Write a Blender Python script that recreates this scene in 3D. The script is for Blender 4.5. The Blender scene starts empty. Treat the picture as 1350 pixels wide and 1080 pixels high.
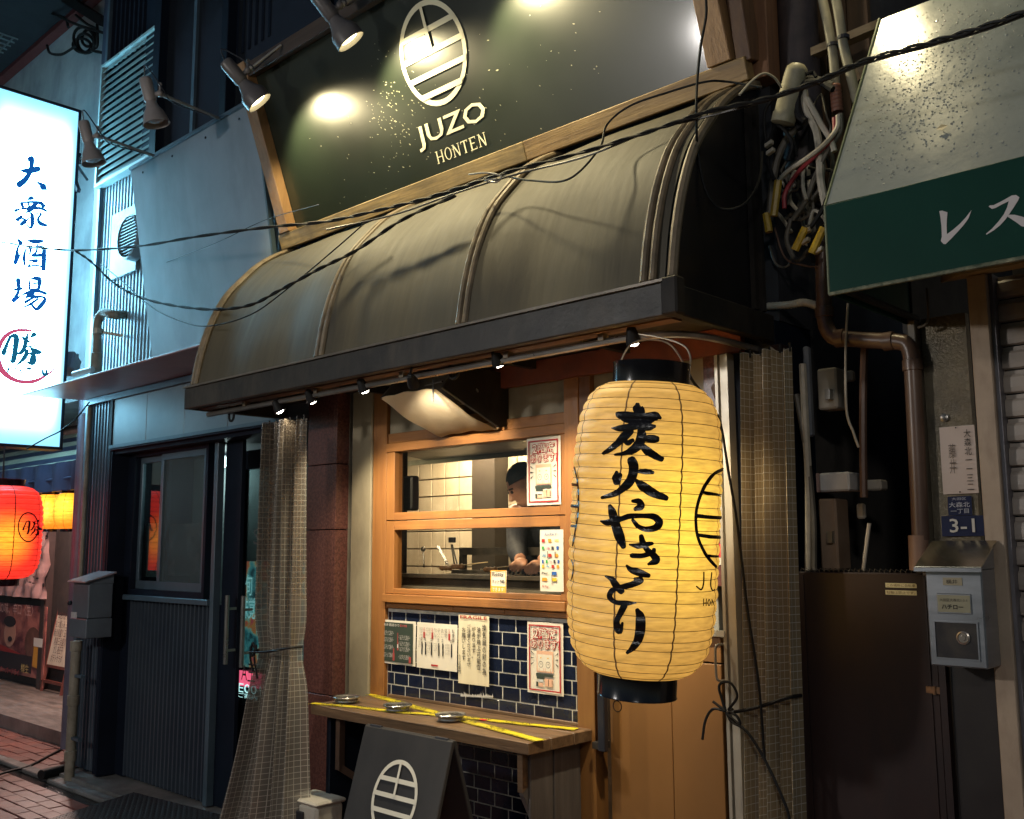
import bpy, bmesh, math, random
from mathutils import Vector, Matrix, noise
from mathutils.bvhtree import BVHTree
random.seed(7)
SC = bpy.context.scene
COL = SC.collection
R = math.radians

# ---------------------------------------------------------------- camera
FX = 1301.0
RM = Matrix(((0.7256, 0.6881, -0.0056), (-0.0979, 0.0951, -0.9906), (-0.6811, 0.7194, 0.1364)))
CAM = Vector((0.0, -3.15, 1.6))
cd = bpy.data.cameras.new('camera'); cam = bpy.data.objects.new('camera', cd); COL.objects.link(cam)
r0, r1, r2 = Vector(RM[0]).normalized(), Vector(RM[1]), Vector(RM[2])
r2 = (r2 - r0*r2.dot(r0)).normalized(); r1 = r2.cross(r0).normalized()
cam.matrix_world = Matrix(((r0.x, -r1.x, -r2.x, CAM.x), (r0.y, -r1.y, -r2.y, CAM.y), (r0.z, -r1.z, -r2.z, CAM.z), (0, 0, 0, 1)))
cd.sensor_width = 36; cd.lens = 36*FX/1350; cd.clip_start = .05; cd.clip_end = 400
SC.camera = cam

# ---------------------------------------------------------------- world, exposure
w = bpy.data.worlds.new('World'); SC.world = w; w.use_nodes = True
nt = w.node_tree; bg = nt.nodes['Background']
sky = nt.nodes.new('ShaderNodeTexSky'); sky.sky_type = 'NISHITA'; sky.sun_disc = False
sky.sun_elevation = R(28); sky.sun_rotation = R(20)
nt.links.new(sky.outputs[0], bg.inputs[0]); bg.inputs[1].default_value = 0.02
SC.view_settings.view_transform = 'Standard'; SC.view_settings.look = 'None'
SC.view_settings.exposure = 0.32; SC.view_settings.gamma = 1
SC.view_settings.use_curve_mapping = False
SC.cycles.use_denoising = True
SC.cycles.max_bounces = 7; SC.cycles.diffuse_bounces = 3; SC.cycles.glossy_bounces = 3
SC.cycles.transparent_max_bounces = 16; SC.cycles.transmission_bounces = 4
SC.cycles.sample_clamp_indirect = 4.0
SC.cycles.caustics_reflective = False; SC.cycles.caustics_refractive = False

def light(name, kind, loc, energy, col, size=.05, target=None, spot=80, blend=.5, parent=None):
    d = bpy.data.lights.new(name, kind); d.energy = energy; d.color = col
    if kind == 'AREA': d.size = size
    elif kind == 'SUN': d.angle = size
    else: d.shadow_soft_size = size
    if kind == 'SPOT': d.spot_size = R(spot); d.spot_blend = blend
    o = bpy.data.objects.new(name, d); COL.objects.link(o)
    o.location = loc
    if target is not None:
        o.rotation_euler = (Vector(target)-Vector(loc)).to_track_quat('-Z', 'Y').to_euler()
    if parent: o.parent = parent; o.location = Vector(loc)-parent.location
    return o
WARM = (1, .78, .42); NEUT = (1, .86, .64)
# faint moonlight, same direction as the sky's low sun
light('moon', 'SUN', (0, 0, 20), .01, (.8, .88, 1), R(.5), Vector((0, 0, 20))-Vector((math.sin(R(20))*math.cos(R(28)), math.cos(R(20))*math.cos(R(28)), math.sin(R(28))))*10)

# ---------------------------------------------------------------- pixel of the photograph -> point of a world plane (for measuring)
def ray(px, py):
    v = Vector((px-675, py-540, FX))
    return r0*v.x + r1*v.y + r2*v.z
def F(px, py, y=0.):
    d = ray(px, py); return CAM + d*((y-CAM.y)/d.y)
def Fz(px, py, z):
    d = ray(px, py); return CAM + d*((z-CAM.z)/d.z)
def Fx(px, py, x):
    d = ray(px, py); return CAM + d*((x-CAM.x)/d.x)
SN = Vector((0, -1, -.36)).normalized(); SP = Vector((0, -.055, 3.383))
def S(px, py, off=0.):
    d = ray(px, py); p0 = SP+SN*off
    return CAM + d*((p0-CAM).dot(SN)/d.dot(SN))

# ---------------------------------------------------------------- mesh helpers
def cr(pts, n=6):
    P = [Vector(p) for p in pts]
    if len(P) < 3: return P
    Q = [P[0]*2-P[1]]+P+[P[-1]*2-P[-2]]; out = []
    for i in range(1, len(Q)-2):
        for k in range(n):
            t = k/n; a, b, c, d = Q[i-1], Q[i], Q[i+1], Q[i+2]
            out.append(.5*((2*b)+(c-a)*t+(2*a-5*b+4*c-d)*t*t+(3*b-a-3*c+d)*t*t*t))
    out.append(P[-1]); return out

class G:
    def __init__(s): s.v = []; s.f = []; s.uv = None
    def add(s, vs, fs):
        n = len(s.v); s.v += [Vector(v) for v in vs]; s.f += [tuple(i+n for i in f) for f in fs]; return s
    def box(s, x0, x1, y0, y1, z0, z1):
        x0, x1 = sorted((x0, x1)); y0, y1 = sorted((y0, y1)); z0, z1 = sorted((z0, z1))
        return s.add([(x0,y0,z0),(x1,y0,z0),(x1,y1,z0),(x0,y1,z0),(x0,y0,z1),(x1,y0,z1),(x1,y1,z1),(x0,y1,z1)],
                     [(0,3,2,1),(4,5,6,7),(0,1,5,4),(1,2,6,5),(2,3,7,6),(3,0,4,7)])
    def obox(s, c, a, b, d):
        c, a, b, d = Vector(c), Vector(a), Vector(b), Vector(d)
        vs = [c+a*i+b*j+d*k for k in (-1, 1) for (i, j) in ((-1,-1),(1,-1),(1,1),(-1,1))]
        return s.add(vs, [(0,3,2,1),(4,5,6,7),(0,1,5,4),(1,2,6,5),(2,3,7,6),(3,0,4,7)])
    def bar(s, p, q, w, h, up=(0,0,1)):
        p, q = Vector(p), Vector(q); d = (q-p)/2; up = Vector(up)
        sd = d.cross(up).normalized(); u2 = sd.cross(d).normalized()
        return s.obox((p+q)/2, d, sd*w/2, u2*h/2)
    def prism(s, poly, vec):
        n = len(poly); a = [Vector(p) for p in poly]; b = [p+Vector(vec) for p in a]
        return s.add(a+b, [tuple(range(n))[::-1], tuple(range(n, 2*n))]+[(i, (i+1) % n, (i+1) % n+n, i+n) for i in range(n)])
    def tube(s, pts, r, n=8, caps=True, closed=False):
        P = [Vector(p) for p in pts]; m = len(P)
        rr = r if isinstance(r, (list, tuple)) else [r]*m
        vs = []; prev = None
        for i, p in enumerate(P):
            if closed: t = P[(i+1) % m]-P[i-1]
            else: t = P[min(i+1, m-1)]-P[max(i-1, 0)]
            t = t.normalized() if t.length > 1e-9 else Vector((0,0,1))
            if prev is None:
                a = t.orthogonal().normalized()
            else:
                a = prev-t*prev.dot(t); a = a.normalized() if a.length > 1e-6 else t.orthogonal().normalized()
            prev = a; b = t.cross(a)
            for k in range(n):
                q = 2*math.pi*k/n; vs.append(p+(a*math.cos(q)+b*math.sin(q))*rr[i])
        fs = []
        for i in range(m if closed else m-1):
            j = (i+1) % m
            for k in range(n):
                l = (k+1) % n; fs.append((i*n+k, i*n+l, j*n+l, j*n+k))
        if caps and not closed: fs += [tuple(range(n))[::-1], tuple(range((m-1)*n, m*n))]
        return s.add(vs, fs)
    def lathe(s, c, prof, n=24, X=(1,0,0), Y=(0,1,0), Z=(0,0,1), cap=True):
        c, X, Y, Z = Vector(c), Vector(X), Vector(Y), Vector(Z); vs = []
        for r, z in prof:
            for k in range(n):
                a = 2*math.pi*k/n; vs.append(c+Z*z+(X*math.cos(a)+Y*math.sin(a))*r)
        fs = []
        for i in range(len(prof)-1):
            for k in range(n):
                l = (k+1) % n; fs.append((i*n+k, i*n+l, (i+1)*n+l, (i+1)*n+k))
        if cap: fs += [tuple(range(n))[::-1], tuple(range((len(prof)-1)*n, len(prof)*n))]
        return s.add(vs, fs)
    def ball(s, c, r, n=12, sc=(1,1,1), M=None):
        m = n//2; vs = []; c = Vector(c)
        for i in range(m+1):
            t = math.pi*i/m
            for k in range(n):
                a = 2*math.pi*k/n
                v = Vector((math.sin(t)*math.cos(a)*sc[0], math.sin(t)*math.sin(a)*sc[1], math.cos(t)*sc[2]))*r
                vs.append(c+(M @ v if M else v))
        fs = [(i*n+k, (i+1)*n+k, (i+1)*n+(k+1) % n, i*n+(k+1) % n) for i in range(m) for k in range(n)]
        return s.add(vs, fs)
    def strip(s, rows):
        m = len(rows[0]); vs = [p for r in rows for p in r]
        return s.add(vs, [(i*m+k, i*m+k+1, (i+1)*m+k+1, (i+1)*m+k) for i in range(len(rows)-1) for k in range(m-1)])

def wloc(o):
    p = Vector((0,0,0))
    while o is not None: p = p+o.location; o = o.parent
    return p

def mk(name, g, m, parent=None, smooth=False, bev=0, kind=None, label=None, uv=None):
    me = bpy.data.meshes.new(name)
    off = wloc(parent) if parent else Vector((0,0,0))
    me.from_pydata([tuple(v-off) for v in g.v], [], g.f)
    if uv:
        L = me.uv_layers.new(name='UVMap')
        for lp in me.loops: L.data[lp.index].uv = uv[lp.vertex_index]
    bm = bmesh.new(); bm.from_mesh(me)
    bmesh.ops.remove_doubles(bm, verts=bm.verts, dist=1e-6) if not uv else None
    bmesh.ops.recalc_face_normals(bm, faces=bm.faces)
    if bev:
        es = [e for e in bm.edges if len(e.link_faces) == 2 and e.calc_face_angle(0) > .6]
        if es: bmesh.ops.bevel(bm, geom=es, offset=bev, segments=1, affect='EDGES', profile=.5, clamp_overlap=True)
    bm.to_mesh(me); bm.free()
    if smooth:
        for p in me.polygons: p.use_smooth = True
        if smooth != 'all':
            try: me.set_sharp_from_angle(angle=R(40))
            except Exception: pass
    me.materials.append(m)
    o = bpy.data.objects.new(name, me); COL.objects.link(o)
    if parent: o.parent = parent
    if kind: o['kind'] = kind
    if label: o['label'] = label
    return o

def tag(o, label, cat, group=None):
    o['label'] = label; o['category'] = cat
    if group: o['group'] = group
    return o
def thing(name, label, cat, loc=(0,0,0), group=None, rz=0):
    o = bpy.data.objects.new(name, None); COL.objects.link(o); o.location = Vector(loc)
    o.empty_display_size = .1
    return tag(o, label, cat, group)
def struct(name, g, m, **k): return mk(name, g, m, kind='structure', **k)
def dup(root, d, label=None, group=None):
    r = root.copy(); COL.objects.link(r); r.location = root.location+Vector(d)
    if label: r['label'] = label
    if group: r['group'] = group; root['group'] = group
    for ch in list(root.children):
        c = ch.copy(); COL.objects.link(c); c.parent = r
        for g in ch.children:
            q = g.copy(); COL.objects.link(q); q.parent = c
    return r

# ---------------------------------------------------------------- materials
MATS = {}
def mat(name, c1, c2=None, rough=.6, metal=0., scale=6., stretch=(1,1,1), bump=0., bscale=None, bstretch=None,
        coat=0., spec=.5, rvar=.1, det=6., dirt=None, dscale=3., damt=.5, contrast=(.35, .65), emit=None, es=0., alpha=1., lo=0., dst=(1,1,.35)):
    if name in MATS: return MATS[name]
    m = bpy.data.materials.new(name); m.use_nodes = True; MATS[name] = m
    n = m.node_tree.nodes; L = m.node_tree.links; b = n['Principled BSDF']
    b.inputs['Roughness'].default_value = rough; b.inputs['Metallic'].default_value = metal
    b.inputs['Coat Weight'].default_value = coat; b.inputs['Coat Roughness'].default_value = .08
    b.inputs['Specular IOR Level'].default_value = spec; b.inputs['Alpha'].default_value = alpha
    geo = n.new('ShaderNodeNewGeometry')
    def nz(sc, st, dt=det, ds=0.):
        mp = n.new('ShaderNodeMapping'); mp.inputs['Scale'].default_value = st
        L.new(geo.outputs['Position'], mp.inputs['Vector'])
        t = n.new('ShaderNodeTexNoise'); t.inputs['Scale'].default_value = sc; t.inputs['Detail'].default_value = dt
        t.inputs['Roughness'].default_value = .62; t.inputs['Distortion'].default_value = ds
        L.new(mp.outputs[0], t.inputs['Vector']); return t.outputs['Fac']
    def ramp(f, a, bb, ca=(0,0,0,1), cb=(1,1,1,1)):
        r = n.new('ShaderNodeValToRGB'); r.color_ramp.elements[0].position = a; r.color_ramp.elements[1].position = bb
        r.color_ramp.elements[0].color = ca; r.color_ramp.elements[1].color = cb
        L.new(f, r.inputs[0]); return r.outputs[0]
    c2 = c2 or tuple(x*.75 for x in c1)
    f = nz(scale, stretch, det, .3)
    col = ramp(f, contrast[0], contrast[1], (*c1, 1), (*c2, 1))
    if dirt:
        d = ramp(nz(dscale, dst, 8), .48, .72)
        mx = n.new('ShaderNodeMix'); mx.data_type = 'RGBA'
        mu = n.new('ShaderNodeMath'); mu.operation = 'MULTIPLY'; mu.inputs[1].default_value = damt
        L.new(d, mu.inputs[0]); L.new(mu.outputs[0], mx.inputs[0]); L.new(col, mx.inputs[6]); mx.inputs[7].default_value = (*dirt, 1)
        col = mx.outputs[2]
    L.new(col, b.inputs['Base Color'])
    if rvar:
        mr = n.new('ShaderNodeMapRange'); mr.inputs[3].default_value = max(.02, rough-rvar); mr.inputs[4].default_value = min(1, rough+rvar)
        L.new(nz(scale*1.7, stretch, 5), mr.inputs[0]); L.new(mr.outputs[0], b.inputs['Roughness'])
    if bump:
        bp = n.new('ShaderNodeBump'); bp.inputs['Strength'].default_value = min(1, bump); bp.inputs['Distance'].default_value = .004*max(1, bump)
        L.new(nz(bscale or scale*4, bstretch or stretch, 6), bp.inputs['Height']); L.new(bp.outputs[0], b.inputs['Normal'])
    if emit:
        b.inputs['Emission Color'].default_value = (*emit, 1); b.inputs['Emission Strength'].default_value = es
    return m
def wood(name, c1, c2=None, axis='x', rough=.55, dirt=None, damt=.4, bump=.3, k=1.):
    st = {'x': (1, 14, 14), 'y': (14, 1, 14), 'z': (14, 14, 1)}[axis]
    return mat(name, c1, c2, rough=rough, scale=2.2*k, stretch=st, bump=bump, bscale=6*k, dirt=dirt, damt=damt, det=8, contrast=(.3, .7), dscale=2.5)
def flat(name, c, rough=.6, metal=0.): return mat(name, c, tuple(x*.93 for x in c), rough=rough, metal=metal, rvar=0)
def emis(name, c, s, c2=None):
    if name in MATS: return MATS[name]
    return mat(name, c2 or c, c2 or c, rough=.5, emit=c, es=s, rvar=0)
def glass(name, tint=(.9,.93,.95), refl=.08, rough=.02, ior=1.5):
    if name in MATS: return MATS[name]
    m = bpy.data.materials.new(name); m.use_nodes = True; MATS[name] = m
    n = m.node_tree.nodes; L = m.node_tree.links; n.clear()
    o = n.new('ShaderNodeOutputMaterial'); t = n.new('ShaderNodeBsdfTransparent'); g = n.new('ShaderNodeBsdfGlossy')
    t.inputs[0].default_value = (*tint, 1); g.inputs['Roughness'].default_value = rough
    f0 = n.new('ShaderNodeLayerWeight'); f0.inputs[0].default_value = .5; f1 = n.new('ShaderNodeMath'); f1.operation = 'POWER'; f1.inputs[1].default_value = 4; L.new(f0.outputs['Facing'], f1.inputs[0])
    f = n.new('ShaderNodeMath'); f.operation = 'MULTIPLY'; f.inputs[1].default_value = .8; L.new(f1.outputs[0], f.inputs[0])
    a = n.new('ShaderNodeMath'); a.operation = 'ADD'; a.inputs[1].default_value = refl; a.use_clamp = True
    mx = n.new('ShaderNodeMixShader'); L.new(f.outputs[0], a.inputs[0]); L.new(a.outputs[0], mx.inputs[0])
    L.new(t.outputs[0], mx.inputs[1]); L.new(g.outputs[0], mx.inputs[2]); L.new(mx.outputs[0], o.inputs[0])
    return m

# ---------------------------------------------------------------- lettering
def text(s, O, U, V, m, parent, w=None, h=None, vert=False, bold=0., name='lettering', lsp=1., off=0.0, align='CENTER', label=None, mono=False):
    """text whose bounding box fills O + U*[0,1] + V*[0,1]"""
    c = bpy.data.curves.new('t', 'FONT'); c.body = '\n'.join(s) if vert else s
    c.align_x = align; c.resolution_u = 2; c.space_line = lsp; c.offset = bold; c.size = 1
    t = bpy.data.objects.new('t', c); COL.objects.link(t)
    dg = bpy.context.evaluated_depsgraph_get(); dg.update()
    me = bpy.data.meshes.new_from_object(t.evaluated_get(dg))
    bpy.data.objects.remove(t); bpy.data.curves.remove(c)
    if not me.vertices: return None
    xs = [v.co.x for v in me.vertices]; ys = [v.co.y for v in me.vertices]
    x0, x1, y0, y1 = min(xs), max(xs), min(ys), max(ys)
    O, U, V = Vector(O), Vector(U), Vector(V); N = U.cross(V).normalized()
    base = wloc(parent) if parent else Vector((0,0,0))
    for v in me.vertices:
        v.co = O+U*((v.co.x-x0)/max(1e-6, x1-x0))+V*((v.co.y-y0)/max(1e-6, y1-y0))+N*off-base
    me.name = name; me.materials.clear(); me.materials.append(m)
    o = bpy.data.objects.new(name, me); COL.objects.link(o)
    if parent: o.parent = parent
    if label: o['label'] = label
    return o

def brush(strokes, frame, proj, m, parent, name='brush_lettering', off=.0015, across=4, step=.0003, label=None, n=6, wm=1.):
    """brush strokes (x, y, width) in a zoomed tracing frame (x0, y0, scale), laid on a surface by proj(px, py) -> (point, normal)"""
    g = G(); x0, y0, sc = frame
    for si, st in enumerate(strokes):
        st = [(a_, b_, c_*wm) for a_, b_, c_ in st]
        pts = cr([Vector(p) for p in st], n)
        rows = []
        m_ = len(pts)
        hw0 = pts[0].z/2; hw1 = pts[-1].z/2
        ext = []
        d0 = (pts[1]-pts[0]); d0.z = 0; d0.normalize(); d1 = (pts[-1]-pts[-2]); d1.z = 0; d1.normalize()
        for a in (.9, .6): 
            q = pts[0]-d0*hw0*a; ext.append(Vector((q.x, q.y, pts[0].z*math.sqrt(1-a*a))))
        tail = []
        for a in (.6, .9):
            q = pts[-1]+d1*hw1*a; tail.append(Vector((q.x, q.y, pts[-1].z*math.sqrt(1-a*a))))
        pts = ext+pts+tail; m_ = len(pts)
        for i, p in enumerate(pts):
            d = pts[min(i+1, m_-1)]-pts[max(0, i-1)]; d.z = 0
            if d.length < 1e-6: d = Vector((1, 0, 0))
            d.normalize(); nn = Vector((-d.y, d.x, 0)); row = []
            for k in range(across+1):
                q = p+nn*p.z*(k/across-.5)
                P, N = proj(x0+q.x/sc, y0+q.y/sc)
                row.append(P+N*(off+si*step))
            rows.append(row)
        g.strip(rows)
    return mk(name, g, m, parent, label=label)
def planeproj(fn, N): 
    N = Vector(N); return lambda a, b: (fn(a, b), N)

def emblem(O, U, V, g, bw=.1, step=.0004, bars=(.27, .475, .675, .86)):
    """barred egg emblem: unit circle in U,V (half axes)"""
    O, U, V = Vector(O), Vector(U), Vector(V); N = U.cross(V).normalized()
    n = 48; q = []
    for r in (1., 1.-bw): q.append([O+U*r*math.sin(2*math.pi*k/n)+V*r*math.cos(2*math.pi*k/n) for k in range(n+1)])
    g.strip(q)
    for i, f in enumerate(bars):
        y = 1-2*f; h = bw*.52; a0 = math.sqrt(max(0, 1-(y+h)**2))*.97; a1 = math.sqrt(max(0, 1-(y-h)**2))*.97; o = N*step*(1+i)
        g.add([O-U*a1+V*(y-h)+o, O+U*a1+V*(y-h)+o, O+U*a0+V*(y+h)+o, O-U*a0+V*(y+h)+o], [(0,1,2,3)])
    h = bw*.4; o = N*step*6
    g.add([O-U*h+V*(1-2*bars[1])+o, O+U*h+V*(1-2*bars[1])+o, O+U*h+V*.96+o, O-U*h+V*.96+o], [(0,1,2,3)])

# ================================================================ STRUCTURE: ground
m_asph = mat('ground_base', (.035,.032,.03), (.06,.055,.05), rough=.7, scale=9, bump=.5)
m_brick = mat('red_paver', (.30,.10,.07), (.16,.065,.05), rough=.42, scale=5, bump=.6, bscale=60, dirt=(.03,.025,.022), damt=.6, rvar=.2)
m_conc = mat('concrete', (.24,.23,.21), (.13,.125,.115), rough=.75, scale=4, bump=.6, bscale=50, dirt=(.06,.055,.05), damt=.6)
m_concd = mat('dark_concrete', (.11,.10,.09), (.06,.055,.05), rough=.6, scale=5, bump=.5, bscale=40)
struct('ground', G().box(-40, 12, -14, 14, -.4, -.02), m_asph)
# alley paving outside the tiles that can be told apart
street = struct('street_paving', G().box(-16, 3, -9, -.275, -.019, -.012), m_asph)
mesh_cache = {}
def pieces(name, cells, m, parent, thick, gap=.007, bev=.003, var=0.004, axis='z'):
    """cells: (x0,x1,y0,y1,ztop) -> objects sharing one mesh per size"""
    for (x0, x1, y0, y1, z) in cells:
        key = (name, round(x1-x0, 4), round(y1-y0, 4), m.name)
        if key not in mesh_cache:
            hx, hy = (x1-x0)/2-gap/2, (y1-y0)/2-gap/2
            t = mk(name, G().box(-hx, hx, -hy, hy, -thick, 0), m, None, bev=bev); me = t.data
            bpy.data.objects.remove(t); mesh_cache[key] = me
        o = bpy.data.objects.new(name, mesh_cache[key]); COL.objects.link(o)
        p = Vector(((x0+x1)/2, (y0+y1)/2, z+random.uniform(-var, var)))
        o.parent = parent; o.location = p-wloc(parent)
        o.rotation_euler = (random.uniform(-.006, .006), random.uniform(-.006, .006), 0)
def inframe(p, mg=30):
    d = Vector(p)-CAM; z = d.dot(r2)
    if z < .1: return False
    x, y = 675+FX*d.dot(r0)/z, 540+FX*d.dot(r1)/z
    return -mg < x < 1350+mg and -mg < y < 1080+mg
cells = []; rest = G()
pw, ph = .2, .1
for j in range(24):
    y1 = -.29-j*ph
    for i in range(60):
        x0 = -13+i*pw+(j % 2)*pw/2
        if inframe((x0+pw/2, y1-ph/2, 0), 60) and len(cells) < 290: cells.append((x0, x0+pw, y1-ph, y1, 0.))
        else: rest.box(x0+.0035, x0+pw-.0035, y1-ph+.0035, y1-.0035, -.011, random.uniform(-.003, .002))
pieces('paver', cells, m_brick, street, .012)
mk('paver_field', rest, m_brick, street, kind='stuff')
# gutter channel, kerb stones, pavement in front of the navy building
struct('gutter', G().box(-16, 3, -.29, -.21, -.014, -.009), mat('wet_gutter', (.012,.012,.012), (.03,.03,.03), rough=.12, scale=20, bump=1, bscale=30))
kerb = struct('kerb', G().box(-16, 3, -.2099, -.12, -.018, -.012), m_concd)
kc = [(-14+i*.45, -14+(i+1)*.45, -.21, -.12, .02) for i in range(38)]
pieces('kerb_stone', kc, m_conc, kerb, .03, gap=.006, bev=.006)
struct('pavement', G().box(-7.36, 3, -.119, 4, -.019, .04), m_conc)
pv = struct('side_pavement', G().box(-16, -7.361, -.119, 1.3, -.019, -.003), m_asph)
cells = []
for j in range(5):
    for i in range(26):
        x0 = -12.6+i*.2+(j % 2)*.1
        if x0+.2 < -7.365: cells.append((x0, x0+.2, -.118+j*.1, -.018+j*.1, .012))
pieces('paver', cells, m_brick, pv, .012)

# ================================================================ neighbour bar on the far left
m_deck = mat('deck_concrete', (.25,.20,.17), (.10,.08,.07), rough=.45, scale=3, stretch=(1,4,1), bump=.4, bscale=25, rvar=.2)
struct('deck', G().box(-16, -7.45, .33, 1.3, -.02, .125), m_deck)
m_dwall = mat('dark_bar_wall', (.05,.038,.035), (.03,.024,.024), rough=.7)
bar = thing('neighbour_shop', 'dark wall and door front of the neighbouring bar behind the red and yellow lanterns', 'shop front', (-11, 1.25, 0))
mk('wall', G().box(-16, -7.5, 1.25, 1.45, 0, 3.0), m_dwall, bar)
for a, b in ((60, 66), (100, 107)):
    x0 = F(a, 750, 1.2).x; mk('post', G().box(x0, x0+.1, 1.17, 1.25, .12, 2.6), mat('bar_post', (.05,.03,.028), rough=.5), bar)
# its fabric canopy
can = thing('fabric_canopy', 'striped fabric canopy with dark valance over the neighbouring bar lanterns', 'awning', (-11, .3, 2.1))
m_cs = mat('canopy_cream', (.55,.50,.36), (.38,.35,.27), rough=.7, scale=4)
m_cd = mat('canopy_dark', (.05,.05,.09), (.03,.03,.06), rough=.6, scale=4)
gs = [G(), G()]
for k in range(9):
    t0, t1 = k/9, (k+1)/9
    a = Vector((0, .25+.95*t0, 2.17+.62*t0)); b = Vector((0, .25+.95*t1, 2.17+.62*t1))
    q = [Vector((-14, a.y, a.z)), Vector((-7.55, a.y, a.z)), Vector((-7.55, b.y, b.z)), Vector((-14, b.y, b.z))]
    gs[k % 2 if k > 1 else 1].prism(q, (0, 0, .01))
mk('cream_stripes', gs[0], m_cs, can); mk('dark_stripes', gs[1], m_cd, can)
rows = []
for i in range(121):
    x = -14+6.45*i/120; rows.append([Vector((x, .245+.012*math.sin(i*.9), 2.17)), Vector((x, .245+.03*math.sin(i*.9+.4), 1.98))])
mk('valance', G().strip([[p_+Vector((0,0,F(90,608,.245).z-2.17)) if k_ == 0 else Vector((p_.x,p_.y,F(90,646,.245).z)) for k_, p_ in enumerate(r_)] for r_ in rows]), m_cd, can, smooth='all')
mk('rail', G().box(-14, -7.55, .30, .33, F(90,646,.3).z, F(90,642,.3).z), mat('red_brown_metal', (.12,.05,.05), rough=.5), can)
# concrete building above and behind
m_cw = mat('weathered_concrete', (.40,.42,.42), (.27,.29,.30), rough=.85, scale=2.5, bump=.5, bscale=30, dirt=(.10,.10,.10), damt=.55)
cb = thing('concrete_building', 'pale weathered concrete building rising behind the lit sign box', 'building', (-11, .5, 3))
mk('wall', G().box(-18, -7.62, .5, 5, 2.9, 12), m_cw, cb)
mk('edge_pilaster', G().box(-8.35, -8.05, .44, .5, 2.9, 6.2), m_cw, cb)
mk('string_course', G().box(-8.04, -7.63, .47, .5, 3.35, 3.40), m_cw, cb)
e0 = F(0, 112, .5)
eave = thing('roof_eave', 'dark roof eave with thin red trim above the lit sign box', 'eave', (-12, 0, e0.z))
mk('soffit', G().box(-20, -7.6, -1.4, .49, e0.z, e0.z+.15), mat('soffit_dark', (.012,.012,.015), rough=.8), eave)
mk('trim', G().box(-20, -7.6, .40, .494, e0.z-.05, e0.z-.001), mat('red_trim', (.12,.025,.022), rough=.5), eave)
g = G()
for i in range(16): g.box(-11.6+i*.1, -11.59+i*.1, -.9, .25, e0.z-.02, e0.z-.005)
for i in range(12): g.box(-11.6, -10.09, -.9+i*.1, -.89+i*.1, e0.z-.022, e0.z-.006)
mk('vent_grid', g, mat('grid_grey', (.12,.13,.13), rough=.6), eave)
mk('beam', G().bar((-8.9, -1.4, e0.z-.1), (-7.9, .45, e0.z-.25), .08, .1), mat('soffit_dark', (.02,.02,.02)), eave)

# lit sign box
LX = -7.83
m_frame = mat('black_frame', (.02,.022,.03), rough=.4)
lb = thing('sign_box', 'tall white lit sign box with blue brush characters and red ring on its edge', 'sign', (LX, -.38, 2.33))
LY1 = Fx(93, 400, LX).y; LY0 = LY1-.68; LZ0 = Fx(60, 592, LX).z; LZ1 = Fx(50, 128, LX).z
mk('frame', G().box(LX-.18, LX-.012, LY0, LY1, LZ0, LZ1), m_frame, lb)
g = G(); t = .022
g.box(LX-.012, LX+.006, LY0, LY1, LZ0, LZ0+t).box(LX-.012, LX+.006, LY0, LY1, LZ1-t, LZ1)
g.box(LX-.012, LX+.006, LY0, LY0+t, LZ0+t, LZ1-t).box(LX-.012, LX+.006, LY1-t, LY1, LZ0+t, LZ1-t)
mk('bezel', g, m_frame, lb)
m = emis('sign_light', (.30,.74,1), 6.5)
n = m.node_tree.nodes; L = m.node_tree.links; b = n['Principled BSDF']
geo = n.new('ShaderNodeNewGeometry'); sx = n.new('ShaderNodeSeparateXYZ'); L.new(geo.outputs['Position'], sx.inputs[0])
def mth(op, a, bb=None):
    q = n.new('ShaderNodeMath'); q.operation = op
    for i, v in enumerate((a, bb)):
        if v is None: continue
        if isinstance(v, (int, float)): q.inputs[i].default_value = v
        else: L.new(v, q.inputs[i])
    return q.outputs[0]
dz = mth('MINIMUM', mth('SUBTRACT', LZ1-.02, sx.outputs[2]), mth('SUBTRACT', sx.outputs[2], LZ0+.02))
dy = mth('MULTIPLY', mth('MINIMUM', mth('SUBTRACT', LY1-.01, sx.outputs[1]), mth('SUBTRACT', sx.outputs[1], LY0)), 3.4)
mn = mth('SMOOTH_MIN', dz, dy);
mr = n.new('ShaderNodeMapRange'); mr.inputs[1].default_value = 0; mr.inputs[2].default_value = .5; mr.inputs[3].default_value = 0; mr.inputs[4].default_value = 1
L.new(mn, mr.inputs[0]); L.new(mth('ADD', mth('MULTIPLY', mth('POWER', mr.outputs[0], 2.1), 30), 1.0), b.inputs['Emission Strength'])
mk('light_panel', G().box(LX-.012, LX-.004, LY0+t, LY1-t, LZ0+t, LZ1-t), m, lb)
mk('light_panel', G().box(LX-.19, LX-.182, LY0+t, LY1-t, LZ0+t, LZ1-t), m, lb)
lp = planeproj(lambda a, bb: Fx(a, bb, LX-.004), (1, 0, 0))
ink = emis('blue_ink', (.002,.065,.27), 1., (.004,.03,.10)); ink2 = emis('teal_ink', (.003,.08,.15), 1., (.004,.04,.07))
brush([[(400,100,55),(412,140,38),(395,240,36),(370,300,38),(320,370,44),(250,425,52)], [(260,237,10),(320,250,34),(400,245,44),(490,225,46)],
       [(455,378,6),(520,420,28),(560,460,54),(595,490,18)]], (0,200,9.8125), lp, ink, lb, 'brush_character', wm=1.75)
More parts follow.
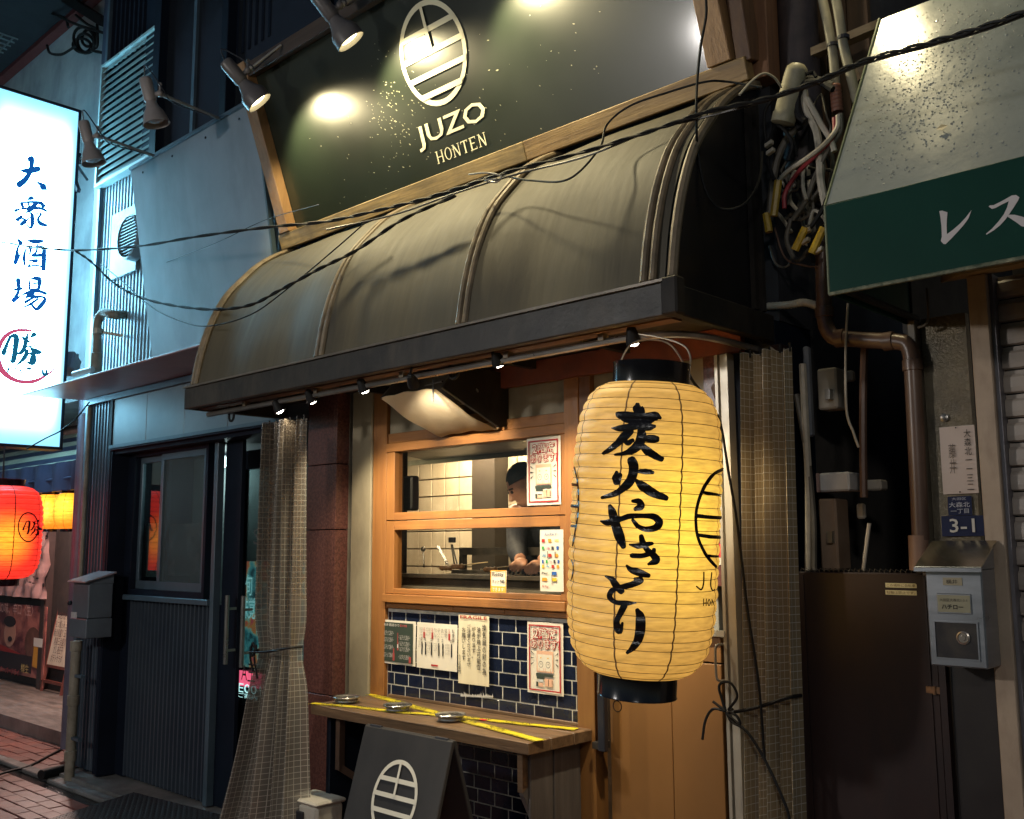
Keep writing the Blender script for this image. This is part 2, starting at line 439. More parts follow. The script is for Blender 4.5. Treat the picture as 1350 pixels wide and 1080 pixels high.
brush([[(345,628,6),(400,602,34),(435,605,14)], [(275,668,26),(300,730,24)], [(280,660,14),(400,652,20),(520,665,28),(562,702,34)], [(365,665,16),(380,730,20)],
       [(470,670,30),(400,740,40),(340,790,14)], [(200,765,28),(260,745,14),(400,735,28),(520,735,24),(600,770,18)], [(280,835,18),(225,880,34)],
       [(225,880,18),(290,865,14),(320,900,34),(275,940,32)], [(330,900,18),(420,830,10),(500,795,14),(530,810,18),(490,870,22),(520,930,34),(595,955,24)],
       [(385,790,14),(415,830,28),(415,930,34),(390,990,18),(330,930,9)]], (0,200,9.8125), lp, ink, lb, 'brush_character', wm=1.75)
brush([[(210,140,14),(245,185,34)], [(235,195,18),(205,260,18),(200,350,36),(180,430,24),(220,360,14),(260,290,7)], [(325,155,10),(400,165,34),(500,165,24)],
       [(300,265,14),(285,350,24),(290,440,18)], [(300,265,10),(400,235,14),(510,245,28),(520,330,34),(515,490,34)], [(370,230,20),(350,320,14)],
       [(440,205,14),(430,290,18),(380,335,18),(480,330,28)], [(345,390,14),(440,395,24),(380,420,10),(330,465,14),(420,450,14),(510,470,14)]], (0,300,9), lp, ink, lb, 'brush_character', wm=1.75)
brush([[(215,625,36),(220,740,24),(200,800,24),(155,875,28),(260,800,9)], [(140,745,10),(250,725,24)], [(345,630,14),(350,730,18)],
       [(370,610,14),(440,605,34),(470,640,34),(455,740,20)], [(390,670,12),(440,660,14)], [(370,735,12),(450,725,12)], [(270,795,14),(350,770,28),(450,755,24),(540,785,24)],
       [(370,790,46),(310,830,18)], [(360,790,28),(380,820,28),(500,825,18),(530,860,28),(480,930,34),(425,970,24),(360,900,18)], [(400,830,18),(300,885,24)],
       [(440,855,18),(340,920,18),(265,950,8)]], (0,300,9), lp, ink, lb, 'brush_character', wm=1.75)
SHO = [[(140,270,26),(90,380,28),(50,490,42)], [(140,265,22),(210,245,36),(230,300,48),(215,450,42),(185,600,42),(145,600,14)], [(90,410,10),(190,385,12)], [(85,480,8),(190,440,12)],
       [(310,260,14),(355,300,36)], [(390,220,14),(370,310,32),(340,420,34),(290,490,30),(230,500,14)], [(480,230,42),(430,270,10)], [(380,330,24),(450,320,8)],
       [(350,410,14),(515,383,10)], [(420,405,10),(480,460,42),(550,480,38),(600,480,8)], [(380,460,28),(350,550,38),(240,665,12)], [(390,500,10),(460,510,38),(465,590,56),(450,630,46),(385,630,14)]]
brush(SHO+[[(110,690,14),(105,760,14)], [(180,685,12),(120,730,10),(180,770,12)], [(205,720,16),(215,716,16)], [(285,730,12),(250,780,10)], [(285,730,12),(305,775,12)],
       [(380,710,20),(430,710,20)], [(410,715,12),(410,800,12)], [(470,790,6),(480,785,8)], [(520,800,12),(545,790,8)], [(600,740,18),(610,790,24),(650,795,24),(655,740,18)]],
      (0,420,10.8), lp, ink2, lb, 'brush_emblem', off=.003, wm=1.9)
ring = [(440,170,30),(330,165,42),(200,180,46),(90,240,54),(20,330,62),(-30,450,70),(-30,600,80),(20,730,80),(110,820,64),(220,880,54),(350,905,52),(480,895,52),(570,860,44),(650,810,34),(740,750,22),(790,680,12),(800,600,5)]
brush([ring], (0,420,10.8), lp, emis('pink_ink', (.40,.055,.12), 1., (.45,.05,.09)), lb, 'ring', off=.0012, wm=1.15)
mk('bracket', G().bar((LX-.1, LY1, 4.62), (LX+.05, .0, 4.45), .03, .03).bar((LX-.1, LY1, 2.8), (LX-.1, .45, 2.8), .04, .04).bar((LX-.1, LY1, 4.8), (LX-.1, .5, 4.8), .04, .04), m_frame, lb)

def lantern(name, label, C0, Rad, H, mp, mh, ms, capr, group=None, hoops=20, tilt=None, capm=None, pts=8, light_=None, shape=None, seg=64, maxpart=40, ph0=0.):
    t = thing(name, label, 'lantern', C0, group)
    C0 = Vector(C0); Z = Vector((0,0,1)) if tilt is None else Vector(tilt).normalized()
    X = Vector((1,0,0)); X = (X-Z*X.dot(Z)).normalized(); Y = Z.cross(X)
    def rad(u):  # u 0 bottom..1 top
        s = abs(2*u-1)
        k = (max(0, 1-s**4.6))**.5 if shape is None else shape(u)
        return capr+(Rad-capr)*k
    prof = []; n = hoops*4
    tb_ = [0.]; NN = 800
    for i in range(NN):
        tb_.append(tb_[-1]+math.hypot(rad((i+1)/NN)-rad(i/NN), H/NN))
    def uof(f):
        L_ = f*tb_[-1]; k = 0
        while k < NN and tb_[k+1] < L_: k += 1
        k = min(k, NN-1); return (k+(L_-tb_[k])/max(1e-9, tb_[k+1]-tb_[k]))/NN
    jr = random.Random(int(Rad*9999)); hj = [0.]+[jr.uniform(-.16, .16) for _ in range(hoops-1)]+[0.]; hd = [jr.uniform(.7, 1.4) for _ in range(hoops+1)]
    def jit(q): k = min(int(q), hoops-1); f = q-k; return (k+hj[k]*(1-f)+hj[k+1]*f+f)/hoops
    for i in range(n+1):
        u = uof(jit(i/4)); ph = (i % 4)/4
        pr = rad(u)+(0.022*Rad*hd[i//4]*math.sin(math.pi*ph) if 0 < i < n else 0)
        prof.append((pr, (u-.5)*H))
    pa = mk('paper', G().lathe(C0, prof, seg, X, Y, Z, cap=False), mp, t, smooth='all')
    for i in range(1, hoops):
        u = uof(jit(i)); r = rad(u)+.0008
        ring = [C0+Z*((u-.5)*H)+(X*math.cos(a)+Y*math.sin(a))*r for a in [2*math.pi*k/40 for k in range(40)]]
        mk('hoop', G().tube(ring, Rad*.0046, 5, closed=True), mh, t)
    for k in range(pts):
        a = 2*math.pi*(k+ph0)/pts
        line = []
        for i in range(n+1):
            u = uof(jit(i/4)); line.append(C0+Z*((u-.5)*H)+(X*math.cos(a)+Y*math.sin(a))*(prof[i][0]+.0006))
        dx = (X*-math.sin(a)+Y*math.cos(a))
        rows = [[p-dx*Rad*.011, p+dx*Rad*.011] for p in line]
        mk('seam', G().strip(rows), ms, t)
    ch = H*.075
    for s, nm in ((1, 'top_rim'), (-1, 'bottom_rim')):
        g = G(); z0 = s*(H/2-.004); z1 = z0+s*ch; r = capr*1.03
        g.lathe(C0, [(r*.93, z0), (r, z0), (r*1.0, z1), (r*1.02, z1+s*.004), (r*.93, z1+s*.004), (r*.93, z0)], 40, X, Y, Z, cap=False)
        if s < 0: g.lathe(C0, [(.001, z1+.004), (r*.95, z1+.002), (r*.95, z1)], 40, X, Y, Z, cap=False)
        mk(nm, g, capm, t, smooth=True)
    return t, pa, X, Y, Z
m_cap = mat('lacquer_black', (.008,.009,.012), rough=.18, rvar=.05)
def lantmat(name, base, em, s, top=None, zc=0, zr=.3, bright=None, bs=0, bc=None, br=.2):
    m = mat(name, base, tuple(x*.85 for x in base), rough=.45, scale=10, stretch=(1,1,6), emit=em, es=s, bump=.2, bscale=60)
    n = m.node_tree.nodes; L = m.node_tree.links; b = n['Principled BSDF']
    if bc is not None:   # glow of the bulb seen through the paper
        geo = n.new('ShaderNodeNewGeometry'); vd = n.new('ShaderNodeVectorMath'); vd.operation = 'DISTANCE'; vd.inputs[1].default_value = bc
        L.new(geo.outputs['Position'], vd.inputs[0])
        mr = n.new('ShaderNodeMapRange'); mr.interpolation_type = 'SMOOTHSTEP'; mr.inputs[1].default_value = br[0]; mr.inputs[2].default_value = br[1]; mr.inputs[3].default_value = 1; mr.inputs[4].default_value = 0
        L.new(vd.outputs['Value'], mr.inputs[0])
        mx = n.new('ShaderNodeMix'); mx.data_type = 'RGBA'; mx.inputs[6].default_value = (*em, 1); mx.inputs[7].default_value = (*bright, 1)
        L.new(mr.outputs[0], mx.inputs[0]); L.new(mx.outputs[2], b.inputs['Emission Color'])
        m2 = n.new('ShaderNodeMapRange'); m2.inputs[3].default_value = s; m2.inputs[4].default_value = bs
        L.new(mr.outputs[0], m2.inputs[0])
        mp = n.new('ShaderNodeMapping'); mp.inputs['Scale'].default_value = (9, 9, 60); L.new(geo.outputs['Position'], mp.inputs['Vector'])
        nn = n.new('ShaderNodeTexNoise'); nn.inputs['Scale'].default_value = 1.6; nn.inputs['Detail'].default_value = 8; nn.inputs['Roughness'].default_value = .7; L.new(mp.outputs[0], nn.inputs['Vector'])
        m3 = n.new('ShaderNodeMapRange'); m3.inputs[1].default_value = .3; m3.inputs[2].default_value = .7; m3.inputs[3].default_value = .62; m3.inputs[4].default_value = 1.28; L.new(nn.outputs['Fac'], m3.inputs[0])
        m4 = n.new('ShaderNodeMath'); m4.operation = 'MULTIPLY'; L.new(m2.outputs[0], m4.inputs[0]); L.new(m3.outputs[0], m4.inputs[1]); L.new(m4.outputs[0], b.inputs['Emission Strength'])
    return m
# red lantern below the sign box
rc = Fx(-1, 702, LX); RLC = Vector((LX, rc.y, rc.z))
mr_ = lantmat('red_paper', (.7,.05,.03), (1,.035,.02), 1.0, bright=(1,.32,.02), bs=1.6, bc=tuple(RLC+Vector((.26,-.04,-.05))), br=(.02,.26))
rl, rpa, *_ = lantern('red_lantern', 'large red paper lantern with round crest hanging under the lit sign box', RLC, .285, .68, mr_, flat('red_hoop', (.25,.01,.01)), flat('dark_red_seam', (.12,.005,.01)), .15, hoops=20, capm=m_cap, seg=48)
def bvhproj(ob):
    bm = bmesh.new(); bm.from_mesh(ob.data); bv = BVHTree.FromBMesh(bm); off = wloc(ob); last = [None]
    def pr(a, b):
        d = ray(a, b).normalized(); h = bv.ray_cast(CAM-off, d)
        if h[0] is None:
            h = bv.find_nearest(CAM-off+d*((off-CAM).length))
        N = h[1] if h[1].dot(d) < 0 else -h[1]
        c = (h[0]); ax = Vector((c.x, c.y, 0)).normalized()
        return h[0]+off+ax*.001, N
    return pr
rp = bvhproj(rpa)
brush([[(37+13*math.cos(a), 695+19*math.sin(a), 1.6) for a in [2*math.pi*k/16 for k in range(17)]]], (0,0,1), rp, flat('crest_dark', (.06,.0,.02)), rl, 'crest_ring', across=2)
brush([[(x/22+28, y/22+676, w_/17) for x, y, w_ in st] for st in SHO], (0,0,1), rp, flat('crest_dark', (.06,.0,.02)), rl, 'crest_character', off=.002, across=2, n=3)
mk('cord', G().tube([(LX, RLC.y+.0, RLC.z+.37), (LX, RLC.y, LZ0)], .006, 6), m_frame, rl)
# yellow lanterns
my_ = lantmat('amber_paper', (.8,.35,.05), (1,.22,.01), 1.3, bright=(1,.62,.03), bs=2.2, bc=(-9.0,.35,1.99), br=(.05,.25))
YL = []
for i, (px, lab) in enumerate(((92, 'yellow lantern under the bar canopy, rightmost beside the drain pipe'), (66, 'yellow lantern under the bar canopy, next to the red lantern edge'), (45, 'yellow lantern mostly hidden behind the big red lantern'))):
    p = F(px, 674+i, .38)
    mm = lantmat('amber_paper_%s' % 'abc'[i], (.8,.35,.05), (1,.26,.015), .95, bright=(1,.62,.04), bs=1.5, bc=tuple(p+Vector((.08,-.1,.05))), br=(.03,.2))
    lantern('yellow_lantern', lab, p, .128, .30, mm, flat('amber_hoop', (.5,.16,.01)), flat('red_seam', (.45,.03,.01)), .07, 'yellow lanterns under the canopy', hoops=8, capm=m_cap, seg=28, shape=lambda u: max(0, 1-abs(2*u-1)**2.6)**.55)
# banners and posters of the bar
def sheet(g, TL, BR, y, d=.004, wav=0.):
    a = F(*TL, y); b = F(*BR, y); return a.x, b.x, a.z, b.z
bn = thing('banner', 'crinkled pinkish menu banner hanging behind the red lantern', 'banner', F(40, 700, 1.15))
x1 = F(66, 700, 1.15).x; z1 = F(64, 612, 1.15).z; z0 = F(62, 790, 1.15).z
rows = []
for i in range(31):
    rows.append([Vector((x1-1.6+1.6*i/30, 1.15+.02*math.sin(i*1.3+k*.9)+.012*math.sin(i*.5-k*1.7), z1+(z0-z1)*k/20)) for k in range(21)])
mk('sheet', G().strip(rows), mat('crinkled_silver', (.75,.45,.42), (.55,.30,.28), rough=.35, scale=3), bn, smooth='all')
text('ドリンク\nメニュー', F(33, 770, 1.12), (.36,0,0), (0,0,.30), flat('black_print', (.02,.015,.015)), bn)
text('飲み放題', F(40, 640, 1.12), (.25,0,0), (0,0,.07), flat('black_print', (.02,.015,.015)), bn)
bp_ = thing('beer_poster', 'dark red poster of laughing drinkers with beer, taped to the bar front', 'poster', F(30, 850, 1.18))
x1 = F(59, 850, 1.18).x; z1 = F(58, 800, 1.18).z; z0 = F(58, 897, 1.18).z; W = 1.5; Hh = z1-z0
mk('sheet', G().box(x1-W, x1, 1.18, 1.19, z0, z1), mat('poster_red', (.45,.16,.13), (.12,.03,.04), rough=.4, scale=3.2, contrast=(.42,.58)), bp_)
def disc(c, rx, rz, y, n=20): return [Vector((c[0]+rx*math.cos(2*math.pi*k/n), y, c[1]+rz*math.sin(2*math.pi*k/n))) for k in range(n)]
sk = flat('print_skin', (.55,.28,.20)); dk = flat('print_dark', (.03,.02,.025)); am = flat('print_amber', (.65,.30,.04)); wh = flat('print_white', (.75,.70,.62))
fc = F(12, 835, 1.17); f2 = F(38, 845, 1.17)
mk('face_print', G().prism(disc((fc.x, fc.z), .17, .15, 1.176), (0,.002,0)), sk, bp_)
mk('cap_print', G().prism(disc((fc.x-.01, fc.z+.13), .175, .06, 1.172), (0,.002,0)), dk, bp_)
mk('mouth_print', G().prism(disc((fc.x+.03, fc.z-.06), .06, .03, 1.170), (0,.002,0)), dk, bp_)
mk('shirt_print', G().prism([(fc.x-.35,1.175,fc.z-.13),(fc.x+.33,1.175,fc.z-.2),(fc.x+.4,1.175,fc.z-.36),(fc.x-.45,1.175,fc.z-.36)], (0,.002,0)), flat('print_red', (.35,.03,.03)), bp_)
mk('person_print', G().prism(disc((f2.x+.1, f2.z-.02), .22, .17, 1.173), (0,.002,0)), mat('print_brown', (.10,.04,.03), (.2,.08,.06), rough=.5, scale=12), bp_)
mk('glass_print', G().prism([(x1-.28,1.171,z0+.12),(x1-.08,1.171,z0+.1),(x1-.04,1.171,z0+.4),(x1-.26,1.171,z0+.4)], (0,.002,0)), am, bp_)
mk('foam_print', G().prism([(x1-.27,1.169,z0+.33),(x1-.04,1.169,z0+.33),(x1-.03,1.169,z0+.42),(x1-.27,1.169,z0+.42)], (0,.001,0)), wh, bp_)
mk('strip_print', G().box(x1-W, x1-.3, 1.172, 1.174, z0+.04, z0+.22), dk, bp_)
text('スーパードライ', F(0, 886, 1.165), (.55,0,0), (0,0,.07), flat('print_pink', (.7,.12,.12)), bp_)
text('の味、辛口〈生〉', F(0, 808, 1.165), (.95,0,0), (0,0,.12), flat('print_rose', (.75,.45,.40)), bp_)
text('樽生', F(27, 886, 1.165), (.22,0,0), (0,0,.09), flat('print_gold', (.8,.55,.2)), bp_)
# A frame menu board on the deck
am_ = thing('menu_stand', 'red framed A shaped menu stand on the deck of the neighbouring bar', 'menu board', Fz(67, 915, .125))
m_rw = wood('red_wood', (.20,.05,.035), (.12,.03,.02), 'z', rough=.4)
q0, q1 = Fz(54, 911, .125), Fz(81, 917, .125); q1.y = q0.y = (q0.y+q1.y)/2-.0
up = F(82, 800, q0.y+.1).z; T0 = Vector((q0.x+.06, q0.y+.12, up)); T1 = Vector((q1.x+.06, q1.y+.12, up))
mk('leg', G().bar(q0, T0, .03, .03), m_rw, am_); mk('leg', G().bar(q1, T1, .03, .03), m_rw, am_)
mk('leg', G().bar(q0+Vector((0,.35,0)), T0+Vector((0,.03,0)), .03, .03), m_rw, am_); mk('leg', G().bar(q1+Vector((0,.35,0)), T1+Vector((0,.03,0)), .03, .03), m_rw, am_)
def lerp(a, b, t): return Vector(a)*(1-t)+Vector(b)*t
mk('crossbar', G().bar(lerp(q0,T0,.12), lerp(q1,T1,.12), .025, .03).bar(lerp(q0,T0,.3), lerp(q1,T1,.3), .025, .03).bar(T0, T1, .03, .03), m_rw, am_)
B = [lerp(q0,T0,.31), lerp(q1,T1,.31), lerp(q1,T1,.99), lerp(q0,T0,.99)]
mk('board', G().prism([p+Vector((0,-.012,0)) for p in B], (0,.008,0)), mat('cream_board', (.72,.62,.48), (.6,.5,.38), rough=.6), am_)
text('本日のおすすめ\nもつ煮込み 三八〇\n焼き鳥盛り 五八〇\n刺身三点盛り\nだし巻玉子\nポテトサラダ', B[0]+Vector((.05,-.02,.04)), (B[1]-B[0])*.8, (B[3]-B[0])*.86, flat('ink_brown', (.10,.03,.03)), am_)

bl_t = thing('bar_fill_lamp', 'added round fill lamp under the fabric canopy of the neighbouring bar', 'lamp', (-9.6, .75, 2.3))  # added lamp, hidden under the canopy, to brighten the dark bar front
mk('globe', G().ball((-9.6, .75, 2.3), .07, 16), emis('globe_light', (1,.80,.70), 6), bl_t, smooth='all')
mk('stem', G().tube([(-9.6, .75, 2.36), (-9.6, .75, 2.45)], .012, 8), m_frame, bl_t)
l_ = light('bar_fill_light', 'POINT', (-9.6, .75, 2.2), 140, (1, .72, .62), .08); l_.parent = bl_t; l_.location = Vector((0, 0, -.12))

# ================================================================ navy metal clad building
m_nv = mat('navy_cladding', (.10,.13,.16), (.07,.09,.12), rough=.38, metal=.3, scale=3, rvar=.12)
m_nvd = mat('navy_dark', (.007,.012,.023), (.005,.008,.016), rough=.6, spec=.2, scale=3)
m_fas = mat('fascia_panel', (.20,.24,.26), (.15,.18,.20), rough=.4, metal=.2, scale=2, rvar=.12)
m_alu = mat('grey_aluminium', (.11,.155,.19), (.08,.12,.15), rough=.4, metal=.3, scale=4)
m_cream = mat('pale_metal', (.55,.52,.44), (.42,.40,.34), rough=.45, scale=6)
nb = thing('navy_building', 'two storey shop building clad in navy corrugated metal beside the lit sign box', 'building', (-6, .3, 0))
X0, X1 = -7.36, -4.40
def part(name, g, m, **k): return mk(name, g, m, nb, **k)
ZT = 9.0
part('wall', G().box(X0, X1, .06, 3, 2.68, ZT).box(X0, -6.93, .06, 3, .04, 2.68), m_nvd)
def ribs(x0, x1, z0, z1, y, pitch, dep, wd=.55):
    g = G(); n = max(1, int(round((x1-x0)/pitch))); p = (x1-x0)/n
    for i in range(n): 
        a = x0+i*p; w_ = p*wd
        g.prism([(a, y, z0), (a+w_*.2, y-dep, z0), (a+w_*.8, y-dep, z0), (a+w_, y, z0)], (0, 0, z1-z0))
    g.box(x0, x1, y, y+.01, z0, z1); return g
part('corrugated_siding', ribs(X0+.012, -4.85, 2.72, F(170, 219, -.04).z-.03, .03, .052, .022), mat('pale_siding', (.30,.38,.42), (.22,.28,.32), rough=.4, metal=.2, scale=2))
part('corrugated_siding', ribs(X0+.012, -5.0, 4.75, ZT, .03, .075, .025), m_nvd, label='dark ribbed upper siding')
part('corrugated_siding', ribs(X0+.04, -6.97, .06, 2.70, .03, .052, .022), m_nv)
part('corner_trim', G().box(X0-.015, X0+.03, -.02, .06, .05, ZT), m_alu, bev=.003)
part('corner_trim', G().box(-6.965, -6.92, -.02, .06, .06, 2.66), m_nvd, bev=.003)
# copper coloured flat canopy
pc0, pc1 = Fz(27, 522, 2.70), Fz(271, 457, 2.70)
part('canopy_plate', G().prism([(pc0.x, pc0.y, 2.70), (-4.45, pc0.y, 2.70), (-4.45, .0, 2.70), (X0-.02, .0, 2.70)], (0,0,.012)), mat('copper_plate', (.46,.30,.27), (.36,.24,.22), rough=.34, metal=.5, scale=3, rvar=.08), bev=.002)
part('drip_edge', G().box(X0, -4.45, -.035, .0, 2.655, 2.697), m_alu)
# fascia panels
fx = [F(p, 560, -.01).x for p in (140, 193, 243, 300, 346)]
fx[0] = -6.92; fx[-1] = -4.42
for a, b in zip(fx[:-1], fx[1:]): part('fascia_panel', G().box(a+.003, b-.003, -.012, .02, 2.325, 2.653), m_fas, bev=.002)
part('fascia_backing', G().box(-6.92, -4.42, .021, .3, 2.31, 2.68), m_nvd)
part('lintel', G().box(-6.92, -4.42, -.03, .25, 2.285, 2.322), m_nvd, bev=.003)
part('lintel_edge', G().box(-6.92, -4.42, -.036, -.03, 2.30, 2.322), m_alu)
# recess with sliding window
YR = .11
part('jamb', G().box(-6.93, -6.90, -.015, YR, .05, 2.285), m_nvd)
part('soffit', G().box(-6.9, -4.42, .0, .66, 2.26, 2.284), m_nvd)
wx0, wx1 = F(176, 700, YR).x, F(275, 700, YR).x; wz1, wz0 = F(225, 592, YR).z, F(225, 783, YR).z
xr = F(284, 900, YR).x
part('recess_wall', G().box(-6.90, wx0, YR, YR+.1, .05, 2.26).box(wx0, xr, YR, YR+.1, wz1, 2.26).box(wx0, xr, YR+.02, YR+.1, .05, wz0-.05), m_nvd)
part('post', G().box(xr-.055, xr-.012, YR-.03, YR+.02, .05, 2.26), m_alu, bev=.003)
part('dado_panel', ribs(wx0+.01, xr-.08, .06, wz0-.06, YR+.018, .052, .024, .5), mat('dado_metal', (.09,.115,.145), (.07,.09,.12), rough=.32, metal=.4, scale=2))
part('window_sill', G().box(wx0-.02, xr-.05, YR-.05, YR+.03, wz0-.055, wz0-.02), m_alu, bev=.003)
wf = part('window_frame', G().box(wx0, wx1, YR-.02, YR+.06, wz1-.03, wz1).box(wx0, wx1, YR-.02, YR+.06, wz0-.02, wz0+.02).box(wx0, wx0+.03, YR-.02, YR+.06, wz0+.02, wz1-.03).box(wx1-.03, wx1, YR-.02, YR+.06, wz0+.02, wz1-.03), m_nvd)
xm = F(213, 700, YR).x
m_gl = glass('window_glass', (.55,.62,.62), .10, .015)
for a, b, yy in ((wx0+.03, xm+.03, YR+.03), (xm-.02, wx1-.03, YR)):
    s = .035
    part('sash', G().box(a, b, yy-.012, yy+.012, wz1-.03-s*1.2, wz1-.03).box(a, b, yy-.012, yy+.012, wz0+.02, wz0+.02+s*1.6).box(a, a+s, yy-.012, yy+.012, wz0+.02+s*1.6, wz1-.03-s*1.2).box(b-s, b, yy-.012, yy+.012, wz0+.02+s*1.6, wz1-.03-s*1.2), m_alu, bev=.002)
    part('pane' if yy > YR else 'fly_screen', G().box(a+s, b-s, yy-.003, yy+.003, wz0+.02+s*1.6, wz1-.03-s*1.2), m_gl if yy > YR else mat('fly_screen', (.10,.13,.13), (.08,.10,.10), rough=.8, alpha=.55, spec=.15))
# dim room behind with curtains and pasted posters
part('room_back', G().box(-6.9, -4.75, .62, .66, .04, 2.26).box(-4.75, -4.71, .42, .66, .04, 2.26).box(-4.71, -4.42, .42, .46, .04, 2.26), mat('room_grey', (.25,.30,.30), (.18,.22,.22), rough=.7, scale=2))
xa, xb = F(180, 700, YR+.08).x, F(212, 700, YR+.08).x
part('blind', G().box(xa, xb+.05, YR+.085, YR+.09, wz0+.1, F(200, 690, YR+.08).z), mat('blind_white', (.62,.68,.66), (.5,.55,.54), rough=.7))
xa, xb = F(222, 700, YR+.06).x, F(268, 700, YR+.06).x
part('window_poster', G().box(xa, xb, YR+.065, YR+.07, wz0+.12, F(240, 690, YR).z), mat('mottled_poster', (.22,.28,.27), (.48,.55,.50), rough=.5, scale=5, contrast=(.5,.62)))
rl_ = light('room_fill_light', 'POINT', (-6.3, .5, 2.1), 5, (.72, .95, .95), .08); rl_.parent = nb; rl_.location = Vector((-6.3, .5, 2.1))-nb.location  # added light and globe to brighten the dim room, no lamp seen there
part('room_fill_lamp', G().ball((-6.3, .5, 2.2), .05, 12), emis('room_fill_bulb', (.72,.95,.95), 3))
# door
dx0, dx1 = xr, -4.42
part('door_stile', G().box(dx0, F(309, 800, YR).x, YR+.02, YR+.05, .05, 2.26), m_nvd, bev=.003)
gd0, gd1 = F(316, 800, .34).x, -4.42
dr = part('glass_door', G().box(gd0, gd0+.035, .32, .36, .06, 2.22).box(gd1-.04, gd1, .32, .36, .06, 2.22).box(gd0+.035, gd1-.04, .32, .36, 2.10, 2.22).box(gd0+.035, gd1-.04, .32, .36, .06, .62), m_nvd, bev=.002)
mk('pane', G().box(gd0+.035, gd1-.04, .337, .343, .62, 2.10), m_gl, dr)
mp_ = emis('poster_glow', (.25,.55,.55), .55, (.3,.4,.4))
n_ = mp_.node_tree.nodes; L_ = mp_.node_tree.links
no = n_.new('ShaderNodeTexNoise'); no.inputs['Scale'].default_value = 9; no.inputs['Detail'].default_value = 4; ge = n_.new('ShaderNodeNewGeometry'); L_.new(ge.outputs['Position'], no.inputs['Vector'])
rr = n_.new('ShaderNodeValToRGB'); cs = [(.38,(.03,.10,.12)),(.46,(.10,.42,.45)),(.53,(.35,.60,.48)),(.58,(.75,.30,.08)),(.66,(.7,.12,.14))]
while len(rr.color_ramp.elements) < 5: rr.color_ramp.elements.new(.5)
for e, (p_, c_) in zip(rr.color_ramp.elements, cs): e.position = p_; e.color = (*c_, 1)
L_.new(no.outputs['Fac'], rr.inputs[0]); L_.new(rr.outputs[0], n_['Principled BSDF'].inputs['Emission Color'])
yq = .36
a, b = F(317, 740, yq), F(317, 878, yq)
mk('lit_poster', G().box(a.x+.03, gd1-.05, yq, yq+.01, b.z, a.z), mp_, dr)
text('旬\n味覚', F(318, 815, .353), (.16,0,0), (0,0,.28), emis('print_glow', (.5,.95,.95), .9), dr)
text('Si', F(334, 718, .333), (.10,0,0), (0,0,.10), flat('white_vinyl', (.75,.75,.72)), dr)
a, b = F(316, 882, yq), F(316, 902, yq)
mk('pink_sticker', G().box(a.x, a.x+.4, .322, .326, b.z, a.z), emis('pink_glow', (.8,.12,.22), .8), dr)
text('A王', F(318, 897, .318), (.16,0,0), (0,0,.11), flat('white_vinyl', (.75,.75,.72)), dr)
text('E001', F(314, 912, .318), (.26,0,0), (0,0,.055), emis('print_glow', (.5,.95,.95), .9), dr)
text('ご案内', F(314, 919, .318), (.22,0,0), (0,0,.03), emis('print_glow', (.5,.95,.95), .9), dr)
for (a, b, c) in ((300, 785, 876), (321, 786, 880)):
    p, q = F(a, b, .06), F(a-2, c, .06); mk('handle', G().tube([(p.x, .06, p.z), (p.x, .06, q.z)], .014, 10).bar((p.x, .06, p.z-.08), (p.x, .12, p.z-.08), .015, .015).bar((p.x, .06, q.z+.08), (p.x, .12, q.z+.08), .015, .015), mat('handle_metal', (.35,.34,.31), (.28,.27,.25), rough=.3, metal=.8), dr, smooth=True)
# louvre box, tall upper window
lx0, lx1 = F(132, 165, -.04).x, F(207, 130, -.04).x; lz0, lz1 = F(170, 219, -.04).z, F(170, 64, -.04).z
m_lv = mat('louvre_teal', (.40,.52,.52), (.22,.32,.33), rough=.45, scale=3)
g = G().box(lx0-.025, lx0, -.05, .03, lz0-.025, lz1+.025).box(lx1, lx1+.02, -.05, .03, lz0-.025, lz1+.025).box(lx0, lx1, -.05, .03, lz1, lz1+.02).box(lx0, lx1, -.05, .03, lz0-.025, lz0)
part('louvre_frame', g, m_lv)
N_ = 17
for k in range(N_):
    z = lz0+(lz1-lz0)*(k+.5)/N_; h = (lz1-lz0)/N_
    part('louvre_slat', G().prism([(lx0, -.045, z-h*.5), (lx0, -.04, z-h*.45), (lx0, -.005, z+h*.62), (lx0, -.014, z+h*.62)], (lx1-lx0, 0, 0)), m_lv)
part('louvre_back', G().box(lx0, lx1, .012, .03, lz0, lz1), m_nvd)
ux0, ux1 = F(222, 120, .02).x, F(305, 80, .02).x
uz0 = F(240, 195, .02).z; uz1 = 6.2
part('upper_window_frame', G().box(ux0-.1, ux0, -.06, .03, uz0, uz1).box(ux1, ux1+.08, -.06, .03, uz0, uz1).box(ux0, ux1, -.06, .03, uz0-.06, uz0).box(ux0-.28, ux0-.12, -.03, .03, uz0, uz1), m_nvd, bev=.004)
part('upper_pane', G().box(ux0, ux1, .0, .012, uz0, uz1), mat('dark_pane', (.02,.024,.03), rough=.15, rvar=.02))
part('upper_sash', G().box(ux0+.95*(ux1-ux0)*.5, ux0+.97*(ux1-ux0)*.5+.03, -.02, .0, uz0, uz1), m_alu)
part('second_pane', G().box(ux1+.08, -4.45, .01, .02, uz0, uz1), mat('dark_pane', (.02,.024,.03)))
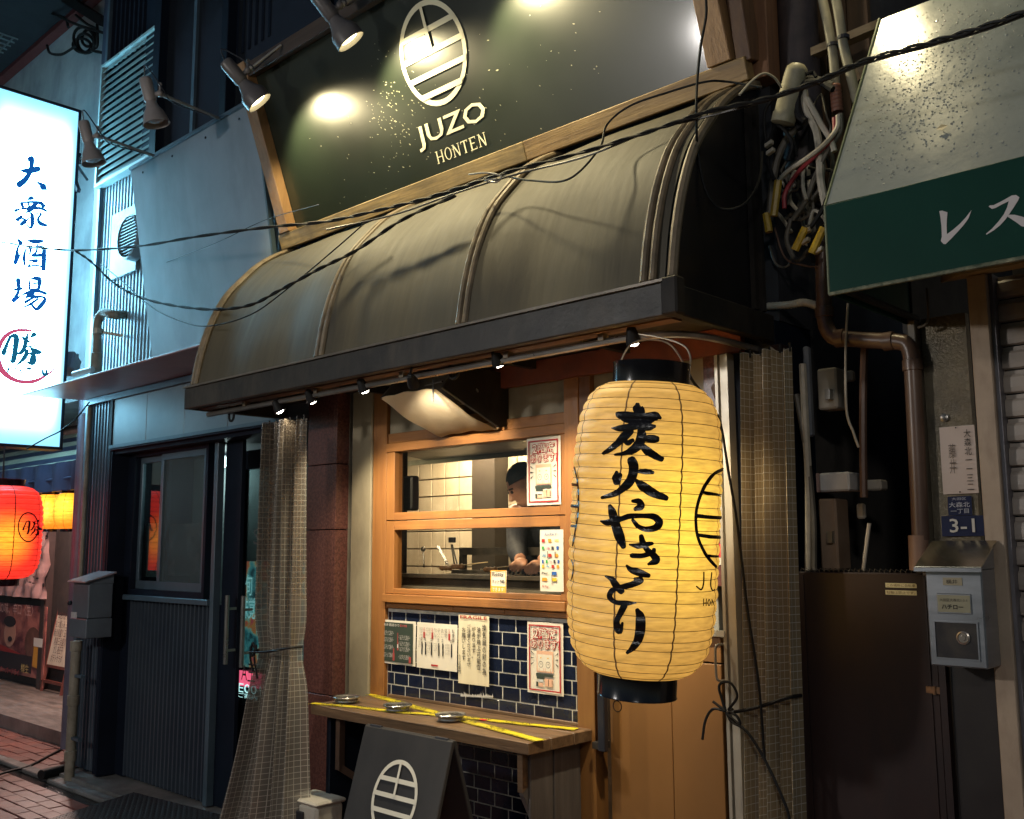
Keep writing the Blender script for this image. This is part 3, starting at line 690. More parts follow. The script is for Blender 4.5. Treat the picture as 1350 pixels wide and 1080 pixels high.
# round vent on a panel
v0, v1 = F(153, 290, 0).x, F(183, 300, 0).x; vz1, vz0 = F(165, 278, 0).z, F(168, 362, 0).z
vt = thing('vent_hood', 'round louvred vent hood on a pale square plate on the ribbed wall', 'vent', ((v0+v1)/2, 0, (vz0+vz1)/2))
m_vt = mat('vent_pale', (.26,.31,.34), (.2,.25,.27), rough=.4, metal=.2)
mk('plate', G().box(v0-.03, v1+.02, -.02, .006, vz0, vz1), m_vt, vt, bev=.004)
vc = Vector((F(167, 312, -.1).x, -.02, F(167, 312, -.1).z)); vr = .165
mk('hood', G().lathe(vc, [(vr, 0), (vr, .05), (vr*.97, .075), (vr*.9, .08), (vr*.9, .03)], 36, (1,0,0), (0,0,1), (0,-1,0), cap=False), m_vt, vt, smooth=True)
for k in range(13):
    z = -vr*.86+k*vr*.86*2/12; hw = math.sqrt(max(0, (vr*.9)**2-z*z))
    mk('slat', G().prism([(vc.x-hw, vc.y-.07, vc.z+z-.008), (vc.x-hw, vc.y-.075, vc.z+z-.004), (vc.x-hw, vc.y-.045, vc.z+z+.008), (vc.x-hw, vc.y-.04, vc.z+z+.004)], (2*hw, 0, 0)), m_vt, vt)
# blank signboard leaning forward
def BP(px, py): # board plane y = -.03 - .165*(z-2.9)
    N = Vector((0, 1, .165)).normalized(); p0 = Vector((0, -.03, 2.9)); d = ray(px, py); return CAM+d*((p0-CAM).dot(N)/d.dot(N))
bl = BP(200, 470); tl = BP(172, 222); tr = BP(318, 148)
sb = thing('blank_signboard', 'large blank grey signboard leaning out from the navy building wall', 'signboard', (-5.6, -.1, 3.5))
bx0 = (bl.x+tl.x)/2; bz0, bz1 = 2.86, (tl.z+tr.z)/2; by = lambda z: -.03-.165*(z-2.9)
P4 = [Vector((bx0, by(bz0), bz0)), Vector((-4.80, by(bz0), bz0)), Vector((-4.80, by(bz1), bz1)), Vector((bx0, by(bz1), bz1))]
mk('panel', G().prism(P4, (0, .025, 0)), mat('blank_grey', (.25,.29,.33), (.19,.23,.26), rough=.55, scale=1.2, dirt=(.12,.13,.14), damt=.5), sb, bev=.002)
mk('edge_trim', G().bar(P4[3]+Vector((0,.01,.012)), P4[2]+Vector((0,.01,.012)), .05, .02).bar(P4[1]+Vector((.008,.012,0)), P4[2]+Vector((.008,.012,0)), .015, .03), m_alu, sb)
g = G()
for t_ in (.12, .38, .65, .9):
    p = lerp(P4[3], P4[2], t_)+Vector((0,-.001,-.06)); g.lathe(p, [(.008,0),(.008,.004),(.001,.005)], 8, (1,0,0), (0,0,1), (0,-1,0))
mk('screws', g, m_nvd, sb)

# ---- spotlights on arms
m_sp = mat('lamp_grey', (.13,.12,.115), (.10,.09,.09), rough=.42, rvar=.08)
m_sp2 = mat('lamp_taupe', (.30,.27,.26), (.24,.22,.21), rough=.45, rvar=.08)
def spot_lamp(label, head, aim, mount, mm, group, lit=False, r=.074, arm_r=.008):
    head, aim, mount = Vector(head), Vector(aim), Vector(mount)
    t = thing('arm_spotlight', label, 'spotlight', mount, group)
    Z = (aim-head).normalized(); X = Z.orthogonal().normalized(); Y = Z.cross(X)
    mk('shade', G().lathe(head, [(r*.40,-.02),(r*.5,.0),(r*.60,.02),(r*.86,.05),(r*.97,.062),(r*1.0,.115),(r*.95,.115),(r*.90,.066),(r*.4,.03)] if lit else [(r*.40,-.02),(r*.46,.0),(r*.55,.02),(r*.78,.045),(r*.93,.08),(r*1.06,.115),(r*1.01,.115),(r*.86,.08),(r*.4,.03)], 28, X, Y, Z, cap=False), mm, t, smooth=True)
    mk('housing', G().lathe(head, [(r*.42,-.155),(r*.48,-.15),(r*.5,-.14),(r*.5,-.03),(r*.42,-.018)], 24, X, Y, Z), mm, t, smooth=True)
    if lit: mk('bulb', G().lathe(head, [(r*.9,.085),(r*.6,.098),(.002,.104)], 24, X, Y, Z), emis('bulb_warm', (1,.86,.45), 9), t, smooth=True)
    else: mk('bulb', G().lathe(head, [(r*.86,.085),(r*.5,.1),(.002,.104)], 20, X, Y, Z), mat('bulb_off', (.5,.5,.5), rough=.1), t, smooth=True)
    side = X*(r*.62+.015) if (mount-head).dot(X) > 0 else -X*(r*.62+.015)
    k = head+side+Z*-.05
    mk('knuckle', G().tube([head-Z*.05, k], .014, 8).ball(k, .02, 10).tube([k+Vector((0,0,0)), k+Vector((0,0,.05))], .007, 6).ball(k+Vector((0,0,.055)), .011, 8), mm, t, smooth=True)
    mk('arm', G().tube([k, lerp(k, mount, .12)], .013, 8).tube([lerp(k, mount, .1), mount], arm_r, 8), mat('arm_metal', (.45,.43,.38), (.35,.33,.30), rough=.35, metal=.6), t, smooth=True)
    cab = cr([head-Z*.16, head-Z*.2+Vector((.03,0,.02)), k+Vector((.03,0,.02)), lerp(k, mount, .2)+Vector((0,0,-.02)), lerp(k, mount, .7)+Vector((0,0,-.01)), mount], 5)
    mk('cable', G().tube(cab, .004, 6), m_frame, t, smooth=True)
    if lit:
        l = light('lamp_light', 'SPOT', head+Z*.125, LAMP_E, (1, .84, .48), .03, aim, LAMP_C, .55)
        l.parent = t; l.location = head+Z*.125-t.location
    return t
LAMP_E = 46; LAMP_C = 128
SPX = [-4.36, -3.575, -2.79]
def sgn(z): return -.055-.36*(z-3.383)
labs = ['lit black spotlight aimed at the left end of the glossy emblem signboard', 'black spotlight above the emblem of the glossy emblem signboard', 'third black spotlight over the glossy emblem signboard', 'black spotlight over the right end of the glossy emblem signboard']
for x, lab in zip(SPX, labs):
    spot_lamp(lab, (x, -.56, 3.99+(.05 if x > -4 else 0)), (x+.20, -.16, 3.50), (x+.12, sgn(4.25)-.06, 4.22), m_sp, 'spotlights over the glossy emblem signboard', lit=True)
for (hx, hy, mx, my, lab) in ((200, 138, 290, 157, 'unlit taupe spotlight on a long arm, nearer the glossy emblem signboard'), (118, 192, 204, 206, 'unlit taupe spotlight on a long arm, nearer the lit sign box')):
    M_ = BP(mx, my); M_.z = bz1+.01; M_.y = by(bz1)
    H_ = F(hx, hy, -.72)
    spot_lamp(lab, H_, H_+Vector((.05, .1, -.4)), M_, m_sp2, 'unlit spotlights over the blank signboard', r=.07, arm_r=.01)

# ================================================================ glossy emblem signboard
sg = thing('shop_sign', 'dark glossy signboard with cream egg emblem with wooden frame above the awning', 'sign', (-3.2, -.2, 3.4))
UU = Vector((1,0,0)); VV = Vector((0,-.36,1)).normalized()
sx0, sx1 = -4.60, -1.86
def sp(x, z, off=0.): return Vector((x, sgn(z), z))+SN*off
m_board = mat('gloss_board', (.008,.013,.008), (.012,.017,.011), rough=.36, coat=.55, spec=.5, scale=1.5, rvar=.07)
m_board.node_tree.nodes['Principled BSDF'].inputs['Coat Roughness'].default_value = .12
zt = 4.20
mk('board', G().prism([sp(sx0-.03, 3.36), sp(sx1+.03, 3.36), sp(sx1+.03, zt+.03), sp(sx0-.03, zt+.03)], -SN*.02), m_board, sg)
wx_ = wood('sign_wood', (.38,.25,.10), (.17,.10,.04), 'x', rough=.5, dirt=(.05,.035,.02), damt=.7, bump=.5)
wz_ = wood('sign_wood_upright', (.38,.22,.10), (.22,.12,.05), 'z', rough=.5, dirt=(.06,.04,.02), damt=.5, bump=.5)
wdk = wood('dark_shaded_wood', (.07,.045,.03), (.035,.022,.015), 'x', rough=.6)
def plank(a, b, wdt, dep, m_, nm='frame_board'):
    d = (b-a); side = d.cross(SN).normalized()
    return mk(nm, G().obox((a+b)/2+SN*dep/2, d/2, side*wdt/2, SN*dep/2), m_, sg, bev=.003)
BH = .085
xj = S(700, 190).x
plank(sp(sx0-.12, 3.383-BH/2), sp(xj-.001, 3.383-BH/2), BH, .055, wood('sign_wood_weathered', (.42,.29,.12), (.12,.085,.035), 'x', rough=.6, dirt=(.03,.025,.02), damt=.8, k=1.6))
plank(sp(xj+.001, 3.383-BH/2), sp(sx1+.15, 3.383-BH/2), BH, .055, wx_)
plank(sp(sx0-.045, 3.384), sp(sx0-.045, zt+.08), .09, .062, wz_)
plank(sp(sx1+.05, 3.384), sp(sx1+.05, zt+.1), .10, .062, wz_)
plank(sp(sx0-.0, zt+.03), sp(sx1, zt+.03), .07, .058, wdk)  # top board darker: its shade beyond the lamps put into the wood colour
mk('side_brace', G().bar(sp(sx1+.14, 3.36, .0), Vector((sx1+.14, sgn(zt)-.0, zt+.4)), .06, .09), wood('brace_wood', (.20,.11,.05), (.10,.05,.03), 'z'), sg, bev=.003)
mk('back_strut', G().bar((sx0, sgn(4.1)+.03, 4.1), (sx0, .05, 4.15), .05, .05).bar((sx1, sgn(4.1)+.03, 4.1), (sx1, .05, 4.15), .05, .05).bar((-3.2, sgn(4.1)+.03, 4.1), (-3.2, .05, 4.15), .05, .05), wdk, sg)
m_let = mat('cream_letters', (.80,.76,.55), (.76,.72,.50), rough=.5, rvar=0)
g = G(); ec = Vector((-3.256, sgn(3.887), 3.887))+SN*.004
emblem(ec, UU*.218, VV*.238, g, .105, .0008)
mk('emblem', g, m_let, sg)
text('JUZO', sp(-3.492, 3.508, .004), UU*.472, VV*.118, m_let, sg, bold=0.012)
# serif HONTEN from straight strokes
def serif(word, O, U, V, w_tot, h):
    shapes = {'H': [((.12,0),(.12,1),.13),((.88,0),(.88,1),.13),((.12,.5),(.88,.5),.06)], 'N': [((.12,0),(.12,1),.07),((.88,0),(.88,1),.07),((.12,1),(.88,0),.14)],
              'T': [((.5,0),(.5,1),.14),((.05,.96),(.95,.96),.06)], 'E': [((.15,0),(.15,1),.14),((.15,.97),(.88,.97),.06),((.15,.03),(.9,.03),.06),((.15,.52),(.7,.52),.06)]}
    serifs = {'H': [(.12,0),(.12,1),(.88,0),(.88,1)], 'N': [(.12,0),(.88,1),(.12,1)], 'T': [(.5,0)], 'E': [(.15,0),(.15,1)]}
    g = G(); cw = w_tot/len(word); k = 0
    for i, ch in enumerate(word):
        o = O+U*(i*cw); W = cw*.80; k += 1; N = U.cross(V)
        if ch == 'O':
            rows = [[o+U*(W*.5+W*.5*r*math.sin(a)*fx_)+V*(h*.5+h*.5*r2_*math.cos(a)) for a in [2*math.pi*q/24 for q in range(25)]] for r, fx_, r2_ in ((1, 1, 1), (.72, 1, .9))]
            g.strip(rows); continue
        for j, (a, b, t_) in enumerate(shapes[ch]):
            A = o+U*(a[0]*W)+V*(a[1]*h)+N*.0004*j; B_ = o+U*(b[0]*W)+V*(b[1]*h)+N*.0004*j; d = (B_-A).normalized(); s_ = d.cross(N)*(t_*W/2+.0008)
            g.add([A-s_, A+s_, B_+s_, B_-s_], [(0,1,2,3)])
        for (sx_, sy_) in serifs[ch]:
            A = o+U*(sx_*W)+V*(sy_*h*.96+h*.02)+N*.0018; g.add([A-U*W*.17-V*h*.022, A+U*W*.17-V*h*.022, A+U*W*.17+V*h*.022, A-U*W*.17+V*h*.022], [(0,1,2,3)])
        if ch in 'TE':
            ends = {'T': [(.06,.88),(.94,.88)], 'E': [(.87,.89),(.9,.1)]}[ch]
            for (sx_, sy_) in ends:
                A = o+U*(sx_*W)+V*(sy_*h)+N*.0021; g.add([A-U*W*.03-V*h*.1, A+U*W*.03-V*h*.1, A+U*W*.03+V*h*.1, A-U*W*.03+V*h*.1], [(0,1,2,3)])
    return g
mk('lettering', serif('HONTEN', sp(-3.392, 3.430, .004), UU, VV, .345, .058), m_let, sg)
# dried water spots on the gloss board
g = G(); rs = random.Random(3)
for i in range(210):
    if rs.random() < .6: x, z = rs.gauss(-3.62, .11), rs.gauss(3.72, .13)
    else: x, z = rs.uniform(-4.3, -2.3), rs.gauss(3.62, .16)
    if 3.4 < z < 4.15 and abs(x+3.256) > .0:
        s_ = rs.uniform(.0012, .0035); l_ = s_*rs.uniform(1, 3.2); p = sp(x, z, .0015); a = rs.uniform(-1, 0)
        e1 = (UU*math.cos(a)+VV*math.sin(a))*l_; e2 = (VV*math.cos(a)-UU*math.sin(a))*s_
        g.add([p-e1, p-e2, p+e1, p+e2], [(0,1,2,3)])
mk('water_spots', g, mat('mineral_spot', (.35,.34,.25), rough=.4, rvar=0), sg, kind='stuff')

# wall behind sign, above awning
up_ = thing('upper_wall', 'dark metal clad upper wall of the yakitori restaurant behind the glossy emblem signboard', 'wall', (-3, .2, 4))
mk('wall', G().box(-4.39, -1.70, .06, .3, 2.402, 9), mat('dark_cladding', (.035,.035,.04), rough=.6), up_)
mk('timber_post', G().box(F(985, 60, 0).x, F(1017, 60, 0).x, -.03, .06, 3.30, 9), wood('post_wood', (.28,.14,.07), (.17,.08,.04), 'z', rough=.6), up_, bev=.004)

# ================================================================ AWNING
m_aw = mat('awning_vinyl', (.076,.065,.041), (.060,.052,.035), rough=.66, scale=2.6, stretch=(6,1,.4), bump=.3, bscale=12, bstretch=(3,1,.7), dirt=(.13,.115,.085), damt=.26, dst=(6,2,.6), rvar=.1)
m_rib = mat('awning_rib', (.26,.20,.13), (.14,.11,.07), rough=.5, scale=12, bump=.4)
m_dkm = mat('dark_iron', (.018,.017,.016), (.010,.009,.009), rough=.6, spec=.25, scale=8, dirt=(.09,.07,.05), damt=.5)
AX0, AX1 = -4.72, -1.71
prof = cr([Vector(p) for p in [(0,0,3.292),(0,-.10,3.245),(0,-.226,3.157),(0,-.335,3.045),(0,-.433,2.926),(0,-.509,2.773),(0,-.561,2.607),(0,-.592,2.44)]], 4)
aw = thing('barrel_awning', 'dusty brown barrel vaulted awning with ribs under the glossy emblem signboard', 'awning', (-3.2, 0, 2.3))
rows = []
nx = 60
ribx = [AX0+.02, F(420, 480, -.6).x, F(618, 420, -.56).x, AX1-.10]
rnd = random.Random(5)
for p in prof:
    row = []
    for i in range(nx+1):
        x = AX0+.02+(AX1-AX0-.06)*i/nx
        s_ = min(abs(x-r_) for r_ in ribx); sag = -.012*min(1, s_/.3)*math.sin(math.pi*min(1, max(0, (3.292-p.z)/.85)))
        nn = Vector((0, p.y, p.z-2.45)).normalized()
        row.append(Vector((x, p.y, p.z))+nn*(sag+.004*math.sin(x*3.1+p.z*2)+.012*(noise.noise(Vector((x*3.2, p.z*1.6, p.y*1.6))))))
    rows.append(row)
mk('cover', G().strip(rows), m_aw, aw, smooth='all')
def arcpts(x, off=0.): 
    return [Vector((x, p.y, p.z))+Vector((0, p.y, p.z-2.45)).normalized()*off for p in prof]
for i, x in enumerate(ribx):
    offs = (-.018, .018) if i else (-.016, .018)
    for d in offs: mk('rib', G().tube(arcpts(x+d, .006), .0135, 8), m_rib, aw, smooth=True)
mk('end_rib', G().tube(arcpts(AX1-.01, .0), .017, 8), m_rib, aw, smooth=True)
ep = [Vector((AX1-.015, p.y*.97, p.z-.02)) for p in prof]+[Vector((AX1-.015, -.58, 2.40)), Vector((AX1-.015, 0, 2.40))]
mk('end_panel', G().prism(ep, (-.01, 0, 0)), mat('black_vinyl', (.012,.012,.014), rough=.3, rvar=.08), aw)
mk('end_frame', G().box(AX1-.012, AX1+.006, -.10, -.075, 2.42, 3.20).box(AX1-.012, AX1+.006, -.045, -.025, 2.42, 3.22), m_dkm, aw)
# lower frame
mk('front_beam', G().box(AX0-.03, AX1-.02, -.625, -.585, 2.312, 2.420), mat('beam_paint', (.040,.036,.029), (.022,.020,.017), rough=.5, scale=9, bump=.5, dirt=(.10,.08,.055), damt=.5, dscale=8), aw, bev=.004)
mk('front_lip', G().box(AX0-.03, AX1-.02, -.635, -.585, 2.4205, 2.430), mat('lip_metal', (.22,.19,.15), (.15,.13,.10), rough=.4, metal=.3), aw)
mk('side_beam', G().box(AX1-.02, AX1+.02, -.584, .0, 2.312, 2.41), m_dkm, aw, bev=.004)
mk('corner_block', G().box(AX1-.03, AX1+.03, -.632, -.578, 2.311, 2.434), m_dkm, aw, bev=.006)
mk('side_beam', G().box(AX0-.03, AX0+.01, -.584, .0, 2.312, 2.41), m_dkm, aw, bev=.004)
mk('inner_beam', G().box(AX0, AX1-.04, -.56, -.50, 2.315, 2.36), wood('soffit_timber', (.20,.10,.06), (.10,.05,.03), 'x'), aw)
mk('soffit', G().box(AX0, AX1-.03, -.58, .0, 2.39, 2.41), mat('sooty_soffit', (.05,.04,.035), (.03,.025,.02), rough=.7), aw)
for k in range(6): mk('joist', G().box(AX0+.4+k*.5, AX0+.43+k*.5, -.5, 0, 2.35, 2.389), m_dkm, aw)
# curtain rail hanging under the front, curving back on the right
rail = [Vector((AX0+.05, -.53, 2.285)), Vector((-3.4, -.53, 2.285)), Vector((-2.2, -.53, 2.285)), Vector((-1.95, -.525, 2.285)), Vector((-1.80, -.47, 2.285)), Vector((-1.745, -.33, 2.285)), Vector((-1.735, -.05, 2.285))]
mk('curtain_rail', G().tube(cr(rail, 6), .012, 6), mat('rail_steel', (.45,.42,.38), (.3,.28,.25), rough=.3, metal=.8), aw, smooth=True)
for x in (-4.3, -3.7, -3.1, -2.5, -2.05): mk('rail_bracket', G().box(x-.012, x+.012, -.545, -.515, 2.29, 2.335), m_rib, aw)
mk('red_fascia', G().box(-3.35, -1.80, -.05, -.02, 2.29, 2.385), mat('red_beam', (.28,.07,.03), (.18,.05,.03), rough=.5), aw)
# hooks
m_hook = mat('hook_black', (.012,.012,.012), rough=.6, spec=.25)
def hook(px, py, y, s, lab):
    p = F(px, py, y); t = thing('hanging_hook', lab, 'hook', p)
    pts = [p+Vector((0,0,s*1.2)), p+Vector((0,0,.2*s))]+[p+Vector((s*.5-s*.5*math.cos(a), 0, -s*.5*math.sin(a))) for a in [math.pi*k/8 for k in range(9)]]+[p+Vector((s*1.02, 0, s*.25))]
    mk('rod', G().tube(pts, s*.14, 8), m_hook, t, smooth=True); return t
hook(593, 492, -.48, .05, 'black hook under the awning above the exhaust hood')
hook(302, 550, -.50, .045, 'black hook under the left end of the awning by the navy building')
hook(716, 488, -.03, .022, 'small black hook on the wall panel above the right poster of the window')
def downlight(px, py, lab, aim, E=9., lit=True, spot=95):
    p = F(px, py, -.53 if px != 545 else -.56); t = thing('clip_downlight', lab, 'downlight', p, 'small black downlights under the awning')
    Z = Vector(aim).normalized(); X = Z.orthogonal().normalized(); Y = Z.cross(X); r = .026
    mk('shade', G().lathe(p, [(.006,-.05),(r*.55,-.045),(r*.7,-.03),(r,-.002),(r,.012),(r*.92,.012),(r*.85,-.01),(r*.2,-.02)], 20, X, Y, Z, cap=False), m_hook, t, smooth=True)
    mk('bulb', G().lathe(p, [(r*.84,.002),(r*.74,.010),(r*.45,.017),(.001,.020)], 16, X, Y, Z), emis('bulb_white', (1,.93,.78), 30), t)
    mk('stem', G().tube([p-Z*.045, Vector((p.x, p.y, 2.36 if px == 545 else 2.30))], .005, 6), m_hook, t)
    l = light('downlight_beam', 'SPOT', p+Z*.045, E, (1, .86, .62), .02, p+Z, spot, .8); l.parent = t; l.location = Z*.045
    return t
DL_E = 52
for a in ((545, 505, 'lit downlight in front of the pale curved exhaust flap', (-.38,.7,-.5), 34, True, 84), (657, 478, 'downlight over the kitchen window, right of the exhaust hood', (.0,.45,-.9), DL_E), (835, 449, 'downlight right above the big paper lantern', (0,.3,-1), 55),
          (480, 513, 'downlight left of the exhaust flap', (.1,.45,-.9), DL_E*.8), (411, 527, 'downlight above the red granite pillar', (.05,.5,-.85), DL_E*.7), (368, 540, 'downlight above the left vinyl curtain', (.25,.45,-.9), DL_E*.1)):
    downlight(*a)

# ================================================================ RESTAURANT FRONT
rf = thing('restaurant_front', 'front wall of the yakitori restaurant with timber frames, granite pillar and beige panels', 'shop front', (-3, 0, 0))
def rp_(name, g, m, **k): return mk(name, g, m, rf, **k)
m_gran = mat('red_granite', (.14,.055,.042), (.085,.033,.028), rough=.25, scale=70, det=3, spec=.6, rvar=.08, contrast=(.4,.6))
m_beige = mat('sooty_beige', (.34,.29,.19), (.22,.18,.115), rough=.6, scale=3, stretch=(1,1,.6), bump=.4, bscale=40, dirt=(.09,.07,.045), damt=.65)
m_wood = wood('frame_wood', (.36,.155,.040), (.25,.10,.028), 'z', rough=.46, dirt=(.07,.035,.018), damt=.8, bump=.5)
m_woodx = wood('frame_wood_across', (.37,.16,.042), (.26,.105,.03), 'x', rough=.46, dirt=(.07,.035,.018), damt=.8, bump=.5)
m_steel = mat('strip_steel', (.42,.38,.30), (.30,.26,.20), rough=.35, metal=.6)
gx0, gx1 = -4.386, -4.15
for (za, zb) in ((.04, .86), (.864, 1.683), (1.687, 2.02), (2.024, 2.40)):
    rp_('granite_slab', G().box(gx0, gx1-.002, -.10, -.08, za, zb), m_gran, bev=.002)
    rp_('granite_slab', G().box(gx1-.0015, gx1+.018, -.10, .02, za, zb), m_gran, bev=.002)
rp_('pillar_core', G().box(gx0-.01, gx1-.003, -.079, .3, .04, 2.42), m_nvd)
xs = [F(a, 700, 0).x for a in (457, 461, 466, 494.5, 513)]
rp_('steel_strip', G().box(gx1+.02, xs[1], -.02, .04, .04, 2.40), m_steel)
rp_('dark_joint', G().box(xs[1]+.001, xs[2]-.001, .01, .04, .04, 2.40), m_nvd)
rp_('steel_strip', G().box(xs[2], xs[2]+.015, -.015, .04, .04, 2.40), m_steel)
rp_('mortar_pillar', G().box(xs[2]+.016, xs[3], -.03, .04, .04, 2.40), m_beige, bev=.006)
rp_('window_post', G().box(xs[3]+.002, xs[4]-.003, -.02, .05, .883, 2.40), m_wood, bev=.002)
# kitchen window
WX0, WX1, WZ0, WZ1 = xs[4], F(751, 690, 0).x, 1.342, 2.105
a1, a2 = F(525, 597, 0), F(742, 665, 0); b1, b2 = F(527, 700, 0), F(745, 783, 0)
px0, px1 = a1.x, F(742, 640, 0).x
UZ1, UZ0 = 2.062, F(530, 676, 0).z; LZ1_, LZ0_ = F(530, 699, 0).z, F(530, 776, 0).z
zm = F(515, 687, 0).z
rp_('window_header', G().box(WX0, WX1, -.025, .05, UZ1, WZ1), m_woodx, bev=.002)
rp_('head_board', G().box(WX0, WX1+.02, -.012, .05, WZ1+.002, WZ1+.05), m_woodx, bev=.002)
for (za, zb, nm, yy) in ((UZ0, UZ1, 'upper', 0.), (LZ0_, LZ1_, 'lower', 0.)):
    rp_('window_stile', G().box(WX0+.002, px0, -.022, .03, (zm+.002 if nm == 'upper' else WZ0+.03), (WZ1-.045 if nm == 'upper' else zm-.002)), m_wood, bev=.002)
    rp_('window_stile', G().box(px1, WX1-.002, -.022, .03, (zm+.002 if nm == 'upper' else WZ0+.03), (WZ1-.045 if nm == 'upper' else zm-.002)), m_wood, bev=.002)
    rp_('pane', G().box(px0, px1, .004, .009, za, zb), glass('kitchen_glass', (.93,.92,.88), .03, .01))
rp_('window_rail', G().box(px0, px1, -.022, .03, zm+.002, UZ0), m_woodx, bev=.002)
rp_('window_rail', G().box(px0, px1, -.022, .03, LZ1_, zm-.002), m_woodx, bev=.002)
rp_('window_rail', G().box(px0, px1, -.022, .03, WZ0+.03, LZ0_), m_woodx, bev=.002)
rp_('window_sill', G().box(WX0, WX1, -.04, .05, WZ0-.012, WZ0+.028), m_woodx, bev=.003)
xa, xb = F(600, 800, 0).x, F(668, 800, 0).x
for (a, b) in ((WX0, xa), (xa+.002, xb), (xb+.002, WX1)): rp_('apron_board', G().box(a, b, -.014, .05, 1.302, WZ0-.014), m_woodx, bev=.002)
# right of the window
jx = [F(a, 820, 0).x for a in (765, 788, 800, 955)]
rp_('window_post', G().box(WX1+.001, jx[0]+.03, -.03, .05, 1.302, 2.40), m_wood, bev=.002)
rp_('jamb', G().box(jx[0]+.001, jx[1], -.028, .05, .04, 1.30), wood('door_wood', (.25,.12,.036), (.20,.09,.028), 'z', rough=.4, bump=.15), bev=.002)
rp_('jamb', G().box(jx[0]+.031, jx[1], -.026, .05, 1.302, 2.40), wood('brown_post', (.22,.10,.05), (.14,.06,.03), 'z'), bev=.002)
# beige panels over the window
rp_('upper_panel', G().box(WX0, WX1-.003, .0, .04, WZ1+.052, 2.40), m_beige)
rp_('panel_trim', G().box(F(515, 520, 0).x, WX1, -.008, .0, 2.34, 2.36), m_woodx)
m_tan = mat('tan_door', (.24,.115,.035), (.20,.095,.028), rough=.38, scale=1.5, stretch=(1,1,.5), bump=.1, dirt=(.2,.1,.04), damt=.3)
rp_('transom_panel', G().box(jx[1]+.002, F(936, 500, 0).x, .0, .04, 2.06, 2.40), mat('olive_panel', (.30,.27,.19), (.22,.20,.14), rough=.55, scale=3, dirt=(.1,.09,.06), damt=.4))
rx0, rx1 = F(936, 600, 0).x, F(960, 600, 0).x
rp_('granite_slab', G().box(rx0, rx1, -.03, .04, 1.45, 2.40), m_gran, bev=.002)
rp_('corner_wall', G().box(rx1+.001, -1.705, .03, .3, .04, 2.4), m_nvd)
rp_('door_head', G().box(jx[1]+.002, rx0-.002, -.01, .04, 2.0, 2.058), m_woodx, bev=.002)
door = thing('sliding_door', 'tan panelled sliding door behind the big paper lantern', 'door', (jx[2], .02, .04))
dxm = F(886, 950, .01).x; dz = F(910, 872, .01).z
rx1d = F(953, 950, .01).x
for (x0, x1, z0, z1) in ((jx[2], dxm-.001, .05, 1.995), (dxm+.001, rx1d, .05, dz-.003)):
    mk('leaf_panel', G().box(x0, x1, .01, .04, z0, z1), m_tan, door, bev=.002)
mk('leaf_panel', G().box(dxm+.001, rx1d, .012, .04, dz+.003, F(930, 838, 0).z), m_tan, door, bev=.002)
mk('grey_panel', G().box(dxm+.001, rx1d, .005, .04, F(930, 836, 0).z, 1.995), mat('grey_board', (.28,.28,.24), (.23,.23,.20), rough=.5), door, bev=.002)
mk('top_track', G().box(dxm, rx1d+.02, -.01, .004, F(930, 838, 0).z, F(930, 831, 0).z), m_steel, door)
p = F(793, 880, -.05); q = F(793, 990, -.05)
mk('handle', G().box(p.x-.014, p.x+.02, -.065, -.04, q.z, 1.75), m_frame, door, bev=.003)
mk('handle_bracket', G().box(p.x-.045, p.x-.005, -.06, .0, q.z+.005, q.z+.03).box(p.x-.045, p.x-.005, -.06, .0, 1.70, 1.725), m_dkm, door)
st_ = thing('red_sticker', 'small red and white sticker beside the lantern on the granite strip', 'sticker', F(950, 725, -.03))
a, b = F(944, 717, -.032), F(957, 735, -.032); mk('red_part', G().box(a.x, b.x, -.033, -.031, b.z, a.z), flat('sticker_red', (.65,.02,.03)), st_)
a, b = F(944, 735, -.032), F(957, 745, -.032); mk('white_part', G().box(a.x, b.x, -.033, -.031, b.z, a.z-.001), flat('sticker_white', (.6,.58,.5)), st_)

# ---- blue wall tiles
tw = thing('tiled_wall', 'wall of dark blue glazed tiles with white grout above and below the counter', 'tiled wall', (-3.2, 0, .5))
m_tile = mat('blue_tile', (.008,.012,.028), (.013,.019,.040), rough=.16, scale=9, rvar=.07, spec=.6, bump=.15, bscale=30)
m_tile2 = mat('blue_tile_dark', (.005,.007,.018), (.009,.013,.028), rough=.2, scale=9, rvar=.07, bump=.15, bscale=30)
mk('grout', G().box(WX0-.0, jx[0], .0005, .03, .883, 1.30).box(WX0-.05, jx[0]+.07, .0005, .03, .04, .838), mat('grout', (.58,.56,.48), (.36,.34,.28), rough=.8, scale=20), tw)
TW, TH = .1035, .0575; tid = {}
def tilerow(x0, x1, z0, nrow, zmax, sh0=0):
    for j in range(nrow):
        z = z0+j*TH
        x = x0-TW*(.5 if (j+sh0) % 2 else .72)
        while x < x1:
            a, b = max(x, x0)+.0027, min(x+TW, x1)-.0027; c, d = z+.0024, min(z+TH, zmax)-.0024
            x += TW
            if b-a < .012 or d-c < .01: continue
            key = (round(b-a, 4), round(d-c, 4), random.random() < .3)
            if key not in tid:
                hx, hz = (b-a)/2, (d-c)/2
                t = mk('tile', G().box(-hx, hx, -.0012, .004, -hz, hz), m_tile2 if key[2] else m_tile, None, bev=.0015); tid[key] = t.data; bpy.data.objects.remove(t)
            o = bpy.data.objects.new('tile', tid[key]); COL.objects.link(o); o.parent = tw
            o.location = Vector(((a+b)/2, 0, (c+d)/2))-tw.location
            o.rotation_euler = (random.uniform(-.012, .012), 0, random.uniform(-.012, .012))
tilerow(WX0, jx[0], .883, 8, 1.30)
tilerow(WX0-.05, jx[0]+.07, .378, 8, .836, 1)

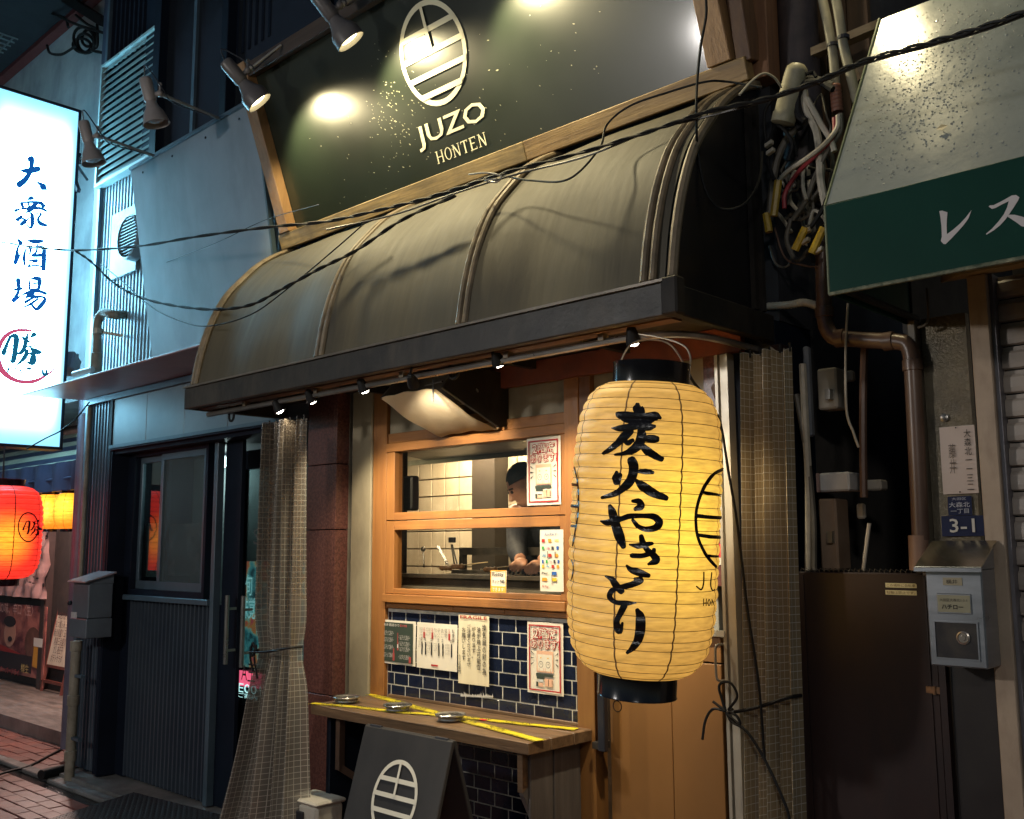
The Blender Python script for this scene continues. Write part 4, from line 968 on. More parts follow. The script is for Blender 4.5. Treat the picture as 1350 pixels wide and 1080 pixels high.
# ---- counter
m_ct = wood('counter_wood', (.22,.13,.065), (.08,.048,.026), 'x', rough=.42, dirt=(.05,.035,.022), damt=.6, bump=.5, k=1.2)
ct = thing('standing_counter', 'worn wooden standing counter with bracket panels under the kitchen window', 'counter', (-3.2, -.2, .86))
ctx0, ctx1 = -3.895, -2.535
for k, (ya, yb) in enumerate(((-.395, -.270), (-.268, -.136), (-.134, .0))):
    mk('plank', G().box(ctx0-(.0 if k else .0), ctx1, ya, yb, .838, .883), m_ct, ct, bev=.003)
mk('back_lip', G().box(ctx0+.1, ctx1, -.02, -.006, .8832, .897), m_ct, ct, bev=.002)
sz = F(699, 1053, -.37).z
m_sp3 = wood('grey_panel_wood', (.13,.115,.10), (.07,.06,.055), 'z', rough=.5, bump=.4)
for xx, nm in ((ctx1-.06, 'side_panel'),):
    mk(nm, G().prism([(xx, -.36, .837), (xx, -.0, .837), (xx, -.0, .15), (xx, -.06, .15), (xx, -.36, sz)], (-.022, 0, 0)), m_sp3, ct, bev=.002)
    mk('panel_edge', G().prism([(xx+.001, -.365, .836), (xx+.001, -.335, .836), (xx+.001, -.335, sz+.03), (xx+.001, -.365, sz+.01)], (-.026, 0, 0)), m_ct, ct)
mk('panel_slat', G().box(xx+.0005, xx+.014, -.20, -.045, .30, .8365).box(xx+.0005, xx+.012, -.334, -.205, .42, .8365), m_sp3, ct, bev=.002)
lx = F(437, 1000, -.33).x
mk('leg', G().bar((lx+.05, -.32, .836), (lx+.05, -.32, .60), .03, .03, (0,1,0)).bar((lx+.05, -.32, .61), (lx+.12, -.1, .45), .03, .03).bar((lx+.09, -.16, .5), (lx+.09, -.16, .04), .022, .022, (0,1,0)), mat('rust_steel', (.14,.08,.05), (.07,.045,.03), rough=.5, metal=.3), ct)
mk('dark_side', G().box(ctx0+.0, ctx0+.03, -.30, .0, .04, .836), m_nvd, ct)
# warning tapes
m_tape = mat('yellow_tape', (.72,.58,.02), (.62,.48,.02), rough=.4, rvar=.05)
def tape(pts, wd, lab, words):
    t = thing('warning_tape', lab, 'tape', Fz(pts[0][0], pts[0][1], .884))
    P = [Fz(a, b, .8846+i*.0006) for i, (a, b) in enumerate(pts)]; P = cr(P, 8)
    rows = []
    for i, p in enumerate(P):
        d = (P[min(i+1, len(P)-1)]-P[max(0, i-1)]).normalized(); s_ = Vector((-d.y, d.x, 0))*wd/2
        rows.append([p-s_+Vector((0,0,.0008*math.sin(i*1.7))), p+s_])
    mk('strip', G().strip(rows), m_tape, t)
    g = G()
    for s2 in (-1, 1):
        g.strip([[ (r[0] if s2 < 0 else r[1])*.93+(r[1] if s2 < 0 else r[0])*.07+Vector((0,0,.0007)), (r[0] if s2 < 0 else r[1])*.85+(r[1] if s2 < 0 else r[0])*.15+Vector((0,0,.0007))] for r in rows])
    bk = flat('tape_black', (.02,.02,.015)); mk('edge_print', g, bk, t)
    tot = (P[-1]-P[0]).length; k = 0; s_ = .06; d = (P[-1]-P[0]).normalized(); sd = Vector((-d.y, d.x, 0))
    while s_+.15 < tot:
        c = None; acc = 0
        for i in range(len(P)-1):
            l_ = (P[i+1]-P[i]).length
            if acc+l_ >= s_+.06: c = P[i]+(P[i+1]-P[i])*((s_+.06-acc)/l_); dd = (P[i+1]-P[i]).normalized(); break
            acc += l_
        if c is None: break
        sd = Vector((-dd.y, dd.x, 0))
        text(words, c-dd*.06-sd*wd*.26+Vector((0,0,.0022)), dd*.12, sd*wd*.52, bk, t); s_ += .2
    return t
tape([(488, 915), (540, 930), (587, 942), (618, 946), (690, 954), (760, 961)], .055, 'yellow warning tape from the back left to the right end of the counter', 'CAUTION')
tape([(411, 927), (470, 932), (530, 939), (573, 942), (625, 953), (712, 976)], .055, 'yellow warning tape running along the front of the counter', 'CAUTION')
a = Fz(637, 949, .888); rs_ = thing('red_tag', 'tiny red tag on the yellow tape at the middle of the counter', 'tag', a)
mk('tag', G().box(a.x-.015, a.x+.015, a.y-.01, a.y+.01, .8875, .889), flat('sticker_red', (.65,.02,.03)), rs_)
# ashtrays
m_ash = mat('brushed_steel', (.50,.49,.46), (.38,.37,.35), rough=.25, metal=.9, rvar=.08)
for (px, py, lab) in ((457, 926, 'steel ashtray on the counter, leftmost near the granite pillar'), (524, 937, 'steel ashtray in the middle of the three on the counter'), (594, 950, 'steel ashtray on the counter, nearest the warning tape crossing')):
    c = Fz(px, py, .885); c.z = .8865
    t = thing('ashtray', lab, 'ashtray', c, 'steel ashtrays on the counter'); r = .062
    mk('dish', G().lathe(c, [(.001,.002),(r*.72,.002),(r*.80,.0),(r*.86,.004),(r*.82,.022),(r*1.0,.026),(r*1.04,.024),(r*1.04,.020),(r*.9,.016),(r*.78,.004),(r*.7,.0045),(.001,.0045)], 32), m_ash, t, smooth=True)
    g = G()
    for k in range(3):
        a_ = k*2.09+.4; g.tube([c+Vector((math.cos(a_)*r*.2, math.sin(a_)*r*.2, .006)), c+Vector((math.cos(a_)*r*.72, math.sin(a_)*r*.72, .012))], .0042, 6)
    mk('cigarette_ends', g, flat('cig_white', (.6,.55,.45)), t)

# ---- notices
m_pap = mat('paper_white', (.74,.68,.54), (.70,.63,.50), rough=.6, rvar=0, scale=4)
m_red = flat('print_crimson', (.42,.02,.02)); m_blk = flat('print_black', (.02,.02,.02)); m_grn = flat('print_green', (.035,.05,.035))
def paper(name, label, TL, TR, BL, BR, y, mm=None, cat='notice'):
    c = [F(*q, y) for q in (BL, BR, TR, TL)]
    x0 = (c[0].x+c[3].x)/2; x1 = (c[1].x+c[2].x)/2; z0 = (c[0].z+c[1].z)/2; z1 = (c[2].z+c[3].z)/2
    t = thing(name, label, cat, ((x0+x1)/2, y, (z0+z1)/2))
    rows = [[Vector((x0+(x1-x0)*i/6, y-.0012*math.sin(i*1.1+j*.8)-.001, z0+(z1-z0)*j/6)) for i in range(7)] for j in range(7)]
    mk('sheet', G().strip(rows), mm or m_pap, t, smooth='all')
    O = Vector((x0, y-.0045, z0)); U = Vector((x1-x0, 0, 0)); V = Vector((0, 0, z1-z0))
    return t, O, U, V
def rect(t, O, U, V, a, b, c, d, m, nm='print', off=0.):
    off_ = Vector((0, -off, 0)); return mk(nm, G().add([O+U*a+V*b+off_, O+U*c+V*b+off_, O+U*c+V*d+off_, O+U*a+V*d+off_], [(0,1,2,3)]), m, t)
def rects(t, O, U, V, L_, m, nm='print', off=0.):
    g = G(); off_ = Vector((0, -off, 0))
    for (a, b, c, d) in L_: g.add([O+U*a+V*b+off_, O+U*c+V*b+off_, O+U*c+V*d+off_, O+U*a+V*d+off_], [(0,1,2,3)])
    return mk(nm, g, m, t)
def tx(t, O, U, V, s, a, b, c, d, m, off=.0004, **k):
    return text(s, O+U*a+V*b, U*(c-a), V*(d-b), m, t, off=0, **k) if False else text(s, O+U*a+V*b+Vector((0,-off,0)), U*(c-a), V*(d-b), m, t, **k)
def seats_notice(lab, TL, TR, BL, BR, y):
    t, O, U, V = paper('seat_notice', lab, TL, TR, BL, BR, y)
    bw, bh = .035, .02
    rects(t, O, U, V, [(.06,.04,.94,.04+bh), (.06,.94,.94,.96), (.06,.04+bh,.06+bw,.94), (.94-bw,.04+bh,.94,.94)], m_red, 'border')
    for s, a, b, c, d in (('2', .20, .775, .33, .90), ('階席', .37, .775, .83, .91), ('あります!', .14, .63, .90, .755)):
        for k_, (dx_, dy_) in enumerate(((-.008, 0), (.008, 0), (0, -.004), (0, .004), (-.006,-.003), (.006,.003), (.006,-.003), (-.006,.003))):
            tx(t, O, U, V, s, a-.012+dx_, b-.006+dy_, c+.012+dx_, d+.006+dy_, m_red, off=.0002+.00012*k_, bold=.035, name='outline_lettering')
        tx(t, O, U, V, s, a, b, c, d, m_pap, off=.0016, bold=.004)
    pk = flat('print_peach', (.72,.42,.27))
    rects(t, O, U, V, [(.28,.30,.74,.60)], pk, 'picture_frame', .0004)
    rects(t, O, U, V, [(.31,.32,.71,.55)], m_pap, 'picture_paper', .0008)
    og = flat('print_orange', (.8,.45,.05)); bl_ = m_blk
    for cx_ in (.40, .60):
        g = G(); c = O+U*cx_+V*.41+Vector((0,-.0012,0)); rr_ = [[c+U*(.06*r_*math.sin(a))+V*(.045*r_*math.cos(a)) for a in [2*math.pi*k/20 for k in range(21)]] for r_ in (1, .86)]
        g.strip(rr_); g.add([c+U*-.012+V*.01, c+U*.02+V*.01, c+U*.004+V*-.008], [(0,1,2)]); mk('bird_outline', g, bl_, t)
        rects(t, O, U, V, [(cx_-.02,.495,cx_+.02,.51)], og, 'bird_comb', .0012)
    rects(t, O, U, V, [(.30,.315,.315,.36), (.345,.315,.36,.36), (.47,.315,.485,.36), (.52,.315,.535,.36), (.66,.315,.675,.36)], pk, 'fence_print', .0014)
    rects(t, O, U, V, [(.26,.245,.74,.285), (.28,.205,.48,.245), (.26,.10,.32,.165)], m_grn, 'roof_print', .0005)
    rects(t, O, U, V, [(.33,.10,.46,.15), (.50,.11,.72,.22)], pk, 'wall_print', .0006)
    rects(t, O, U, V, [(.33,.165,.46,.2)], flat('print_pale', (.6,.62,.6)), 'window_print', .0007)
    rects(t, O, U, V, [(.60,.12,.615,.215), (.70,.12,.71,.2)], m_blk, 'post_print', .001)
    g = G()
    for s_, cx_ in ((-1, .17), (1, .83)):
        for dy_, sl in ((.56, .02), (.49, 0), (.42, -.02)):
            a_ = O+U*(cx_-.045)+V*(dy_+(sl if s_ < 0 else -sl)); b_ = O+U*(cx_+.045)+V*(dy_-(sl if s_ < 0 else -sl))
            w1, w2 = (.011, .001) if s_ < 0 else (.001, .011)
            g.add([q+Vector((0,-.0005,0)) for q in (a_-V*w1, b_-V*w2, b_+V*w2, a_+V*w1)], [(0,1,2,3)])
    mk('burst_marks', g, m_blk, t)
    return t
seats_notice('white second floor seating notice with red border stuck on the kitchen window', (693, 579.5), (738, 574), (697, 667), (741, 664.5), -.027)
seats_notice('white second floor seating notice with red border on the blue tiles', (694, 819), (742, 822), (697, 913), (744, 918), -.011)
# drinks menu, white menu, handwritten sheet
t, O, U, V = paper('drinks_menu', 'dark green printed drinks menu with white border on the blue tiles', (500, 816), (547.5, 820), (499, 872), (549, 880), -.014)
rects(t, O, U, V, [(.06,.05,.94,.95)], m_grn, 'green_field')
tx(t, O, U, V, '数多酒詰なり', .14, .86, .58, .92, wh, off=.0008); tx(t, O, U, V, 'O', .07, .85, .13, .92, m_red, off=.0008, bold=.03); tx(t, O, U, V, '飲み放題', .60, .86, .78, .915, flat('print_pink', (.7,.12,.12)), off=.0008)
rs = random.Random(11)
for (cx_, cy_) in ((.28,.70),(.28,.55),(.28,.38),(.28,.20),(.72,.62),(.72,.48),(.72,.36),(.72,.18)):
    tx(t, O, U, V, 'ハイボール 四八〇\nレモンサワー 四五〇\n生ビール 五五〇', cx_-.15, cy_-.05, cx_+.15, cy_+.05, wh, off=.0009)
rects(t, O, U, V, [(.53,.32,.56,.52), (.535,.52,.55,.72), (.41,.08,.46,.25), (.42,.25,.45,.36), (.84,.06,.90,.20), (.09,.40,.14,.52)], flat('bottle_red', (.38,.06,.05)), 'bottle_print', .001)
rects(t, O, U, V, [(.53,.38,.56,.46), (.095,.42,.135,.47)], wh, 'label_print', .0012)
t, O, U, V = paper('food_menu', 'white printed food menu with black skewer bars on the blue tiles', (550, 820), (603, 824), (549.5, 880), (603, 886), -.012)
rects(t, O, U, V, [(x, .30, x+.028, .58) for x in (.13, .22, .37, .55, .65, .86)], m_blk, 'skewer_print')
rects(t, O, U, V, [(.18,.66,.215,.80), (.385,.66,.42,.80), (.80,.66,.84,.80), (.38,.07,.55,.105)], m_red, 'red_bars', .0002)
tx(t, O, U, V, 'お食事', .88, .62, .95, .90, m_blk, vert=True)
for x in (.12, .21, .36, .54, .64, .85): tx(t, O, U, V, '串焼', x, .60, x+.035, .68, m_blk, vert=True)
for x in (.18, .385, .80): tx(t, O, U, V, '名物', x, .81, x+.035, .90, m_red, vert=True)
bg_ = flat('print_grey', (.25,.22,.18))
for (a, b, c, d) in ((.08,.62,.16,.9),(.24,.72,.36,.9),(.44,.70,.78,.9),(.05,.45,.11,.6),(.27,.35,.35,.6),(.44,.40,.52,.58),(.72,.35,.83,.58)):
    tx(t, O, U, V, 'ねぎま皮\nつくねタ\nレバー塩\nぼんじり', a, b, c, d, bg_)
t, O, U, V = paper('handwritten_sheet', 'tall cream sheet of handwritten Japanese columns hanging on the blue tiles', (604.5, 810), (645, 813), (604.5, 902), (645, 904), -.02, mat('washi', (.72,.64,.44), (.62,.54,.36), rough=.7, scale=8, stretch=(3,1,.5)))
m_ink = flat('sumi_ink', (.03,.025,.02))
for s, x, z0_, z1_ in (('換気扇の前の為', .80, .16, .88), ('油が飛ぶ可能性', .62, .22, .84), ('があります。', .46, .38, .84), ('ご注意くださいませ', .30, .26, .87), ('お願いします', .13, .34, .82), ('十二右衛門', .02, .14, .42)):
    tx(t, O, U, V, s, x, z0_, x+(.13 if x > .05 else .08), z1_, m_ink, vert=True, bold=.01)
tx(t, O, U, V, 'FRAGILE', .08, .945, .96, .995, flat('fragile_red', (.35,.04,.03)), off=.001, bold=.02)
t2 = thing('peeled_glue', 'ragged white glue remains on the blue tiles below the handwritten sheet', 'glue mark', F(625, 912, -.006))
g = G(); rs = random.Random(8)
for i in range(26):
    px = 607+i*1.65; h_ = rs.uniform(2, 7)*(1.2 if i in (0, 1) else .8); p0 = F(px, 917+(px-607)*.04, -.0065); p1 = F(px+rs.uniform(-1, 1.4), 917-h_+(px-607)*.04, -.0065); p2 = F(px+1.9, 917+(px-607)*.04, -.0065); p3 = F(px+1, 919+(px-607)*.04, -.0065)
    g.add([p0, p3, p2, p1], [(0,1,2,3)])
mk('flakes', g, flat('glue_white', (.6,.57,.5)), t2, kind='stuff')
# payment logos strip and booking sticker on the glass
t, O, U, V = paper('payment_sticker', 'white strip of payment logos on the lower kitchen window', (711.5, 698), (742, 699), (713, 782), (744, 778), -.026, m_pap)
cols = [(.45,.03,.02), (.03,.12,.4), (.7,.3,.03), (.05,.35,.08), (.65,.45,.02), (.5,.1,.2), (.05,.3,.5), (.05,.05,.05)]
tx(t, O, U, V, 'AirPAY', .22, .90, .76, .95, flat('print_blue', (.08,.15,.35)))
rs = random.Random(4)
for r_, (z0_, n_c) in enumerate(((.80, 3), (.68, 4), (.56, 3), (.46, 5), (.38, 4), (.27, 2), (.17, 2))):
    for k in range(n_c):
        a_ = .10+k*.84/n_c; c_ = cols[(r_*3+k*2) % 8]; wd_ = .84/n_c*.62
        if (r_+k) % 3 == 2: tx(t, O, U, V, ('Pay', 'QUIC', 'LINE', 'PayPay', 'iD')[(r_+k) % 5], a_, z0_, a_+wd_, z0_+.045, flat('pc%d' % ((r_*3+k*2) % 8), c_), bold=.02)
        else: rects(t, O, U, V, [(a_, z0_-.005, a_+wd_*.8, z0_+.05)], flat('pc%d' % ((r_*3+k*2) % 8), c_), 'logo_print', .0004)
rects(t, O, U, V, [(.34,.54,.37,.65), (.66,.54,.69,.65), (.52,.12,.54,.32)], m_blk, 'divider', .0006)
tx(t, O, U, V, 'R Pay', .12, .05, .38, .10, flat('pc0', cols[0]))
t, O, U, V = paper('booking_sticker', 'small white and orange booking sticker on the lower kitchen window', (647, 752), (667.5, 752), (648.5, 782), (668.5, 782), -.0, m_pap)
rects(t, O, U, V, [(.0,.0,1,.30)], flat('retty_orange', (.85,.36,.02)), 'orange_band', .0004)
rects(t, O, U, V, [(.0,.30,.04,1), (.96,.30,1,1), (.04,.96,.96,1)], flat('retty_orange', (.85,.36,.02)), 'orange_edge', .0004)
tx(t, O, U, V, 'Retty', .12, .70, .85, .92, m_blk, bold=.01); tx(t, O, U, V, 'ネット予約', .10, .42, .90, .60, m_blk, bold=.02); tx(t, O, U, V, 'できます!', .10, .07, .90, .25, m_pap, off=.0009, bold=.02)

# ================================================================ KITCHEN
kt = thing('kitchen_room', 'tiled kitchen room seen through the timber window', 'room', (-4, .8, 0))
KX0, KX1, KY = -5.6, -2.35, 1.2
m_kw = mat('kitchen_wall', (.16,.11,.08), (.10,.07,.05), rough=.6)
mk('shell', G().box(KX0, KX1, KY+.012, KY+.1, .05, 2.5).box(KX0-.1, KX0, .67, KY+.1, .05, 2.5).box(KX1, KX1+.05, .06, KY+.1, .05, 2.5).box(KX0, KX1, .67, KY, 2.38, 2.5).box(-4.40, KX1, .06, .6699, 2.38, 2.5).box(KX0, KX1, .67, KY, .05, .1).box(-4.40, KX1, .06, .6699, .05, .1).box(KX0, -4.752, .67, .69, .1, 2.38), m_kw, kt)
m_kt = mat('cream_tile', (.58,.50,.38), (.45,.38,.27), rough=.25, scale=3, dirt=(.2,.14,.09), damt=.5)
tcache = {}
kts = []
xk = F(537, 640, KY).x-.007; zk = F(560, 633, KY).z
TX = .128; TZ = .113
for i in range(-3, 13):
    for j in range(-6, 4):
        x, z = xk+i*TX, zk+j*TZ
        if x+TX > KX1-.02: continue
        if F(622, 640, KY-.12).x-.02 < x+TX/2 < F(652, 640, KY-.12).x: continue
        kts.append((x, z))
for (x, z) in kts[:290]:
    if 'k' not in tcache:
        t = mk('wall_tile', G().box(-TX/2+.004, TX/2-.004, -.006, .004, -TZ/2+.004, TZ/2-.004), m_kt, None, bev=.002); tcache['k'] = t.data; bpy.data.objects.remove(t)
    o = bpy.data.objects.new('wall_tile', tcache['k']); COL.objects.link(o); o.parent = kt
    o.location = Vector((x+TX/2, KY+.004, z+TZ/2))-kt.location; o.rotation_euler = (random.uniform(-.02, .02), 0, random.uniform(-.02, .02))
mk('pillar', G().box(F(622, 640, KY-.12).x, F(652, 640, KY-.12).x, KY-.12, KY, .1, 2.4), mat('kitchen_pillar', (.035,.027,.02), (.025,.018,.014), rough=.4), kt)
mk('hood', G().prism([(-4.38, .1, 2.17), (-4.38, .1, 2.37), (-4.38, .75, 2.37), (-4.38, .75, 2.10)], (1.9, 0, 0)), mat('hood_steel', (.12,.10,.08), (.07,.06,.05), rough=.35, metal=.5), kt)
mk('hood_edge', G().box(-4.6, -2.75, .74, .76, 2.08, 2.11), m_steel, kt)
wd = F(533, 660, .12); mk('black_strip', G().box(-4.12, -4.04, .06, .3, 1.3, 2.3), m_frame, kt)
pb = F(539, 650, .2); mk('wall_phone', G().box(pb.x-.05, pb.x+.02, .2, .26, pb.z-.09, pb.z+.09), m_frame, kt, bev=.01)
# grill
gl = thing('charcoal_grill', 'long dark charcoal grill with skewer rails inside the kitchen window', 'grill', (-3.4, .3, 1.3))
gx0, gx1_ = F(538, 750, .2).x, -2.72; gz = F(600, 757, .18).z
m_gr = mat('grill_iron', (.05,.045,.04), (.10,.085,.07), rough=.4, metal=.5, scale=14, dirt=(.18,.13,.09), damt=.5)
mk('body', G().box(gx0, gx1_, .16, .52, gz-.16, gz-.02), m_gr, gl, bev=.005)
mk('front_rail', G().box(gx0, gx1_, .13, .158, gz-.02, gz).box(gx0, gx1_, .50, .53, gz-.02, gz+.01), m_gr, gl, bev=.002)
mk('shelf_edge', G().box(gx0, gx1_, .10, .128, gz-.075, gz-.06), m_steel, gl)
for k in range(30):
    x = gx0+.05+k*(gx1_-gx0-.1)/29; mk('grill_bar', G().box(x-.004, x+.004, .159, .499, gz-.018, gz-.008), m_gr, gl)
bz = F(600, 727, .55).z
mk('back_bar', G().box(gx0, -3.05, .56, .60, bz-.02, bz+.02).box(gx0, gx0+.02, .56, .6, gz, bz-.02).box(-3.3, -3.28, .56, .6, gz, bz-.02), m_gr, gl)
def skewer_food(px, py, y, n, lab, col):
    p = F(px, py, y); t = thing('meat_skewer', lab, 'skewer', p, 'skewers on the grill')
    mk('stick', G().tube([p+Vector((-.02,-.02,0)), p+Vector((.10,.14,.02))], .0025, 5), flat('bamboo', (.5,.36,.18)), t)
    g = G()
    for k in range(n): g.ball(p+Vector((k*.022,k*.006,0)), .018, 10, (1,.8,.75))
    mk('meat', g, mat(col, (.55,.30,.13), (.35,.16,.06), rough=.35, scale=40), t, smooth='all')
skewer_food(583, 749, .24, 3, 'chunky browned meat skewer on the left of the grill', 'meat_brown')
skewer_food(598, 747, .24, 3, 'browned meat skewer beside the leaning tongs', 'meat_brown')
skewer_food(641, 751, .24, 3, 'pale meat skewer near the booking sticker', 'meat_pale')
tg = thing('tongs', 'steel tongs leaning over the skewers on the grill', 'tongs', F(598, 745, .3))
a, b, c = F(599, 744, .28), F(595, 718, .36), F(596, 712, .38)
mk('arm', G().bar(a, b, .008, .003), m_ash, tg); mk('arm', G().bar(a+Vector((.02,0,0)), b+Vector((.006,0,0)), .008, .003), m_ash, tg); mk('grip', G().obox(c, (.02,0,0), (0,.01,0), (0,0,.014)), m_frame, tg, bev=.003)
tg2 = thing('metal_skewer_tool', 'long steel grill tool leaning left above the grill', 'grill tool', F(589, 744, .28))
mk('blade', G().bar(F(590, 744, .28), F(577, 720, .36), .014, .003), m_ash, tg2)
tg3 = thing('ladle', 'small ladle standing at the left of the grill', 'ladle', F(559, 745, .3))
mk('handle', G().tube([F(559, 748, .3), F(558, 727, .32)], .004, 6), m_ash, tg3); mk('bowl', G().ball(F(558, 724, .32), .014, 10), m_ash, tg3, smooth=True)
kl = light('kitchen_lamp', 'AREA', (-4.25, .85, 2.30), 52, (1, .82, .55), .5, (-4.2, .9, 0))
kl.parent = kt; kl.location = Vector((-4.25, .92, 2.30))-kt.location
mk('lamp_panel', G().box(-4.5, -4.0, .84, 1.0, 2.31, 2.33), emis('kitchen_tube', (1,.85,.6), 4), kt)

# cook
def cook():
    t = thing('person', 'person in dark cap and dark long sleeved shirt bending over the grill behind the window', 'person', (-3.2, .8, .05))
    g = G(); rot = Matrix.Rotation(R(50), 3, 'Y') if 0 else None
    Hc = F(692, 640, .62); hl, hr = F(687, 741, .34), F(707, 744, .33)
    nk = Hc+Vector((.05, .13, -.15)); ch = F(712, 712, .86); pel = ch+Vector((.03, .12, -.5))
    g.tube(cr([pel, lerp(pel, ch, .5), ch, lerp(ch, nk, .6), nk], 5), [.16,.16,.155,.155,.155,.16,.165,.17,.175,.18,.18,.175,.17,.15,.13,.12,.11,.10,.09,.075,.06][:21], 20)
    shl, shr = F(683, 682, .68), F(742, 690, .80)
    g.tube([shl, nk, shr], [.07, .085, .07], 14)
    el, er = F(681, 722, .52), F(735, 726, .52)
    for s_, e_, h_ in ((shl, el, hl), (shr, er, hr)):
        g.ball(s_, .075, 12); g.tube(cr([s_, e_, h_+(e_-h_).normalized()*.05], 6), [.065,.062,.06,.057,.054,.052,.052,.05,.047,.043,.038,.033,.028], 14)
        g.ball(h_, .036, 12, (1, .95, .6))
        base = h_; d = (h_-e_).normalized()
        for k, (a_, l_) in enumerate(((-.55,.055),(-.2,.066),(.08,.070),(.36,.066),(.62,.052))):
            side = Vector((1, .1, 0))*(.016*(k-2)); dd = Vector((math.sin(a_)*.5-.15, -.55, -.45)).normalized()
            p0 = base+side; p1 = p0+dd*l_*.55; p2 = p1+(dd+Vector((0,.1,-.7))).normalized()*l_*.5
            g.tube([p0, p1, p2], [.0105, .0098, .008], 8); g.ball(p2, .0085, 8)
    fw = Vector((-.42, -.62, -.52)).normalized(); upv = (Vector((0,0,1))-fw*fw.z).normalized(); sdv = fw.cross(upv)
    M3 = Matrix((sdv, fw, upv)).transposed()
    g.tube([nk, Hc-upv*.07-fw*.02], [.058, .052], 14)
    g.ball(Hc, .1, 20, (.76, .92, 1.12), M3)
    g.ball(Hc+fw*.025-upv*.055, .07, 16, (.82, .85, .85), M3)
    g.tube([Hc+fw*.085+upv*.012, Hc+fw*.108-upv*.028], [.009, .014], 10)
    for s_ in (-1, 1): g.ball(Hc+sdv*s_*.077-upv*.01, .022, 8, (.4, .7, 1), M3)
    g.tube([Hc+fw*.082-sdv*.02-upv*.06, Hc+fw*.088-upv*.06, Hc+fw*.082+sdv*.02-upv*.06], [.006,.008,.006], 8)
    me = bpy.data.meshes.new('body'); me.from_pydata([tuple(v-t.location) for v in g.v], [], g.f)
    o = bpy.data.objects.new('body', me); COL.objects.link(o); o.parent = t
    md = o.modifiers.new('r', 'REMESH'); md.mode = 'VOXEL'; md.voxel_size = .0065; md.use_smooth_shade = True
    sm = o.modifiers.new('s', 'SMOOTH'); sm.iterations = 3; sm.factor = .5
    dg = bpy.context.evaluated_depsgraph_get(); dg.update(); m2 = bpy.data.meshes.new_from_object(o.evaluated_get(dg)); o.modifiers.clear(); o.data = m2; m2.name = 'body'
    m2.materials.clear(); m2.materials.append(mat('navy_shirt', (.018,.02,.03), (.03,.032,.045), rough=.8, scale=20)); m2.materials.append(mat('skin', (.52,.27,.17), (.45,.21,.13), rough=.5, scale=20))
    for p in m2.polygons:
        c = p.center+t.location
        if (c-hl).length < .065 or (c-hr).length < .065 or ((c-Hc).length < .17 and c.z > nk.z+.02): p.material_index = 1
        p.use_smooth = True
    hg = G(); vs = []
    hg.ball(Hc+upv*.012-fw*.012, .1, 20, (.84, .98, 1.12), M3)
    hg.v = [v for v in hg.v]
    keep = [f for f in hg.f if all(((hg.v[i]-Hc).dot(upv) > -.0+.42*(hg.v[i]-Hc).dot(fw)+.012) for i in f)]
    hg.f = keep; used = sorted({i for f in keep for i in f}); mp = {i: k for k, i in enumerate(used)}
    hg.v = [hg.v[i] for i in used]; hg.f = [tuple(mp[i] for i in f) for f in keep]
    mk('cap', hg, mat('dark_cap', (.02,.02,.022), (.03,.03,.03), rough=.8), t, smooth='all')
    for s_ in (-1, 1):
        mk('eye', G().ball(Hc+sdv*s_*.032+fw*.084+upv*.012, .009, 8), flat('eye_dark', (.03,.02,.02)), t)
        mk('eyebrow', G().tube([Hc+sdv*s_*.018+fw*.087+upv*.03, Hc+sdv*s_*.05+fw*.076+upv*.028], .004, 6), flat('eye_dark', (.03,.02,.02)), t)
    mk('apron_strap', G().tube([nk+Vector((-.07,-.02,-.02)), ch+Vector((-.09,-.14,.05))], .012, 6), flat('khaki', (.30,.22,.13)), t)
    return t
cook()

# ================================================================ exhaust hood flap over the window
eh = thing('exhaust_hood', 'black exhaust box with pale curved sheet flap above the kitchen window', 'exhaust hood', (-3.2, -.2, 2.2))
hx0, hx1 = -3.39, -3.03
A = (F(510, 523, -.4).z+F(583, 517, -.4).z)/2; Bz = (F(565, 575, -.05).z+F(648, 571, -.05).z)/2
curve = cr([Vector((0, -.41, A)), Vector((0, -.28, A-.065)), Vector((0, -.15, A-.115)), Vector((0, -.05, Bz)), Vector((0,-.035,Bz+.03))], 5)
rows = []
for i in range(13):
    s_ = i/12; x = hx0+(hx1-hx0)*s_; rows.append([Vector((x, p.y, p.z+.008*math.sin(s_*3.1)+.003*math.sin(s_*17+p.y*30))) for p in curve])
fl = G().strip(rows); n0 = len(fl.v); fl.add([v+Vector((0,.0,.006)) for v in fl.v], [tuple(reversed(f)) for f in fl.f])
mk('flap', fl, mat('greasy_sheet', (.74,.66,.50), (.60,.50,.34), rough=.45, scale=5, bump=.5, bscale=40, dirt=(.35,.24,.12), damt=.4), eh, smooth='all')
_n = MATS['greasy_sheet'].node_tree; _b = _n.nodes['Principled BSDF']; _t = _n.nodes.new('ShaderNodeBsdfTranslucent'); _t.inputs[0].default_value = (.85,.70,.48,1); _m = _n.nodes.new('ShaderNodeMixShader'); _m.inputs[0].default_value = .45
_n.links.new(_b.outputs[0], _m.inputs[1]); _n.links.new(_t.outputs[0], _m.inputs[2]); _n.links.new(_m.outputs[0], _n.nodes['Material Output'].inputs[0])
mk('box_side', G().prism([(hx1+.012, -.40, A+.01), (hx1+.012, -.06, Bz+.01), (hx1+.012, -.0, Bz+.02), (hx1+.012, -.0, 2.36), (hx1+.012, -.30, 2.36)], (.015, 0, 0)), m_dkm, eh)
mk('box_side', G().prism([(hx0-.012, -.40, A+.01), (hx0-.012, -.06, Bz+.01), (hx0-.012, -.0, Bz+.02), (hx0-.012, -.0, 2.36), (hx0-.012, -.30, 2.36)], (-.01, 0, 0)), m_dkm, eh)
mk('fan_housing', G().box(hx0+.02, hx1, -.25, -.002, 2.2, 2.37), m_dkm, eh, bev=.005)
